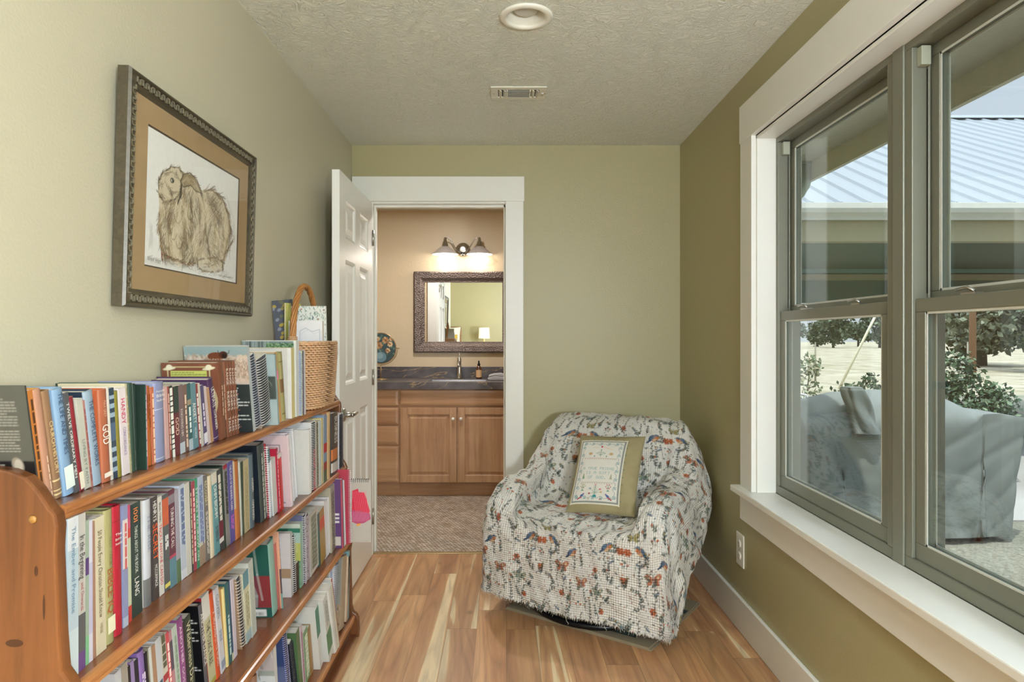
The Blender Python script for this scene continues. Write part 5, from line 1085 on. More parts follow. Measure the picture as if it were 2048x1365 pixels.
def basket():
    cx, cy, z0 = -.752, 2.50, SZ[0] + .001
    t = thing('wicker_basket', 'tall woven wicker basket with an arched twisted handle at the bookcase end', 'basket', (cx, cy, z0))
    A, B, Ht = .096, .178, .240; n = 3.2
    def P(a, z, off=0.0):
        c, s_ = math.cos(a), math.sin(a); f = .90 + .10 * min(1, z / .2) ; f *= 1 - .05 * max(0, (.03 - z) / .03)
        return Vector((sign(c) * abs(c) ** (2 / n) * (A * f + off), sign(s_) * abs(s_) ** (2 / n) * (B * f + off), z))
    NS = 64; NW = 17; st = [2 * math.pi * k / NS for k in range(NS)]
    ms = MB()
    for k in range(0, NS, 2): ms.tube([P(st[k], z) for z in (.004, .06, .12, .18, Ht)], .0018, 4)
    ms.build('stakes', M_WICKD, t)
    w = MB(); rows = 29
    for r_ in range(rows):
        z = .008 + r_ * (Ht - .012) / (rows - 1); pts = []
        for k in range(NS * 2):
            a = math.pi * k / NS; ph = (r_ % 2) * math.pi; off = .0038 * math.sin(NS / 2 * a / 1.0 + ph)
            pts.append(P(a, z + .0012 * math.sin(NS / 2 * a + ph + 1.0), off))
        w.tube(pts, .0040, 5, closed=True)
    w.build('weave', M_WICK, t)
    for z, rr in ((.006, .0055), (Ht + .002, .0055)):
        m = MB()
        for ph in (0, math.pi): m.tube([P(2 * math.pi * k / 96, z + .003 * math.cos(k * 1.1 + ph), .003 * math.sin(k * 1.1 + ph)) for k in range(96)], rr * .75, 6, closed=True)
        m.build('braided_rim', M_WICK, t)
    m = MB(); m.prism([tuple(P(2 * math.pi * k / 40, .01, -.004))[:2] for k in range(40)], 'z', .002, .008); m.build('basket_base', M_WICKD, t)
    lin_ = MB(); q = [P(2 * math.pi * k / 60, .01, -.006) for k in range(60)]; u = [P(2 * math.pi * k / 60, Ht - .004, -.006) for k in range(60)]
    lin_.add(q + u, [(k, (k + 1) % 60, 60 + (k + 1) % 60, 60 + k) for k in range(60)]); lin_.build('inner_wall', mat('#6e4c2e', .8, name='inner wicker'), t)
    h = MB(); path = []
    for k in range(33):
        a = math.pi * k / 32; path.append(Vector((0, -.150 * math.cos(a), Ht - .03 + .245 * math.sin(a) ** .82)))
    for s_ in range(5):
        pts = []
        for k, p in enumerate(path):
            ph = 2 * math.pi * s_ / 5 + k * .62; tn = (path[min(k + 1, 32)] - path[max(k - 1, 0)]).normalized(); nn = tn.cross(Vector((1, 0, 0)))
            pts.append(p + Vector((1, 0, 0)) * .0072 * math.cos(ph) + nn * .0072 * math.sin(ph))
        h.tube(pts, .0050, 6)
    h.build('handle', M_WICKD, t)
    for y in (-.150, .150):
        m = MB()
        for k in range(5): m.tube([(.0145 * math.cos(a), y + .0145 * math.sin(a), Ht + .006 * k - .002) for a in [j * math.pi / 6 for j in range(12)]], .0032, 5, closed=True)
        m.build('handle_binding', M_WICK, t)
basket()
def flat_book(nm, label, cat, loc, rotz, w, th, h, col, art=None, tilt=0, group='reading matter in the basket', lean=0):
    """sheet-like item standing in the basket; local x = width, -y = face seen, z = up"""
    t = thing(nm, label, cat, loc, (lean, tilt, rotz), group); c = mat(col, .4, name='card')
    MB().box((0, 0, 0), (w, .001, h)).build('cover', c, t); MB().box((.0008, .001, .001), (w - .001, th - .001, h - .001)).build('pages', M_PAGE, t); MB().box((0, th - .001, 0), (w, th, h)).build('back_cover', c, t)
    if art:
        cv = art(w, h); grid_mesh('cover_print', lambda U, V_: np.stack([U * w, -.0004 + 0 * U, V_ * h], -1), min(120, cv.nx), min(160, cv.ny), attr_mat(.35), t, paint=cv.sample)
    return t
def art_bot(w, h):
    r = random.Random(12); c = Cv(w, h, .0012, '#dcded8')
    for k in range(420):
        x, y, a, L = r.random() * w, r.random() * h, r.choice([.8, 1.2, 1.9, 2.3]), r.uniform(.004, .011); c.line(x, y, x + L * math.cos(a), y + L * math.sin(a), .0022, r.choice(['#3f6a70', '#4d7d74', '#2f5058', '#6a8f86']), .9)
    for k in range(16): c.blob(r.random() * w, r.random() * h, .0035, .0035, 0, r.choice(['#a8806a', '#8a6a70']))
    return c
def art_binder(w, h):
    c = Cv(w, h, .0012, '#e0e0e4'); p = [(w * .3, h * .5), (w * .34, h * .86), (w * .5, h * .90), (w * .7, h * .85), (w * .92, h * .88), (w * .93, h * .5)]
    c.curve(p, .0022, '#aab0bf'); c.curve([(x + .006, y - .008) for x, y in p], .0012, '#c3c8d2'); c.poly([(w * .55, h * .55), (w * .80, h * .66), (w * .88, h * .62), (w * .72, h * .52)], '#cf6a5e'); return c
def art_photo(w, h):
    r = random.Random(13); c = Cv(w, h, .0014, '#4c4f5c')
    for k in range(60): c.blob(r.random() * w, r.random() * h, .008, .006, r.random(), r.choice(['#2f3340', '#8a8fa0', '#b99f38', '#6b6a4c']), .8)
    return c
flat_book('paperback_book', 'botanical patterned notebook standing in the wicker basket', 'notebook', (-.797, 2.495, 1.05), math.radians(2), .128, .012, .325, '#dcded8', art_bot, lean=math.radians(4))
flat_book('ring_binder', 'small white binder with a coral corner mark in the basket', 'binder', (-.787, 2.425, 1.05), math.radians(3), .122, .030, .268, '#dfe0e4', art_binder, lean=math.radians(3))
flat_book('folder', 'yellow green folder edge between the basket papers', 'folder', (-.806, 2.44, 1.05), math.radians(75), .10, .006, .335, '#c6c36a')
flat_book('magazine', 'curled dark photo magazine behind the basket handle', 'magazine', (-.838, 2.47, 1.05), math.radians(4), .075, .006, .345, '#4c4f5c', art_photo, tilt=math.radians(-5))
# ------------------------------------------------------------------ framed rabbit sketch on the left wall
def picture():
    ya, yb, za, zb = 1.458, 2.206, 1.327, 1.862
    t = thing('framed_picture', 'framed sepia sketch of a shaggy lop eared rabbit in a tan mat', 'picture', (XL + .004, (ya + yb) / 2, za), (0, math.radians(1.6), 0))
    w, h, d, f = yb - ya, zb - za, .030, .042
    fm = wood('#2c271c', '#544b3a', 'Y', 9.0, .38, 'bronze brown frame'); fl = mat('#8d8672', .35, .5, name='worn frame highlight')
    m = MB()
    prof = [(0, 0), (d * .8, 0), (d, .004), (d, .008), (d * .86, .011), (d * .86, .030), (d * .74, .034), (d * .60, .042), (0, .042)]   # (x out, inset)
    cs = lambda x, i: [(x, -w / 2 + i, i), (x, w / 2 - i, i), (x, w / 2 - i, h - i), (x, -w / 2 + i, h - i)]
    vs = [q for (x, i) in prof for q in cs(x, i)]; n = len(prof)
    m.add(vs, [(4 * k + j, 4 * k + (j + 1) % 4, 4 * ((k + 1) % n) + (j + 1) % 4, 4 * ((k + 1) % n) + j) for k in range(n) for j in range(4)])
    m.build('frame', fm, t)
    o = MB(); a, b_ = .0125, .0285; xr = d * .86 + .0002; step = .0118; hh = .0022
    def seg(u0, v0, u1, v1): o.box((xr, u0, v0), (xr + hh, u1, v1))
    k = 0; y = -w / 2 + .030
    while y < w / 2 - .034:
        for (z0, z1) in ((a, b_), (h - b_, h - a)):
            seg(y, z0, y + .0032, z1); zz = z1 - .0032 if k % 2 else z0; seg(y, zz, y + step, zz + .0032)
        y += step; k += 1
    z = .030; k = 0
    while z < h - .034:
        for (y0, y1) in ((-w / 2 + a, -w / 2 + b_), (w / 2 - b_, w / 2 - a)):
            seg(y0, z, y1, z + .0032); yy = y1 - .0032 if k % 2 else y0; seg(yy, z, yy + .0032, z + step)
        z += step; k += 1
    o.build('fretwork', fl, t)
    # mat with bevelled window
    y0, y1, z0, z1 = 1.557 - (ya + yb) / 2, 2.098 - (ya + yb) / 2, .100, .437
    mt = mat('#a08663', .85, var=.14, scale=14, name='suede mat board'); mb = MB(); i = .040
    O = [(-w / 2 + i, i), (w / 2 - i, i), (w / 2 - i, h - i), (-w / 2 + i, h - i)]; I = [(y0, z0), (y1, z0), (y1, z1), (y0, z1)]
    mb.add([(.017, *p) for p in O] + [(.017, *p) for p in I], [(k, (k + 1) % 4, 4 + (k + 1) % 4, 4 + k) for k in range(4)]); mb.build('mat_board', mt, t)
    e = MB(); I2 = [(y0 + .004, z0 + .004), (y1 - .004, z0 + .004), (y1 - .004, z1 - .004), (y0 + .004, z1 - .004)]
    e.add([(.017, *p) for p in I] + [(.0145, *p) for p in I2], [(k, (k + 1) % 4, 4 + (k + 1) % 4, 4 + k) for k in range(4)], 0); e.build('mat_bevel', mat('#4c4034', .7, name='inner mat edge'), t)
    AW, AH = y1 - y0 - .008, z1 - z0 - .008; cv = Cv(AW, AH, .00125, '#e4e4e2'); r = random.Random(21)
    def A(cx, cy):       # crop pixel of the photo -> place on the drawing
        px, py = 200 + cx / 2.438, 100 + cy / 2.438; y = .853 * FPX / (VX - px); z = CAMZ - (py - VY) * y / FPX
        return (y - 1.561, z - (za + .104))
    def wisps(pts, n, ln, cols, wd=.0013, jit=.008, al=.75, ang=None):
        jit *= .6; ln *= .72
        P = [A(*p) for p in pts]
        for _ in range(n):
            k = r.randrange(len(P) - 1); u = r.random(); x = P[k][0] * (1 - u) + P[k + 1][0] * u + r.gauss(0, jit); y = P[k][1] * (1 - u) + P[k + 1][1] * u + r.gauss(0, jit)
            a = ang if ang is not None else math.atan2(P[k + 1][1] - P[k][1], P[k + 1][0] - P[k][0]); a += r.gauss(0, .16); q = [(x, y)]
            for s_ in range(4): a += r.gauss(0, .14); q.append((q[-1][0] + math.cos(a) * ln / 4, q[-1][1] + math.sin(a) * ln / 4))
            cv.curve(q, wd * r.uniform(.6, 1.5), r.choice(cols), al)
    br = ['#6b5842', '#8d7758', '#4a3e32', '#a28f6e', '#57483a']; lt = ['#c6b89a', '#d6ccb4', '#b3a27f']
    for (c0, rx, ry, al) in (((560, 860), .030, .05, .2), ((420, 640), .026, .012, .4)):
        x, y = A(*c0); cv.blob(x, y, rx, ry, 0, '#a8946e', min(1, al * 1.2), soft=.02); cv.blob(x, y, rx * .7, ry * .7, 0, '#a08c6a', al * .5, soft=.03)
    cv.poly([A(*p) for p in ((278,745),(270,690),(272,640),(290,600),(330,568),(372,580),(400,600),(440,612),(480,685),(530,675),(580,715),(612,790),(626,890),(612,980),(595,1030),(592,1080),(500,1086),(466,1046),(390,1052),(300,1025),(285,930),(274,850))], '#c3b38f', .75)
    for (p, w_, cc, al) in (([(480,700),(500,780),(505,880),(485,1000)], .016, '#8f7c5c', .45), ([(400,700),(395,800),(405,900),(385,1000)], .014, '#94815f', .5), ([(380,640),(385,700),(350,745),(300,745)], .010, '#6e5c44', .5), ([(615,800),(622,900),(600,1000)], .014, '#8f7c5c', .45),
                            ([(290,780),(284,880),(300,990)], .010, '#8f7c5c', .45), ([(530,850),(515,930),(530,1000)], .008, '#7d6a4e', .5), ([(560,800),(565,900),(550,990)], .020, '#e0d7c0', .6), ([(440,760),(445,900),(440,1010)], .016, '#dcd2b8', .55), ([(330,800),(345,900),(340,990)], .014, '#d8cdb2', .5)): cv.curve([A(*q) for q in p], w_, cc, al)
    for k in range(7): x, y = A(230 + k * 60, 1030 + k * 8); cv.blob(x, y, .05, .008, -.1, '#c9c9c6', .5, soft=.01)
    body = [(480, 690), (530, 680), (580, 720), (615, 800), (628, 880), (622, 960), (600, 1020)]; wisps(body, 170, .05, br, .0014, .004)
    wisps([(510, 740), (560, 800), (590, 880), (590, 960), (570, 1010)], 130, .05, br + lt, .0013, .009); wisps([(505, 800), (505, 870), (520, 940), (530, 1000)], 60, .035, br, .0012, .004); wisps([(500, 720), (540, 760), (575, 840), (580, 960)], 200, .05, lt + br, .0011, .018)
    wisps([(540, 820), (550, 900), (545, 980)], 60, .04, lt, .0018, .007); wisps([(600, 1010), (625, 960), (640, 930)], 40, .03, br, .0013, .003)
    wisps([(470, 700), (480, 800), (480, 900), (465, 1010)], 150, .05, br + lt, .0014, .010)
    for (p, n) in (([(290, 760), (280, 850), (290, 930), (310, 1000)], 120), ([(330, 760), (330, 850), (340, 960)], 120), ([(380, 740), (400, 830), (410, 940), (400, 1020)], 140), ([(430, 720), (440, 850), (445, 1000)], 120)): wisps(p, n, .035, br + lt + ['#7a5648'], .0015, .007)
    for (cx, cy) in ((330, 820), (350, 880), (320, 930), (380, 930), (400, 880), (370, 800), (430, 790)):
        x, y = A(cx, cy); R = r.uniform(.010, .018)
        for q in range(3): cv.curve([(x + (R + q * .0016) * math.cos(a), y + (R * 1.3 + q * .0016) * math.sin(a)) for a in [math.pi * (1.05 + j * .11) for j in range(9)]], .0013, r.choice(br), .75)
    body_px = ((278,745),(300,740),(350,745),(400,620),(440,630),(480,690),(530,685),(580,725),(608,800),(618,890),(605,980),(585,1030),(500,1030),(460,1036),(390,1040),(305,1010),(292,930),(282,850))
    def inside(x, y):
        c_ = False; n_ = len(body_px)
        for i_ in range(n_):
            (x0, y0_), (x1, y1_) = body_px[i_], body_px[i_ - 1]
            if (y0_ > y) != (y1_ > y) and x < (x1 - x0) * (y - y0_) / (y1_ - y0_) + x0: c_ = not c_
        return c_
    for _ in range(2600):
        X_, Y_ = r.uniform(275, 620), r.uniform(620, 1040)
        if not inside(X_, Y_): continue
        fl = .35 * math.sin(X_ * .03 + Y_ * .017) + (.5 if X_ > 500 else 0) * (Y_ - 850) / 200; dx = 26 * math.sin(fl); dy = 26 * math.cos(fl)
        shade = math.sin(X_ * .055 + 1.2 * math.sin(Y_ * .022)); cols_ = (['#4a3e30', '#5f4e3a', '#6b5842'] if shade < -.35 else ['#d8cdb2', '#e2d9c4', '#b3a27f'] if shade > .4 else ['#8d7758', '#a28f6e', '#7a6850'])
        p0, p1, p2 = A(X_, Y_), A(X_ + dx * .5 + r.gauss(0, 3), Y_ + dy * .5), A(X_ + dx, Y_ + dy); cv.curve([p0, p1, p2], .0012, r.choice(cols_), .75)
    head = [(275, 700), (272, 640), (290, 600), (330, 570), (365, 575), (388, 600), (385, 640), (380, 690), (350, 730), (300, 740), (275, 700)]; wisps(head, 130, .02, br, .0014, .0022); wisps(head, 50, .016, ['#3a3128'], .0012, .0015)
    wisps([(300, 640), (330, 680), (340, 720)], 60, .02, lt + br, .0013, .006); wisps([(375, 640), (400, 610), (440, 620), (465, 660), (480, 700)], 120, .03, br, .0014, .003); wisps([(390, 650), (430, 650), (460, 690)], 80, .025, lt + br, .0013, .005)
    wisps([(385, 650), (380, 700), (370, 740)], 60, .02, ['#3a3128', '#4a3e32'], .0016, .002)
    cv.poly([A(*p) for p in ((378, 645), (392, 606), (425, 600), (458, 634), (482, 700), (455, 690), (428, 660), (395, 668))], '#9a8a6c', .6)
    for _ in range(3): cv.curve([A(p[0] + r.gauss(0, 1.5), p[1] + r.gauss(0, 1.5)) for p in ((378, 645), (392, 606), (425, 600), (458, 634), (482, 700), (455, 690), (428, 660), (395, 668), (378, 645))], .0014, '#3e3428', .8)
    for (p_, q_) in (((285, 700), (330, 745)), ((300, 605), (345, 590)), ((280, 640), (300, 690)), ((330, 700), (372, 690)), ((350, 600), (372, 640))):
        for _ in range(14): u_ = r.random(); cv.line(*A(p_[0] + r.gauss(0, 8), p_[1] + r.gauss(0, 8)), *A(p_[0] + (q_[0] - p_[0]) * u_ + r.gauss(0, 8), p_[1] + (q_[1] - p_[1]) * u_ + r.gauss(0, 8)), .0011, r.choice(['#5f4e3a', '#7a6850', '#4a3e30']), .6)
    for (cx, cy, a, b_, cc) in ((338, 636, .0100, .0068, '#2f2a26'), (338, 636, .0058, .0036, '#e9e6dc'), (340, 636, .0042, .0042, '#2a2622'), (343, 632, .0008, .0008, '#f0f0ee')): x, y = A(cx, cy); cv.blob(x, y, a, b_, .2, cc)
    wisps([(475, 1060), (470, 1030), (500, 1015), (560, 1015), (595, 1035), (595, 1070), (560, 1085), (500, 1080), (475, 1060)], 120, .02, br, .0014, .0018); wisps([(490, 1050), (560, 1050)], 50, .02, lt + br, .0013, .005)
    wisps([(300, 1000), (350, 1020), (420, 1045), (450, 1040)], 110, .022, br + ['#7a3f34'], .0015, .004); wisps([(295, 985), (300, 1020)], 25, .012, ['#8a3a30', '#6b2c28'], .0014, .002)
    wisps([(225, 1010), (330, 1035), (470, 1080), (640, 1115)], 60, .03, ['#a3a09a', '#8a8680'], .0011, .003, .6)
    wisps([(238, 900), (242, 980)], 20, .04, ['#cfcfcc'], .003, .006, .6, ang=1.4); wisps([(600, 700), (640, 820), (645, 900)], 25, .04, ['#cfcfcc', '#c3c3bf'], .003, .004, .5)
    x0, y0_ = A(228, 1022)
    for k, cc in enumerate('RABBIT STUDY'):
        if cc != ' ': cv.line(x0 + k * .0052, y0_ - k * .0004, x0 + k * .0052 + .0015, y0_ + .008 - k * .0004, .0011, '#4c4a48'); cv.line(x0 + k * .0052 + .0012, y0_ + .007 - k * .0004, x0 + k * .0052 + .0035, y0_ + .003 * (k % 3) - k * .0004, .001, '#4c4a48')
    cv.curve([A(595 + k * 5, 1098 + (k % 2) * 7 + k) for k in range(11)], .0011, '#3c3a38')
    grid_mesh('sketch', lambda U, V_: np.stack([.0143 + 0 * U, y0 + .004 + U * AW, z0 + .004 + V_ * AH], -1), 400, 250, attr_mat(.8), t, paint=cv.sample)
    MB().box((.001, -w / 2 + .02, .02), (.0095, w / 2 - .02, h - .02)).build('backing', mat('#6e5a40', .9, name='backing board'), t)
    g = MB(); g.add([(.0195, -w / 2 + i, i), (.0195, w / 2 - i, i), (.0195, w / 2 - i, h - i), (.0195, -w / 2 + i, h - i)], [(0, 1, 2, 3)]); g.build('glass', glass_mat('picture glass', (.985, .985, .98), .7, 1.35), t)
picture()
# ------------------------------------------------------------------ armchair under a woven throw, pillow, flattened carton
CO = Vector((.278, 2.81, 0)); CR = Vector((.883, -.469, 0)); CD = Vector((.469, .883, 0)); CANG = math.atan2(-.469, .883)
def armchair():
    t = thing('swivel_armchair', 'swivel glider armchair on a black steel ring, hidden under a patterned throw', 'chair', CO, (0, 0, CANG))
    fab = mat('#4a3028', .9, var=.2, bump=.3, name='dark brown upholstery')
    MB().box((-.27, .05, .17), (.27, .52, .405)).build('seat', fab, t, bev=.03)
    for s_ in (-1, 1): MB().box((s_ * .375, .13, .15), (s_ * .315, .42, .50)).build('armrest', fab, t, bev=.03)
    m = MB(); m.prism([(.52, .2), (.70, .2), (.705, .79), (.655, .80), (.50, .42)], 'x', -.28, .28); m.build('backrest', fab, t, bev=.02)
    c = (0.02, .305)
    MB().lathe([(.05, .06), (.05, .17), (.0, .17)], (c[0], c[1], 0), 20).build('swivel_post', mat('#1a1a1c', .4, .6, name='black steel'), t)
    m = MB(); m.tube([(c[0] + .30 * math.cos(a), c[1] + .30 * math.sin(a), .034) for a in [k * math.pi / 32 for k in range(64)]], .014, 10, closed=True)
    for a in (.6, 2.2, 3.8, 5.3): m.tube([(c[0], c[1], .06), (c[0] + .29 * math.cos(a), c[1] + .29 * math.sin(a), .036)], .012, 8)
    m.build('base_ring', mat('#17181b', .3, .5, name='black enamel'), t)
armchair()
def motif_tile():
    w, h = .46, .42; c = Cv(w, h, .0014, '#dfddd6'); r = random.Random(31); D = '#3c4742'; D2 = '#4e5a52'; RU = '#b2603a'; R2 = '#9c4a34'; BL = '#64788c'
    class Wrap:
        def __getattr__(s, nm):
            f = getattr(c, nm)
            def g(*a, **k):
                for dx in (-w, 0, w):
                    for dy in (-h, 0, h):
                        if nm == 'blob': f(a[0] + dx, a[1] + dy, *a[2:], **k)
                        elif nm == 'line': f(a[0] + dx, a[1] + dy, a[2] + dx, a[3] + dy, *a[4:], **k)
                        else: f([(x + dx, y + dy) for x, y in a[0]], *a[1:], **k)
            return g
    q = Wrap()
    def leaf(x, y, a, L=.011, cc=D): q.blob(x + L / 2 * math.cos(a), y + L / 2 * math.sin(a), L / 2, L * .24, a, cc, .9)
    def sprig(x, y, a, L, n=6, cc=D, bend=.0, berries=None):
        px, py = x, y
        for k in range(n):
            a += bend; nx, ny = px + math.cos(a) * L / n, py + math.sin(a) * L / n; q.line(px, py, nx, ny, .0019, cc)
            for s_ in (-1, 1): leaf(nx, ny, a + s_ * .85, .0105 * (1.1 - k / n * .4), cc)
            px, py = nx, ny
        if berries: q.blob(px, py, .0042, .0042, 0, berries)
        else: leaf(px, py, a, .011, cc)
    def bird(x, y, f, k=1.25):
        q.blob(x, y, .017 * k, .0135 * k, f * .5, '#a8683f', .85); q.blob(x - f * .010 * k, y + .001, .015 * k, .0078 * k, f * .75, BL); q.blob(x + f * .011 * k, y + .011 * k, .0080 * k, .0070 * k, 0, BL); q.blob(x + f * .013 * k, y + .004 * k, .006 * k, .006 * k, 0, '#c87a48'); q.blob(x + f * .002 * k, y - .008 * k, .009 * k, .004 * k, .3, '#d4b48c')
        for j in range(3): q.line(x - f * (.004 + .004 * j) * k, y + .004 * k, x - f * (.016 + .004 * j) * k, y - .006 * k, .0012, '#33465e')
        q.poly([(x - f * .016 * k, y - .004 * k), (x - f * .034 * k, y - .019 * k), (x - f * .030 * k, y - .023 * k), (x - f * .009 * k, y - .011 * k)], '#44566e'); q.line(x + f * .018 * k, y + .012 * k, x + f * .024 * k, y + .010 * k, .003, D); q.blob(x + f * .013 * k, y + .013 * k, .0016, .0016, 0, '#222222')
        q.line(x, y - .012 * k, x + f * .002, y - .024 * k, .0018, D); q.line(x + f * .005, y - .012 * k, x + f * .006, y - .024 * k, .0018, D)
    def flower(x, y, R=.013, cc=RU):
        R *= 1.2
        for k in range(6): q.blob(x + R * .6 * math.cos(k * 1.05), y + R * .6 * math.sin(k * 1.05), R * .45, R * .36, k * 1.05, cc, .95)
        q.blob(x, y, R * .35, R * .35, 0, R2); q.blob(x + .001, y + .002, R * .15, R * .15, 0, '#d6a878')
    def butterfly(x, y, s_=1.0, cc=RU, a=0):
        s_ *= 1.15
        for sx in (-1, 1): q.blob(x + sx * .012 * s_, y + .005 * s_, .012 * s_, .007 * s_, sx * .45, cc, .9); q.blob(x + sx * .009 * s_, y - .006 * s_, .008 * s_, .005 * s_, -sx * .5, cc, .9); q.blob(x + sx * .013 * s_, y + .006 * s_, .004 * s_, .003 * s_, 0, '#d8c3a0', .8)
        q.line(x, y - .010 * s_, x, y + .010 * s_, .0024, D); 
        for sx in (-1, 1): q.line(x, y + .009 * s_, x + sx * .006, y + .017 * s_, .0012, D)
    def bells(x, y, f):
        q.curve([(x, y - .06), (x + f * .004, y - .02), (x + f * .012, y), (x + f * .024, y - .004)], .0018, D)
        for k in range(4): q.blob(x + f * (.006 + k * .006), y - .010 - k * .003, .0026, .0062, f * .2, '#5f6f82')
    def shroom(x, y):
        for dx, hh in ((-.012, .018), (0, .026), (.012, .016)): q.line(x + dx * .6, y, x + dx, y + hh, .002, D2); q.blob(x + dx, y + hh, .0065, .0038, 0, RU if dx else D2)
    bird(.10, .345, 1); bird(.235, .345, -1); bird(.36, .30, 1)
    flower(.155, .335, .014); flower(.182, .335, .014); flower(.168, .215, .013); flower(.30, .12, .013); flower(.035, .24, .012); flower(.395, .395, .012, '#a8563a'); flower(.07, .07, .011)
    butterfly(.30, .235, 1.5); butterfly(.05, .15, 1.15, '#7d8a7a'); butterfly(.20, .395, 1.1, '#8d8348'); butterfly(.415, .18, 1.3, '#9c5a3c'); butterfly(.17, .03, 1.2, '#6f8487')
    shroom(.17, .265); shroom(.40, .07); shroom(.305, .37)
    for (x, y, f) in ((.135, .30, -1), (.21, .30, 1), (.02, .33, 1), (.33, .20, -1), (.26, .06, 1)): bells(x, y, f)
    for (x, y, a, L, b_) in ((.168, .18, 1.2, .045, .05), (.168, .18, 1.95, .045, -.05), (.10, .19, 1.4, .11, .03), (.235, .19, 1.75, .11, -.03), (.01, .02, 1.5, .10, .04), (.33, .02, 1.6, .09, -.04), (.37, .22, 1.3, .06, .08),
                             (.42, .25, 1.7, .09, .03), (.06, .37, 1.0, .04, .1), (.27, .27, 1.4, .07, .0), (.12, .10, 2.4, .06, .05), (.20, .10, .7, .06, -.05), (.24, .12, 1.57, .05, .05), (.36, .12, 2.0, .06, -.08), (.33, .33, .4, .05, .1), (.055, .20, 2.3, .04, .1), (.13, .39, 1.3, .045, .1), (.26, .39, 1.8, .045, -.1)):
        sprig(x, y, a, L, max(4, int(L / .013)), r.choice([D, D, D2, '#3e4b4b']), b_, r.choice([None, RU, '#a8763e']))
    for k in range(11):                                   # long wandering stems
        x, y, a = .02 + k * .042, r.random() * h, 1.57 + r.uniform(-.2, .2); pts = [(x, y)]
        for j in range(9): a += r.uniform(-.3, .3); a = 1.57 + (a - 1.57) * .7; pts.append((pts[-1][0] + .013 * math.cos(a), pts[-1][1] + .013 * math.sin(a))); leaf(pts[-1][0], pts[-1][1], a + r.choice([-.9, .9]), .012, r.choice([D, D2]))
        q.curve(pts, .0016, D)
    for _ in range(34): sprig(r.random() * w, r.random() * h, r.uniform(.3, 2.8), r.uniform(.025, .05), 4, r.choice([D, D2, '#3e4b4b', '#4b5a52']), r.uniform(-.15, .15), r.choice([None, RU, '#8a7a4a']))
    for _ in range(120): x, y = r.random() * w, r.random() * h; q.blob(x, y, r.uniform(.0018, .0036), None, 0, r.choice([RU, R2, D, '#a88a4e', BL]), .85)
    for _ in range(110): leaf(r.random() * w, r.random() * h, r.random() * 6.3, r.uniform(.008, .012), r.choice([D, D2]))
    return c
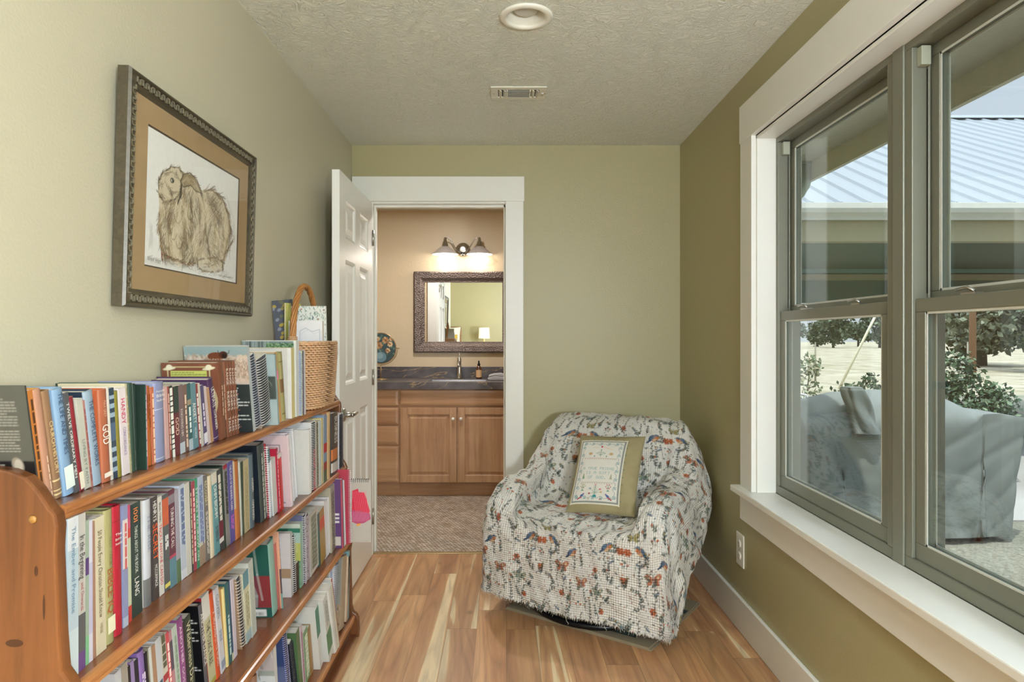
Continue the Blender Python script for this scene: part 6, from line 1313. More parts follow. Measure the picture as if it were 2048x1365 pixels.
def throw():
    t = thing('throw_blanket', 'cream woven throw with bluebirds, butterflies and rust flowers covering the armchair', 'blanket', CO, (0, 0, CANG))
    # key rows run front hem -> seat -> back crest -> behind; 13 key columns run side hem -> arm -> seat -> arm -> side hem
    rows = [
     # (w,z) for: hem, side mid, outer top, arm top, inner top, seat edge, centre  (left half), then right half overrides
     [(.05,.105),(.03,.105),(.00,.100),(-.012,.095),(-.02,.09),(-.022,.085),(-.03,.075)],
     [(.06,.115),(.035,.16),(.00,.19),(-.012,.19),(-.02,.19),(-.02,.19),(-.026,.18)],
     [(.07,.12),(.04,.22),(.00,.31),(-.01,.31),(-.015,.31),(-.015,.31),(-.018,.31)],
     [(.09,.12),(.05,.28),(.01,.425),(-.002,.435),(-.005,.43),(-.003,.425),(-.006,.422)],
     [(.13,.12),(.09,.32),(.055,.50),(.045,.525),(.04,.50),(.035,.455),(.03,.445)],
     [(.20,.125),(.18,.33),(.15,.545),(.14,.578),(.14,.56),(.14,.47),(.13,.452)],
     [(.33,.14),(.32,.34),(.30,.555),(.30,.588),(.29,.57),(.28,.46),(.28,.448)],
     [(.44,.16),(.44,.36),(.42,.565),(.42,.60),(.42,.60),(.42,.50),(.42,.455)],
     [(.52,.20),(.53,.38),(.50,.60),(.49,.64),(.49,.64),(.48,.62),(.475,.60)],
     [(.58,.24),(.60,.42),(.58,.66),(.56,.74),(.55,.745),(.545,.745),(.54,.74)],
     [(.64,.28),(.66,.46),(.65,.72),(.635,.815),(.625,.825),(.615,.835),(.61,.835)],
     [(.70,.32),(.72,.50),(.73,.73),(.71,.825),(.70,.84),(.70,.85),(.70,.85)],
     [(.72,.34),(.75,.50),(.76,.66),(.745,.74),(.745,.76),(.745,.77),(.745,.77)],
     [(.73,.34),(.76,.44),(.77,.52),(.76,.55),(.76,.56),(.76,.56),(.76,.56)]]
    uL = [(-.45,-.435,-.415,-.36,-.30,-.20,0)] * 4 + [(-.455,-.44,-.415,-.355,-.285,-.255,0), (-.46,-.445,-.415,-.355,-.29,-.262,0), (-.465,-.45,-.42,-.36,-.29,-.262,0), (-.465,-.45,-.42,-.36,-.30,-.265,0),
          (-.46,-.445,-.42,-.37,-.32,-.27,0), (-.45,-.44,-.41,-.365,-.33,-.25,0), (-.44,-.43,-.385,-.335,-.31,-.22,0), (-.43,-.42,-.37,-.31,-.29,-.2,0), (-.42,-.41,-.37,-.31,-.28,-.2,0), (-.42,-.41,-.37,-.31,-.28,-.2,0)]
    K = np.zeros((13, 14, 3))
    for j, row in enumerate(rows):
        for i in range(13):
            k = i if i < 7 else 12 - i; w_, z = row[k]; u = uL[j][k] * (1 if i < 7 else -1)
            if i >= 7:
                if j <= 3:   # right front corner hangs lower and pulls forward
                    z -= (.055 if j == 0 else .03 if j == 1 else .0) * (i - 6) / 4.0 if i <= 10 else (.06 if j == 0 else .04); z = max(z, .03)
                if i >= 11 and j >= 4: z += (.07 if j < 5 else .12 if j < 6 else .15 if j < 8 else .16) * (1 if i == 12 else .4); u += .012
                if i in (9, 10, 11) and 8 <= j <= 10: u += .030; 
            K[i, j] = (u, w_, z)
    def cr(A, t):      # Catmull-Rom along axis 0
        n = A.shape[0]; x = t * (n - 1); i = np.clip(x.astype(int), 0, n - 2); f = (x - i)[:, None, None]
        p0, p1, p2, p3 = A[np.maximum(i - 1, 0)], A[i], A[i + 1], A[np.minimum(i + 2, n - 1)]
        return .5 * (2 * p1 + (p2 - p0) * f + (2 * p0 - 5 * p1 + 4 * p2 - p3) * f ** 2 + (3 * p1 - p0 - 3 * p2 + p3) * f ** 3)
    nu, nv = 560, 470
    def arcpar(A, n):    # resample uniformly by arc length of a mean line
        t = np.linspace(0, 1, 800); C = cr(A, t); d = np.linalg.norm(np.diff(C, axis=0), axis=2).mean(1) + 1e-4; s_ = np.concatenate([[0], np.cumsum(d)]); return np.interp(np.linspace(0, s_[-1], n), s_, t), s_[-1]
    tu, LU = arcpar(K[:, 4:9], nu); G = cr(K, tu); G2 = np.transpose(G, (1, 0, 2)); tv, LV = arcpar(G2[:, 150:410], nv); P = np.transpose(cr(G2, tv), (1, 0, 2))
    # cloth folds: displaced along the surface normal
    du = np.gradient(P, axis=0); dv = np.gradient(P, axis=1); Nn = np.cross(du, dv); Nn /= np.linalg.norm(Nn, axis=2, keepdims=True) + 1e-9
    U, V_ = np.meshgrid(np.linspace(0, 1, nu), np.linspace(0, 1, nv), indexing='ij'); front = np.clip(1 - V_ / .22, 0, 1); side = np.clip((np.abs(U - .5) - .30) / .15, 0, 1)
    rs = np.random.RandomState(4); disp = np.zeros((nu, nv))
    for _ in range(26):
        a = rs.uniform(0, math.pi); f = rs.uniform(5, 26); disp += .0011 * np.sin(2 * math.pi * f * (U * math.cos(a) + V_ * math.sin(a) * .9) + rs.uniform(0, 6) + 1.6 * np.sin(7 * V_ + rs.uniform(0, 6))) * rs.uniform(.4, 1)
    disp += .007 * front * np.sin(U * 44 + 1.3) * (.5 + .5 * np.sin(U * 17)) + .004 * side * np.sin(V_ * 40 + 2 * np.sin(U * 30)) * (V_ > .12)
    for (x0, y0, x1, y1, wd, hh) in ((.25, .25, .31, .52, .010, .010), (.70, .24, .66, .50, .012, .011), (.72, .22, .80, .40, .011, -.010), (.20, .22, .16, .42, .012, .010), (.60, .60, .70, .75, .012, .006), (.33, .60, .26, .74, .012, .006), (.74, .28, .73, .46, .010, .012), (.31, .23, .36, .30, .010, .006)):
        L = (x1 - x0) ** 2 + (y1 - y0) ** 2; tt = np.clip(((U - x0) * (x1 - x0) + (V_ - y0) * (y1 - y0)) / L, 0, 1); dd = np.hypot(U - x0 - tt * (x1 - x0), V_ - y0 - tt * (y1 - y0)); disp += hh * np.exp(-(dd / wd) ** 2) * np.sin(math.pi * np.clip(tt, .02, .98))
    P = P + Nn * disp[..., None]; P[:, :4, 2] += .004 * rs.randn(nu)[:, None]; P[..., 2] = np.maximum(P[..., 2], .022)
    tile = motif_tile(); S = np.stack([U * LU, V_ * LV], -1)
    def paint(U_, V2): return tile.sample(((S[..., 0] - .115) / (tile.w * 1.06)) % 1.0, ((S[..., 1] + .02) / tile.h) % 1.0)
    m = attr_mat(.9, .9, ('Y', 32.0, 'X', 30.0), 'woven cotton', spec=.15)
    grid_mesh('cloth', lambda a, b_: P, nu, nv, m, t, paint=paint, uv=(LU, LV))
    fr = MB(); rr = random.Random(6)
    for i in range(60, nu - 60, 3):
        p = Vector(P[i, 0]); q_ = p + Vector((rr.uniform(-.004, .004), rr.uniform(-.004, .002), -rr.uniform(.004, .009))); q_.z = max(q_.z, .014); fr.tube([p, q_], .0008, 3)
    for i in (150, 300, 372):
        p = Vector(P[i, 0]); fr.tube([p, p + Vector((.006, -.006, -.012)), p + Vector((.014, -.004, -.022)), p + Vector((.010, -.002, -.03))], .0009, 4)
    fr.build('frayed_hem', mat('#d8d2c0', .9, name='cotton threads'), t)
throw()
def pillow():
    w, h, d = .315, .400, .10; R = lambda u, w_, z: CO + CR * u + CD * w_ + Vector((0, 0, z))
    bt, tp = R(.083, .165, .470), R(.060, .405, .775); up = (tp - bt).normalized(); xd = (CR + Vector((0, 0, -.01))); xd = (xd - up * xd.dot(up)).normalized(); nrm = xd.cross(up).normalized()   # towards the viewer
    M = Matrix((xd, -nrm, up)).transposed().to_4x4(); M.translation = bt
    t = thing('embroidered_pillow', 'tan pillow with a cross stitched sampler reading a true friend, on the armchair', 'pillow'); t.matrix_world = M
    cv = Cv(w, h, .0011, '#9f9470'); r = random.Random(2); TQ = '#3f8f94'; TG = '#4f8a6a'; RD = '#b03a44'; cv.noise(.1, 90, ['#aca07c', '#8c8160'], rmin=.01, rmax=.03, al=.2)
    x0, x1, y0, y1 = .016, .248, .030, .362
    cv.rect(x0, y0, x1, y1, '#dcd8c4'); cv.rect(x0 + .004, y0 + .005, x1 - .004, y1 - .005, '#8b8f8c'); cv.rect(x0 + .010, y0 + .012, x1 - .012, y1 - .011, '#dfddd4')
    for k in range(44): y = y0 + k * .0077; cv.blob(x1 - .001, y, .0025, .0035, 0, '#e6e2d2'); cv.blob(x0 + .001, y, .0022, .003, 0, '#e6e2d2')
    for k in range(30): x = x0 + k * .0078; cv.blob(x, y0 + .001, .0035, .0025, 0, '#e6e2d2'); cv.blob(x, y1 - .001, .0035, .0025, 0, '#e6e2d2')
    for k in range(9): cv.blob(x1 + .006, y0 + .02 + k * .038, .003, .004, .5, '#5a7468', .7)
    for k in range(6): cv.blob(x0 + .03 + k * .036, y1 + .004, .004, .003, .5, '#5a7468', .7)
    a, b_, c_, e = x0 + .016, x1 - .018, y0 + .020, y1 - .018
    # vine border
    n = 7
    for k in range(n):
        u0 = c_ + (e - c_) * k / n; u1 = c_ + (e - c_) * (k + 1) / n; m_ = (u0 + u1) / 2
        for (xx, s_) in ((a, 1), (b_, -1)): cv.curve([(xx + s_ * .016, u0 + .004), (xx + s_ * .016, m_ - .008), (xx + s_ * .006, m_), (xx + s_ * .006, u1 - .006), (xx + s_ * .016, u1 + .004)], .0013, '#3f6a86'); 
        for (xx, s_) in ((a, 1), (b_, -1)):
            for j in range(4): cv.blob(xx + s_ * .006 + .005 * math.cos(j * 1.57 + .78), u0 + .012 + .005 * math.sin(j * 1.57 + .78), .0036, .0018, j * 1.57 + .78, TQ)
    n = 5
    for k in range(n):
        u0 = a + (b_ - a) * k / n; u1 = a + (b_ - a) * (k + 1) / n; m_ = (u0 + u1) / 2
        for (yy, s_) in ((c_, 1), (e, -1)):
            cv.curve([(u0 + .004, yy + s_ * .014), (m_ - .006, yy + s_ * .014), (m_, yy + s_ * .005), (u1 - .004, yy + s_ * .005), (u1 + .004, yy + s_ * .014)], .0013, '#3f6a86')
            for j in range(4): cv.blob(u0 + .012 + .005 * math.cos(j * 1.57 + .78), yy + s_ * .005 + .005 * math.sin(j * 1.57 + .78), .0036, .0018, j * 1.57 + .78, TQ)
    Lh = .0165
    def centre(s_, y, h_): cv.words(s_, (a + b_) / 2 - len(s_) * h_ * 6.2 / 14 + .002, y, h_, '#4f9a96')
    centre('A TRUE FRIEND', .194, .0136); centre('IS A GIFT', .171, Lh * .93); centre('OF GOD.', .147, Lh * .93)
    mx = (a + b_) / 2
    for s_ in (-1, 1): cv.blob(mx + s_ * .0022, .322, .003, .0034, 0, '#c02a4a')
    cv.poly([(mx - .005, .321), (mx + .005, .321), (mx, .313)], '#c02a4a')
    for k in range(7): cv.blob(mx - .042 + k * .0045, .316 + .002 * math.sin(k), .002, .0012, .4, '#d8c39a'); cv.blob(mx + .014 + k * .006, .318 - k * .002, .003, .0014, -.5, '#e0a890')
    for k in range(7): cv.line(mx, .27, mx + (k - 3) * .007, .292 - abs(k - 3) * .003, .0012, '#7f9a90'); cv.blob(mx + (k - 3) * .007, .292 - abs(k - 3) * .003, .0022, .0022, 0, TG)
    cv.line(mx, .262, mx, .30, .0014, TG); cv.blob(mx, .302, .004, .0025, 0, TG)
    for s_ in (-1, 1):
        for q in ((.0, .010, .007), (.0, .0075, .005), (.0, .004, .0028)): cv.blob(mx + s_ * .052, .280, q[1], q[2], 0, '#b5824a' if q[1] != .0075 else '#d6c7a0')
        cv.poly([(mx + s_ * .030 - .004, .263), (mx + s_ * .030 + .004, .263), (mx + s_ * .030, .272)], '#4a7a6a')
    for yy in (.254, .128):
        for k in range(28): cv.line(a + .022 + k * .0058, yy + .002 * (k % 2), a + .0278 + k * .0058, yy + .002 * ((k + 1) % 2), .0012, '#a8604a' if yy > .2 else '#6a6a5a'); 
        for k in range(14): cv.blob(a + .024 + k * .0116, yy - .004, .0016, .0018, 0, '#b0705a')
    for s_ in (-1, 1):
        for k in range(4): cv.poly([(mx + s_ * .068 - .008 + k * .0016, .147 + k * .006), (mx + s_ * .068 + .008 - k * .0016, .147 + k * .006), (mx + s_ * .068, .158 + k * .006)], '#7d9a74' if s_ < 0 else '#a8a890')
    cv.line(mx, .065, mx, .116, .0016, TG); cv.poly([(mx - .010, .058), (mx + .010, .058), (mx + .007, .070), (mx - .007, .070)], TQ)
    for k in range(5):
        for s_ in (-1, 1): cv.line(mx, .075 + k * .008, mx + s_ * (.012 - k * .001), .080 + k * .008, .0013, TG)
    for (dx, yy, cc, R_) in ((-.024, .098, '#9aa6b0', .006), (.024, .096, '#d08a94', .006), (0, .118, '#e0a0a0', .005), (-.026, .075, RD, .005), (.030, .083, '#c9a86a', .005)): cv.blob(mx + dx, yy, R_, R_ * .8, 0, cc); cv.line(mx, .078, mx + dx, yy, .001, TG)
    for (s_, cc) in ((-1, '#b5a56a'), (1, '#c03a50')):
        bx = mx + s_ * .062; cv.line(bx, .090, bx, .118, .0014, TG); cv.poly([(bx - .008, .088), (bx + .008, .088), (bx, .095)], TG)
        for k in range(6): cv.blob(bx + .011 * math.cos(k * 1.05), .110 + .010 * math.sin(k * 1.05), .0028, .0026, 0, cc); cv.line(bx, .102, bx + .011 * math.cos(k * 1.05), .110 + .010 * math.sin(k * 1.05), .001, '#7a8a6a')
    for s_ in (-1, 1):
        bx = mx + s_ * .062; cv.blob(bx, .066, .009, .005, -s_ * .5, '#4a6aa0'); cv.poly([(bx + s_ * .004, .062), (bx + s_ * .022, .050), (bx + s_ * .018, .047), (bx, .058)], RD); cv.blob(bx - s_ * .008, .073, .004, .0036, 0, '#7a5a94'); cv.line(bx, .060, bx, .052, .0013, RD)
        bx = mx + s_ * .028; cv.blob(bx, .052, .005, .0022, 0, '#c9b9a0' if s_ < 0 else '#8a4a3a'); cv.line(bx - .003, .051, bx - .003, .046, .0011, '#8a6a5a'); cv.line(bx + .003, .051, bx + .003, .046, .0011, '#8a6a5a')
    p = 3.0
    def fn(U, V_):
        x = (U - .5) * 2; z = (V_ - .5) * 2; k = (1 - np.abs(x) ** p).clip(0) ** .6 * (1 - np.abs(z) ** p).clip(0) ** .6
        wr = .0025 * np.sin(9 * x + 5 * z) * (np.abs(x) > .6) * k
        return np.stack([x * w / 2 * (1 - .05 * (1 - z ** 2)), -k * d / 2 - wr, h / 2 + z * h / 2 * (1 - .035 * (1 - x ** 2))], -1)
    grid_mesh('pillow_front', fn, 240, 300, attr_mat(.9, .35, ('Y', 150.0, 'X', 150.0), 'cross stitch linen', spec=.15), t, paint=cv.sample, uv=(w, h))
    grid_mesh('pillow_back', lambda U, V_: fn(U, V_) * np.array([1, -1, 1]), 40, 50, mat('#998e6b', .9, name='tan linen'), t)
    MB().tube([tuple(x) for x in np.concatenate([fn(np.full(20, 0.), np.linspace(0, .97, 20)), fn(np.linspace(0, .97, 20), np.full(20, 1.)), fn(np.full(20, 1.), np.linspace(1, .03, 20)), fn(np.linspace(1, .03, 20), np.full(20, 0.))])], .0022, 6, closed=True).build('seam_piping', mat('#8a8468', .9, name='seam'), t)
pillow()
def carton():
    t = thing('flattened_carton', 'flattened grey brown cardboard box lying on the floor under the armchair', 'cardboard box', (0, 0, 0))
    c = mat('#8d8068', .85, var=.1, scale=12, name='cardboard'); A, B, C, D = (.012, 3.035), (.592, 2.625), (.925, 3.085), (.345, 3.495)
    MB().prism([A, B, C, D], 'z', .001, .007).build('lower_layer', c, t); L = lambda p, q, f: (p[0] + (q[0] - p[0]) * f, p[1] + (q[1] - p[1]) * f)
    MB().prism([L(A, B, .01), L(A, B, .985), L(B, C, .47), L(A, D, .47)], 'z', .0075, .0135).build('flap', c, t); MB().prism([L(A, D, .485), L(B, C, .485), L(C, D, .01), L(A, D, .99)], 'z', .0075, .0135).build('flap', c, t)
    e1 = Vector((B[0] - A[0], B[1] - A[1], 0)).normalized(); e2 = Vector((D[0] - A[0], D[1] - A[1], 0)).normalized(); o = Vector((A[0], A[1], .0138)); dk = mat('#2f3f3c', .8, name='dark green print')
    def quad(mb, a0, a1, b0, b1, z=0): mb.add([o + e1 * a0 + e2 * b0 + Vector((0, 0, z)), o + e1 * a1 + e2 * b0 + Vector((0, 0, z)), o + e1 * a1 + e2 * b1 + Vector((0, 0, z)), o + e1 * a0 + e2 * b1 + Vector((0, 0, z))], [(0, 1, 2, 3)])
    m = MB(); quad(m, .42, .62, .05, .115); m.build('print_block', dk, t)
    m = MB(); quad(m, .60, .70, .32, .345); m.build('print_block', dk, t); m = MB(); quad(m, .62, .70, .40, .44); m.build('print_block', dk, t)
    m = MB(); r = random.Random(3)
    for k in range(3):
        x = .435
        while x < .60: L_ = r.uniform(.006, .02); quad(m, x, x + L_, .060 + k * .016, .068 + k * .016, .0002); x += L_ + .004
    m.build('printed_lines', mat('#6f7f76', .8, name='pale print'), t)
carton()
# ------------------------------------------------------------------ bathroom seen through the doorway
M_MAPLE = wood('#92684a', '#bf9a76', 'Z', 3.0, .33, 'maple cabinet', coat=.15); M_MAPLEX = wood('#8e6446', '#bb9672', 'X', 3.0, .33, 'maple rail', coat=.15)
def raised(name, x0, x1, z0, z1, yf, parent, m, panel=True):
    """drawer front or door with a raised centre panel; faces -y"""
    o = MB(); T = .019; st = .055 if panel == 'door' else .022
    if panel == 'door':
        o.box((x0, yf, z0), (x0 + st, yf + T, z1)); o.box((x1 - st, yf, z0), (x1, yf + T, z1)); o.box((x0 + st, yf, z0), (x1 - st, yf + T, z0 + st)); o.box((x0 + st, yf, z1 - st), (x1 - st, yf + T, z1))
        q = o.build(name, m, parent, bev=.0025)
        a, b_, c, d = x0 + st, x1 - st, z0 + st, z1 - st; R = [((0), .010), (.008, .012), (.030, .003), (.034, .003)]; vs = []
        for i, dy in R: vs += [(a + i, yf + dy, c + i), (b_ - i, yf + dy, c + i), (b_ - i, yf + dy, d - i), (a + i, yf + dy, d - i)]
        n = len(R); pm = MB(); pm.add(vs, [(4 * k + j, 4 * k + (j + 1) % 4, 4 * k + 4 + (j + 1) % 4, 4 * k + 4 + j) for k in range(n - 1) for j in range(4)] + [(4 * n - 4, 4 * n - 3, 4 * n - 2, 4 * n - 1)]); pm.build('raised_panel', m, q)
    else:
        vs = []; R = [(0, T), (0, .006), (.004, .003), (.020, .0), (.024, .0)]
        for i, dy in R: vs += [(x0 + i, yf + dy, z0 + i), (x1 - i, yf + dy, z0 + i), (x1 - i, yf + dy, z1 - i), (x0 + i, yf + dy, z1 - i)]
        n = len(R); o.add(vs, [(4 * k + j, 4 * k + (j + 1) % 4, 4 * k + 4 + (j + 1) % 4, 4 * k + 4 + j) for k in range(n - 1) for j in range(4)] + [(4 * n - 4, 4 * n - 3, 4 * n - 2, 4 * n - 1)]); q = o.build(name, m, parent)
    return q
def knob(x, z, yf, parent): MB().lathe([(.0, -.024), (.009, -.023), (.0145, -.017), (.012, -.010), (.006, -.008), (.006, 0)], (x, yf, z), 16, axis='y').build('knob', mat('#d9d6cc', .3, .2, name='pale knob'), parent)
def vanity():
    YF = 5.17
    for (nm, x0, x1, lb) in (('drawer', -1.225, -.818, 'maple drawer unit with four drawers at the end of the vanity'), ('sink', -.817, .10, 'maple sink cabinet with a false front and two raised panel doors')):
        t = thing('vanity_cabinet', lb, 'cabinet', ((x0 + x1) / 2, YF + .28, 0)); cx = (x0 + x1) / 2; cy = YF + .28; L = lambda x: x - cx
        MB().box((L(x0), YF + .019 - cy, .107), (L(x1), 5.745 - cy, .848)).build('body', M_MAPLEX, t); MB().box((L(x0), YF + .055 - cy, 0), (L(x1), YF + .075 - cy, .107)).build('toe_kick', M_MAPLEX, t)
        y = YF - cy
        if nm == 'drawer':
            for (za, zb) in ((.718, .842), (.572, .702), (.412, .556), (.114, .396)): d = raised('drawer', L(x0 + .012), L(x1 - .006), za, zb, y, t, M_MAPLEX); 
        else:
            raised('false_front', L(x0 + .008), L(x1 - .008), .718, .842, y, t, M_MAPLEX)
            for (a, b_, kx) in ((-.809, -.366, -.392), (-.354, .092, -.330)): d = raised('door', L(a), L(b_), .114, .702, y, t, M_MAPLE, 'door'); knob(L(kx), .615, y, d)
vanity()
def stone():
    m, nt, b = newmat('dark veined stone'); L = nt.links.new; tc = N(nt, 'ShaderNodeTexCoord'); n0 = N(nt, 'ShaderNodeTexNoise', Scale=2.2, Detail=5.0, Distortion=1.2); mp = N(nt, 'ShaderNodeMapping'); mp.inputs['Rotation'].default_value = (0, .5, .6); mp.inputs['Scale'].default_value = (.8, 1.5, 3.2)
    L(tc.outputs['Object'], mp.inputs[0]); L(mp.outputs[0], n0.inputs['Vector']); r = N(nt, 'ShaderNodeValToRGB'); e = r.color_ramp.elements
    e[0].position = .482; e[0].color = (0, 0, 0, 1); e[1].position = .492; e[1].color = (1, 1, 1, 1); k = e.new(.502); k.color = (0, 0, 0, 1); L(n0.outputs[0], r.inputs[0])
    n2 = N(nt, 'ShaderNodeTexNoise', Scale=9.0, Detail=5.0); L(tc.outputs['Object'], n2.inputs['Vector']); r2 = N(nt, 'ShaderNodeValToRGB'); r2.color_ramp.elements[0].color = (*lin('#3c393c'), 1); r2.color_ramp.elements[1].color = (*lin('#625d60'), 1); r2.color_ramp.elements[0].position = .3; r2.color_ramp.elements[1].position = .7; L(n2.outputs[0], r2.inputs[0])
    mx = N(nt, 'ShaderNodeMix', data_type='RGBA'); L(r.outputs[0], mx.inputs[0]); L(r2.outputs[0], mx.inputs[6]); mx.inputs[7].default_value = (*lin('#a58c6a'), 1); L(mx.outputs[2], b.inputs['Base Color']); b.inputs['Roughness'].default_value = .3; return m
M_STONE = stone()
def countertop():
    t = thing('countertop', 'dark stone vanity countertop with tan veins and an upstand', 'countertop', (-.57, 5.45, .85)); m = MB()
    X0, X1, Y0, Y1, Z0, Z1 = -1.26, .12, 5.14, 5.745, .851, .905; a, b_, c, d = -.60, -.14, 5.24, 5.53
    for q in ((X0, a, Y0, Y1), (b_, X1, Y0, Y1), (a, b_, Y0, c), (a, b_, d, Y1)): m.box((q[0] + .57, q[2] - 5.45, Z0 - .85), (q[1] + .57, q[3] - 5.45, Z1 - .85))
    m.build('slab', M_STONE, t); MB().box((X0 + .57, 5.722 - 5.45, .055), (X1 + .57, 5.745 - 5.45, .150)).build('backsplash', M_STONE, t, bev=.002)
    s = MB(); P = [(a, c), (b_, c), (b_, d), (a, d)]; Q = [(a + .03, c + .03), (b_ - .03, c + .03), (b_ - .03, d - .03), (a + .03, d - .03)]
    s.add([(x + .57, y - 5.45, .050) for x, y in P] + [(x + .57, y - 5.45, .003) for x, y in Q], [(k, (k + 1) % 4, 4 + (k + 1) % 4, 4 + k) for k in range(4)] + [(4, 5, 6, 7)]); s.build('sink_basin', mat('#5a5a60', .35, name='graphite basin'), t)
countertop()
def faucet():
    t = thing('faucet', 'tall brushed nickel single hole faucet behind the sink', 'faucet', (-.372, 5.60, .9055))
    MB().lathe([(0, 0), (.026, 0), (.027, .006), (.020, .010), (.0185, .05), (.0165, .12), (.0165, .135), (.018, .138), (.018, .165), (.012, .178), (.006, .184), (0, .185)], seg=24).build('body', M_STEEL, t)
    MB().tube([(0, -.012, .128), (0, -.06, .140), (0, -.11, .128), (0, -.125, .105)], [.011, .0105, .010, .010], 12).build('spout', M_STEEL, t)
    MB().tube([(0, 0, .180), (0, .004, .195), (.0, .010, .218)], [.0045, .004, .0055], 8).build('lever', M_STEEL, t)
faucet()
def bottle():
    t = thing('soap_bottle', 'amber glass spray bottle with a cream label beside the faucet', 'bottle', (-.205, 5.585, .9055)); am = mat('#4a2410', .12, var=.1, name='amber glass', coat=.5)
    MB().lathe([(0, 0), (.024, 0), (.0255, .004), (.0255, .085), (.021, .098), (.011, .106), (.011, .112)], seg=24).build('bottle_body', am, t)
    MB().lathe([(.0258, .012), (.0258, .074)], seg=24, cap=False).build('label_paper', mat('#cfa880', .6, name='kraft label'), t)
    m = MB(); m.lathe([(0, .112), (.0125, .112), (.0125, .126), (.007, .130), (.006, .150), (0, .150)], seg=16); m.box((-.006, -.022, .142), (.006, .008, .153)); m.build('pump', mat('#1a1718', .35, name='black plastic'), t)
bottle()
def towel():
    t = thing('folded_towel', 'folded grey waffle hand towel at the end of the counter', 'towel', (-.045, 5.42, .9055)); m = MB(); mm = mat('#a8a6a8', .95, var=.15, scale=120, bump=1.0, bscale=260, name='grey towelling')
    m.prism([(-.07, 0), (.075, 0), (.084, .010), (.080, .024), (.02, .030), (-.02, .036), (-.06, .027), (-.082, .014)], 'y', -.085, .085); m.build('lower_fold', mm, t, bev=.006)
    m = MB(); m.prism([(-.075, .028), (-.02, .037), (.02, .031), (.078, .026), (.080, .040), (.03, .056), (-.03, .052), (-.07, .040)], 'y', -.075, .078); m.build('upper_fold', mm, t, bev=.006)
towel()
def vanity_mirror_stand():
    cx, cz, R = -1.01, 1.166, .126; t = thing('round_stand_mirror', 'round brass swivel stand with a dark rose painted disc on the counter', 'mirror', (cx, 5.44, .9055)); z = cz - .9055; br = mat('#a89270', .3, .8, name='antique brass')
    cv = Cv(.26, .26, .0013, '#30474a'); r = random.Random(17)
    for k in range(90): cv.blob(r.random() * .26, r.random() * .26, r.uniform(.006, .014), r.uniform(.004, .008), r.random() * 3, r.choice(['#5a7a68', '#2f4448', '#3c4f58', '#6d8a7a']), .6)
    for (x, y, R_) in ((.17, .20, .030), (.115, .155, .032), (.21, .165, .024), (.10, .21, .022), (.19, .11, .022), (.07, .17, .02), (.22, .21, .018)):
        for k in range(7): cv.blob(x + R_ * .55 * math.cos(k * .9), y + R_ * .55 * math.sin(k * .9), R_ * .5, R_ * .36, k * .9, r.choice(['#b08a60', '#c4a47c', '#8f6a48', '#cdb48c']), .9)
        cv.blob(x, y, R_ * .28, None, 0, '#7a4a2c')
    cv.blob(.13, .055, .048, .045, 0, '#5f7f8c'); cv.blob(.12, .065, .03, .026, 0, '#8aa4a8', .6)
    def fn(U, V_): rr = U * (R - .004); a = V_ * 2 * math.pi; return np.stack([rr * np.cos(a), 0 * rr - .0065, z + rr * np.sin(a)], -1)
    grid_mesh('painted_disc', fn, 70, 160, attr_mat(.3, coat=.4), t, paint=lambda U, V_: cv.sample(.5 + U * .49 * np.cos(V_ * 2 * math.pi), .5 + U * .49 * np.sin(V_ * 2 * math.pi)))
    MB().lathe([(0, -.005), (R - .002, -.005), (R - .002, .005), (0, .005)], (0, 0, z), 48, axis='y').build('disc_back', br, t)
    MB().tube([(R * math.cos(a), 0, z + R * math.sin(a)) for a in [k * math.pi / 24 for k in range(48)]], .0038, 8, closed=True).build('rim', br, t)
    q = R + .012; MB().tube([(q * math.cos(a), 0, z + q * math.sin(a)) for a in [math.pi + k * math.pi / 16 for k in range(17)]], .0032, 8).build('yoke', br, t)
    m = MB(); m.tube([(0, 0, .012), (0, 0, z - q)], .0045, 8); m.build('stem', br, t); MB().lathe([(0, 0), (.062, 0), (.062, .005), (.02, .011), (.006, .016)], seg=28).build('foot', br, t)
    for s_ in (-1, 1): MB().tube([(s_ * (R - .002), 0, z), (s_ * (q + .016), 0, z)], .0045, 8).build('pivot_knob', br, t)
vanity_mirror_stand()
def wall_mirror():
    x0, x1, z0, z1, y = -.776, .088, 1.124, 1.829, 5.742; f = .094; t = thing('wall_mirror', 'rectangular mirror in a wide hammered dark metal frame above the sink', 'mirror', ((x0 + x1) / 2, y, z0)); W2 = (x1 - x0) / 2; h = z1 - z0
    m, nt, b = newmat('hammered pewter'); L = nt.links.new; b.inputs['Base Color'].default_value = (*lin('#6e625c'), 1); b.inputs['Metallic'].default_value = .75; b.inputs['Roughness'].default_value = .38
    tc = N(nt, 'ShaderNodeTexCoord'); vo = N(nt, 'ShaderNodeTexVoronoi', Scale=105.0); L(tc.outputs['Object'], vo.inputs['Vector']); bp = N(nt, 'ShaderNodeBump', Strength=1.0, Distance=.004); L(vo.outputs['Distance'], bp.inputs['Height']); L(bp.outputs[0], b.inputs['Normal'])
    P = [(0, 0), (0, .030), (.010, .036), (.055, .030), (f - .012, .016), (f, .014), (f, .004)]; vs = []
    for i, dy in P: vs += [(-W2 + i, -dy, i), (W2 - i, -dy, i), (W2 - i, -dy, h - i), (-W2 + i, -dy, h - i)]
    n = len(P); o = MB(); o.add(vs, [(4 * k + j, 4 * k + (j + 1) % 4, 4 * k + 4 + (j + 1) % 4, 4 * k + 4 + j) for k in range(n - 1) for j in range(4)]); o.build('frame', m, t)
    mm, nt, b = newmat('mirror silvering'); b.inputs['Base Color'].default_value = (.9, .91, .9, 1); b.inputs['Metallic'].default_value = 1; b.inputs['Roughness'].default_value = 0.0
    MB().box((-W2 + f - .004, -.007, f - .004), (W2 - f + .004, -.004, h - f + .004)).build('mirror_glass', mm, t)
wall_mirror()
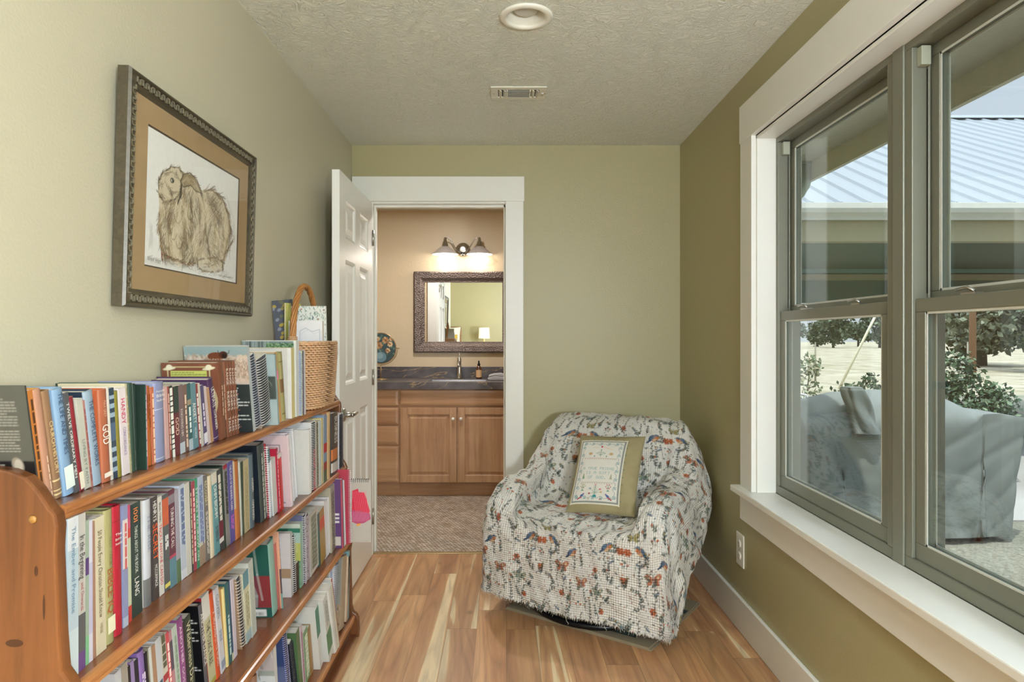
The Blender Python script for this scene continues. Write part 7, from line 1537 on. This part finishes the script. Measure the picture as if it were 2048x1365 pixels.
def sconce():
    cx, y, z = -.349, 5.742, 2.0; t = thing('vanity_light', 'brushed nickel two arm vanity light with cone shades above the mirror', 'wall light', (cx, y, z))
    MB().lathe([(0, 0), (.062, 0), (.062, -.008), (.050, -.016), (.046, -.022), (.02, -.026), (0, -.027)], (0, 0, .02), 36, axis='y').build('back_plate', M_STEEL, t)
    MB().lathe([(0, -.035), (.018, -.03), (.022, -.02), (.018, -.01)], (0, -.035, -.005), 20).build('hub', M_STEEL, t)
    shm = mat('#c9c2bf', .35, .35, name='satin shade'); bl = mat('#fff3e6', .5, emit=(1, .9, .78), estr=5, name='lit bulb'); inn = mat('#f4efe9', .5, emit=(1, .93, .88), estr=.35, name='glowing shade lining')
    for s_ in (-1, 1):
        sx = s_ * .147; a = MB(); a.tube([(0, -.035, -.01), (s_ * .035, -.06, -.002), (s_ * .07, -.09, .04), (s_ * .10, -.10, .095), (s_ * .125, -.10, .112), (sx, -.10, .108)], .0048, 8); a.build('arm', M_STEEL, t)
        b_ = MB(); b_.lathe([(0, .118), (.008, .112), (.012, .10), (.014, .082), (.020, .078), (.021, .062), (.026, .058), (.027, .036), (.030, .034)], (sx, -.10, 0), 20); b_.build('socket_cup', M_STEEL, t)
        c = MB(); c.lathe([(.030, .036), (.055, .018), (.112, -.030), (.114, -.033)], (sx, -.10, 0), 36, cap=False); sh = c.build('shade', shm, t)
        c = MB(); c.lathe([(.028, .033), (.053, .015), (.110, -.032)], (sx, -.10, 0), 36, cap=False); c.build('shade_lining', inn, sh)
        g = MB(); g.lathe([(0, -.046), (.015, -.043), (.026, -.030), (.029, -.014), (.024, .004), (.013, .022), (.012, .032)], (sx, -.10, 0), 20); g.build('bulb', bl, t)
        d = bpy.data.lights.new('vanity_bulb', 'POINT'); d.energy = L_VAN; d.color = (1, .93, .84); d.shadow_soft_size = .03; o = bpy.data.objects.new('vanity_bulb', d); sc.collection.objects.link(o); o.parent = t; o.location = (sx, -.10, -.052)
sconce()

def bath_fill():
    t = thing('recessed_light', 'recessed can light in the bathroom ceiling above the mosaic floor', 'ceiling light', (-.45, 4.55, H))
    MB().lathe([(0, -.004), (.07, -.004), (.092, -.008), (.095, -.002), (.095, 0)], seg=32).build('trim_ring', M_WHITE, t)
    area('bathroom_can_lamp', (0, 0, -.014), (0, 0, 0), .13, L_BATH, (1, .96, .93), shape='DISK', parent=t)
bath_fill()
# ------------------------------------------------------------------ outside the window
GZ = -.15
def lawn_mat(a, b_, s=30.0, name='grass'):
    m, nt, b = newmat(name); L = nt.links.new; tc = N(nt, 'ShaderNodeTexCoord'); n1 = N(nt, 'ShaderNodeTexNoise', Scale=s, Detail=8.0, Roughness=.75); n2 = N(nt, 'ShaderNodeTexNoise', Scale=.5, Detail=3.0)
    L(tc.outputs['Object'], n1.inputs['Vector']); L(tc.outputs['Object'], n2.inputs['Vector']); r = N(nt, 'ShaderNodeValToRGB'); r.color_ramp.elements[0].position = .38; r.color_ramp.elements[1].position = .62; r.color_ramp.elements[0].color = (*lin(a), 1); r.color_ramp.elements[1].color = (*lin(b_), 1)
    ad = N(nt, 'ShaderNodeMath', operation='MULTIPLY_ADD'); ad.inputs[1].default_value = .35; L(n2.outputs[0], ad.inputs[0]); mu = N(nt, 'ShaderNodeMath', operation='MULTIPLY'); mu.inputs[1].default_value = .66; L(n1.outputs[0], mu.inputs[0]); L(mu.outputs[0], ad.inputs[2]); L(ad.outputs[0], r.inputs[0]); L(r.outputs[0], b.inputs['Base Color'])
    b.inputs['Roughness'].default_value = 1; bp = N(nt, 'ShaderNodeBump', Strength=.8, Distance=.02); L(n1.outputs[0], bp.inputs['Height']); L(bp.outputs[0], b.inputs['Normal']); return m
struct(box('ground_lawn', (-8, -12, GZ - .2), (40, 16, GZ), lawn_mat('#5e6150', '#b3b1a2', 34)))
struct(box('ground_field', (-60, 16, GZ - .3), (160, 200, GZ - .02), lawn_mat('#857e62', '#b9b3a0', 1.2, 'pale dry field')))
M_CONC = mat('#a5a4a0', .9, var=.08, scale=3, bump=.3, bscale=40, name='concrete')
struct(box('ground_patio', (1.6, 5.0, GZ - .1), (14, 9.8, GZ + .015), M_CONC))
def pavilion():
    t = thing('covered_pavilion', 'open sided pavilion with a pale ribbed metal roof and green trim across the yard', 'pavilion', (7, 7, GZ)); ox, oy, oz = 7, 7, GZ
    B = lambda n, a, b_, m, bev=0: MB().box((a[0] - ox, a[1] - oy, a[2] - oz), (b_[0] - ox, b_[1] - oy, b_[2] - oz)).build(n, m, t, bev)
    rm = mat('#979fa6', .35, .25, .05, name='pale metal roofing'); gr = mat('#4f6a5c', .7, name='green porch paint'); be = mat('#a39d7e', .7, name='olive tan beam'); wh = mat('#dadbd2', .5, name='white gutter')
    ye, ze, yr, zr = 6.95, 2.66, 12.6, 5.45; x0, x1 = 1.6, 16
    MB().prism([(ye - oy, ze - oz), (yr - oy, zr - oz), (yr - oy, zr - oz - .06), (ye - oy, ze - oz - .06)], 'x', x0 - ox, x1 - ox).build('roof_sheet', rm, t)
    sl = (zr - ze) / (yr - ye); x = x0 + .15; k = 0
    while x < x1:
        m = MB(); wd = .028; m.add([(x - ox - wd, ye - oy, ze - oz), (x - ox - wd * .4, ye - oy, ze - oz + .03), (x - ox + wd * .4, ye - oy, ze - oz + .03), (x - ox + wd, ye - oy, ze - oz), (x - ox - wd, yr - oy, zr - oz), (x - ox - wd * .4, yr - oy, zr - oz + .03), (x - ox + wd * .4, yr - oy, zr - oz + .03), (x - ox + wd, yr - oy, zr - oz)], [(0, 1, 5, 4), (1, 2, 6, 5), (2, 3, 7, 6), (0, 3, 2, 1)]); m.build('roof_rib', rm, t); x += .305; k += 1
    MB().prism([(yr - .18 - oy, zr - .09 - oz + .05), (yr - oy, zr - oz + .07), (yr + .18 - oy, zr - .09 - oz + .05)], 'x', x0 - ox, x1 - ox).build('ridge_cap', rm, t)
    MB().prism([(ye - .13 - oy, 2.655 - oz), (ye - .13 - oy, 2.60 - oz), (ye - .10 - oy, 2.56 - oz), (ye - oy, 2.53 - oz), (ye - oy, 2.66 - oz), (ye - .11 - oy, 2.66 - oz)], 'x', x0 - ox, x1 - ox).build('gutter', wh, t)
    B('front_fascia', (x0, ye, 2.50), (x1, ye + .03, 2.65), wh); B('front_beam', (x0, ye + .05, 2.28), (x1, ye + .19, 2.52), be); B('porch_ceiling', (x0, ye + .1, 2.53), (x1, 12.4, 2.55), gr)
    B('wall_board', (x0, 12.3, 1.90), (x1, 12.36, 2.53), gr); B('wall_trim', (x0, 12.26, 2.62 - .02), (x1, 12.31, 2.66 - .02), wh); B('wall_band', (x0, 12.25, 2.32), (x1, 12.31, 2.43), be); B('wall_band', (x0, 12.26, 2.46), (x1, 12.30, 2.60), mat('#6f9a90', .6, name='aqua board'))
    for x in (2.0, 7.98, 14.0): B('cedar_post', (x - .07, 12.05, GZ), (x + .07, 12.19, 2.5), wood('#9a4f24', '#c9753c', 'Z', 3, .6, 'cedar'), .004)
    for x in (13.5,): B('front_post', (x - .07, 7.0, GZ), (x + .07, 7.14, 2.5), wood('#9a4f24', '#c9753c', 'Z', 3, .6, 'cedar'))
pavilion()
def downspout():
    t = thing('downspout_elbow', 'grey green corrugated gutter elbow under the near eave', 'downspout', (1.86, 4.05, 2.2)); m = MB(); pts = []
    for k in range(15):
        a = math.pi / 2 * k / 14; pts.append((-.20 + .20 * math.cos(a) * 1.0 + .0, -.0, .13 - .02 - .20 * math.sin(a) - .03))
    pts = [(0, 0, .14)] + pts + [(-.42, 0, -.16)]; rr = [.045 + (.003 if k % 2 else 0) for k in range(len(pts))]; m.tube(pts, rr, 12); m.build('elbow', mat('#8f9c8c', .45, .2, name='painted gutter metal'), t)
    MB().tube([(-.42, 0, -.16), (-.60, 0, -.20)], .045, 12).build('pipe', mat('#8f9c8c', .45, .2, name='painted gutter metal'), t)
    MB().box((-.06, -.06, .115), (.015, .06, .127)).build('outlet_flange', mat('#8f9c8c', .45, .2, name='painted gutter metal'), t)
downspout()
def grill():
    t = thing('covered_grill', 'large barbecue smoker under a creased grey fabric cover outside the window', 'covered grill', (2.78, 4.75, GZ)); m = mat('#7b827f', .85, var=.12, scale=5, bump=.25, bscale=14, name='grey cover fabric')
    # loft of cross sections (y,z) along x; each: half depth at foot, half depth at shoulder, height, roundness
    S = [(-.80,.20,.12,.60,.3),(-.77,.26,.22,.78,.5),(-.72,.29,.27,.90,.8),(-.62,.31,.30,.96,1),(-.40,.32,.31,1.01,1),(-.10,.32,.32,1.03,1),(.20,.32,.32,1.02,1),(.36,.31,.31,.98,.9),(.44,.30,.29,.93,.7),(.50,.29,.28,.90,.3),(.62,.28,.28,.89,.15),(.78,.25,.27,.86,.15),(.80,.20,.25,.83,.15)]
    K = np.array(S); nu, nv = 150, 120
    def fn(U, V_):
        x = np.interp(U, np.linspace(0, 1, len(S)), K[:, 0]); f = [np.interp(U, np.linspace(0, 1, len(S)), K[:, k]) for k in range(1, 5)]; a = V_ * 2 - 1; s_ = np.sign(a); q = np.abs(a); hd, sd, hh, rd = f
        leg = np.clip((q - .42) / .58, 0, 1); arc = np.clip(q / .42, 0, 1); zc = hh - sd * .75 * rd; ang = arc * math.pi / 2
        y = np.where(q < .42, sd * (rd * np.sin(ang) + (1 - rd) * np.minimum(1, arc * 1.25)), sd + (hd - sd) * leg); z = np.where(q < .42, zc + (hh - zc) * (rd * np.cos(ang) + (1 - rd) * (1 - np.clip((arc - .8) / .2, 0, 1) * 0)), zc * (1 - leg) + .05 * leg)
        foot = 1 + leg * (-.10) * (np.abs(x) > .5); wr = .009 * np.sin(26 * x + 3 * np.sin(5 * z)) * leg + .004 * np.sin(14 * x + 11 * z) * leg - .010 * np.abs(np.sin(9 * x + 4.2 * z + 1.3 * np.sin(6 * x))) ** 9 * leg - .008 * np.abs(np.sin(7 * x - 6 * z + 2 * np.sin(4 * z))) ** 11 - .006 * np.abs(np.sin(16 * z + 3 * np.sin(5 * x))) ** 14 * leg - .012 * np.exp(-((x - .45 - .05 * (1 - leg)) / .012) ** 2)
        return np.stack([x * foot, s_ * (y + wr), z + .3 * wr], -1)
    grid_mesh('cover', fn, nu, nv, m, t)
    for sx in (0, 1):
        e = MB(); P = fn(np.full(60, float(sx)), np.linspace(0, 1, 60)); c = P.mean(0); e.add([tuple(p) for p in P] + [tuple(c + np.array([-.02 if sx == 0 else .02, 0, 0]))], [(k, k + 1, 60) for k in range(59)] + [(59, 0, 60)]); e.build('cover_end', m, t)
    def ch(U, V_):
        a = V_ * 2 * math.pi; z = .76 + U * .31; r_ = .080 - .018 * U + .008 * np.sin(a * 5 + 12 * z) + .006 * np.sin(30 * z + 3 * a); r_ = np.where(U > .97, r_ * .9, r_); n = 3.0; c, s_ = np.cos(a), np.sin(a)
        return np.stack([-.33 - .14 * (U) * .6 + np.sign(c) * np.abs(c) ** (2 / n) * r_, -.30 + np.sign(s_) * np.abs(s_) ** (2 / n) * r_, z], -1)
    grid_mesh('chimney_cover', ch, 40, 60, m, t); P = ch(np.ones(24), np.linspace(0, 1, 25)[:-1]); MB().add([tuple(p) for p in P], [list(range(24))]).build('chimney_top', m, t)
    for (x, y) in ((-.55, -.2), (.5, -.2), (.5, .2), (-.55, .2)): MB().tube([(x, y, .0), (x, y, .35)], .02, 8).build('leg', mat('#222426', .5, .5, name='black iron'), t)
grill()
def foliage(name, spots, n, size, cols, parent, seed=1, shell=.55):
    """leaf blades scattered through ellipsoid clumps: (x,y,z,rx,ry,rz)"""
    r = random.Random(seed); m = MB()
    for (x, y, z, a, b_, c) in spots:
        for _ in range(n):
            d = Vector((r.gauss(0, 1), r.gauss(0, 1), r.gauss(0, 1))).normalized() * (shell + (1 - shell) * r.random()); p = Vector((x + d.x * a, y + d.y * b_, z + d.z * c)); L = size * r.uniform(.6, 1.3)
            u = Vector((r.gauss(0, 1), r.gauss(0, 1), r.gauss(0, .8))).normalized(); v = u.orthogonal().normalized(); v.rotate(Matrix.Rotation(r.random() * 6.3, 3, u)); v *= L * .32
            m.add([p, p + u * L * .5 + v, p + u * L, p + u * L * .5 - v], [(0, 1, 2, 3)], r.randrange(len(cols)))
    return m.build(name, [mat(c, .6, var=.15, scale=3, name='leaves') for c in cols], parent)
GREENS = ['#3f5a42', '#5a7556', '#2f4638', '#7f9274']
def shrub(lb, x, y, z0, spots, n, size, pot, seed, cols=GREENS):
    t = thing('potted_shrub', lb, 'plant', (x, y, GZ + .016)); rr = random.Random(seed)
    m = MB()
    for (a, b_, c, ra, rb, rc) in spots:
        m.tube([(rr.uniform(-.04, .04), rr.uniform(-.04, .04), z0), (a * .5, b_ * .5, (z0 + c) / 2), (a, b_, c)], [.010, .007, .004], 5)
    m.build('stems', mat('#5a4a3a', .8, name='bark'), t); foliage('foliage', spots, n, size, cols, t, seed)
    if pot == 'trough': MB().box((-.45, -.17, 0), (.45, .17, z0)).build('planter', mat('#b9bcbc', .7, name='pale trough'), t, bev=.01)
    else: MB().lathe([(.0, 0), (pot * .75, 0), (pot, z0), (pot * 1.06, z0), (pot * 1.06, z0 + .02), (pot * .9, z0 + .02), (pot * .88, z0 - .02), (0, z0 - .02)], seg=24).build('pot', mat('#8d8a80', .7, name='grey pot'), t)
shrub('tall glossy leaved shrub in a pot beyond the smoker', 4.35, 6.3, .42, [(-.25,0,.9,.26,.22,.28),(0,.05,1.05,.24,.2,.24),(.15,0,.8,.30,.25,.26),(-.05,-.1,.65,.35,.25,.2),(.36,.0,.74,.2,.2,.2)], 620, .05, .22, 3)
shrub('low feathery rosemary in the pale trough planter', 5.45, 6.0, .42, [(-.2,0,.58,.25,.16,.17),(.1,0,.60,.25,.16,.18),(.3,0,.55,.2,.15,.15)], 600, .045, 'trough', 5, ['#5d6f5a', '#76876e', '#45574a'])
shrub('airy rose bush with pale leaves behind the smoker chimney side', 3.05, 6.7, .42, [(-.12,0,1.02,.14,.12,.16),(.08,0,1.10,.12,.1,.12),(.0,0,.85,.2,.15,.16)], 150, .05, .2, 7, ['#8f9a78', '#6f8566', '#a8a88a'])
shrub('small dark bushy plant peeking over the grey cover', 4.0, 7.4, .42, [(-.1,0,.72,.22,.16,.16),(.12,0,.8,.16,.14,.18)], 320, .05, .2, 9)
def wire_chair():
    t = thing('wire_chair', 'white wire garden chair back beside the covered smoker', 'chair', (2.62, 6.0, GZ + .016)); w = mat('#dfe3e6', .4, name='white wire'); m = MB()
    m.tube([(-.22, 0, .45), (-.23, .03, .72), (-.17, .05, .86), (0, .055, .89), (.17, .05, .86), (.23, .03, .72), (.22, 0, .45)], .009, 8)
    for k in range(9): x = -.18 + k * .045; m.tube([(x, 0, .45), (x, .05, .87 - abs(x) * .15)], .004, 5)
    m.build('backrest', w, t); s = MB(); s.tube([(-.22, 0, .45), (.22, 0, .45), (.22, -.42, .45), (-.22, -.42, .45)], .009, 8, closed=True)
    for k in range(9): x = -.18 + k * .045; s.tube([(x, 0, .45), (x, -.42, .45)], .004, 5)
    s.build('seat', w, t)
    for (x, y) in ((-.21, 0), (.21, 0), (.21, -.41), (-.21, -.41)): MB().tube([(x, y, .45), (x * 1.05, y, 0)], .009, 8).build('leg', w, t)
wire_chair()
def tree(lb, x, y, h, R, n, seed, size, cols, cat='tree', group=None, trunk=.2):
    t = thing('field_tree', lb, cat, (x, y, GZ - .02), group=group); r = random.Random(seed); spots = []
    for k in range(9): a = r.random() * 6.3; d = R * .6 * r.random(); spots.append((d * math.cos(a), d * math.sin(a), h * r.uniform(.22, .85), R * r.uniform(.4, .6), R * r.uniform(.4, .6), h * r.uniform(.14, .22)))
    foliage('crown', spots, n, size, cols, t, seed, .4); MB().tube([(0, 0, 0), (r.uniform(-.1, .1), 0, h * .3), (r.uniform(-.3, .3), 0, h * .6)], [trunk, trunk * .75, trunk * .4], 8).build('trunk', mat('#5c554c', .9, name='tree bark'), t)
    m = MB()
    for s_ in spots[:5]: m.tube([(0, 0, h * .28), (s_[0] * .5, s_[1] * .5, h * .45), (s_[0], s_[1], s_[2])], [trunk * .5, trunk * .35, trunk * .15], 6)
    m.build('branches', mat('#5c554c', .9, name='tree bark'), t)
TC = ['#5a6650', '#74806a', '#3f4a3c', '#8d9682']
tree('broad grey green oak nearest the telephone pole, over the field', 24.0, 33, 7.0, 3.4, 900, 1, .36, TC, trunk=.26)
tree('large oak with a dark trunk at the edge of the field, beyond the planter', 22.4, 26, 6.0, 2.9, 800, 2, .32, TC, trunk=.22)
for k in range(20):
    x, y = 38 + k * 3.1, 88 + (k % 2) * 11; tree('low cedar in the distant tree line across the pale field', x, y, 3.9 + (k * 7 % 5) * .3, 2.4, 200, 20 + k, .55, ['#4a5a44', '#5f6e56', '#37463a'], group='distant tree line', trunk=.18)
def pole(nm, lb, x, y, h, r_, col, cat, group=None):
    t = thing(nm, lb, cat, (x, y, GZ - .02), group=group); MB().tube([(0, 0, 0), (0, 0, h)], [r_, r_ * .8], 8).build('shaft', mat(col, .8, name='weathered pole'), t); MB().lathe([(0, h), (r_ * .9, h), (r_ * .5, h + .02), (0, h + .025)], seg=8).build('cap', M_STEEL, t)
pole('utility_pole', 'weathered brown utility pole standing in the pale field', 17.5, 24.5, 7, .12, '#8a6a52', 'pole')
for k in range(7): pole('fence_post', 'thin metal fence post in the row across the pale field', 9.5 + k * 2.6, 20 + k * .4, 1.25, .03, '#8f8a7c', 'fence post', 'fence posts in the field')
t = thing('guy_wire', 'pale slanting guy wire sleeve beyond the smoker chimney', 'wire', (9.75, 18, GZ)); MB().tube([(-.55, 0, 0), (.25, 0, 1.6), (.9, 0, 2.9)], .035, 8).build('sleeve', mat('#e6e0c6', .6, name='pale sleeve'), t)
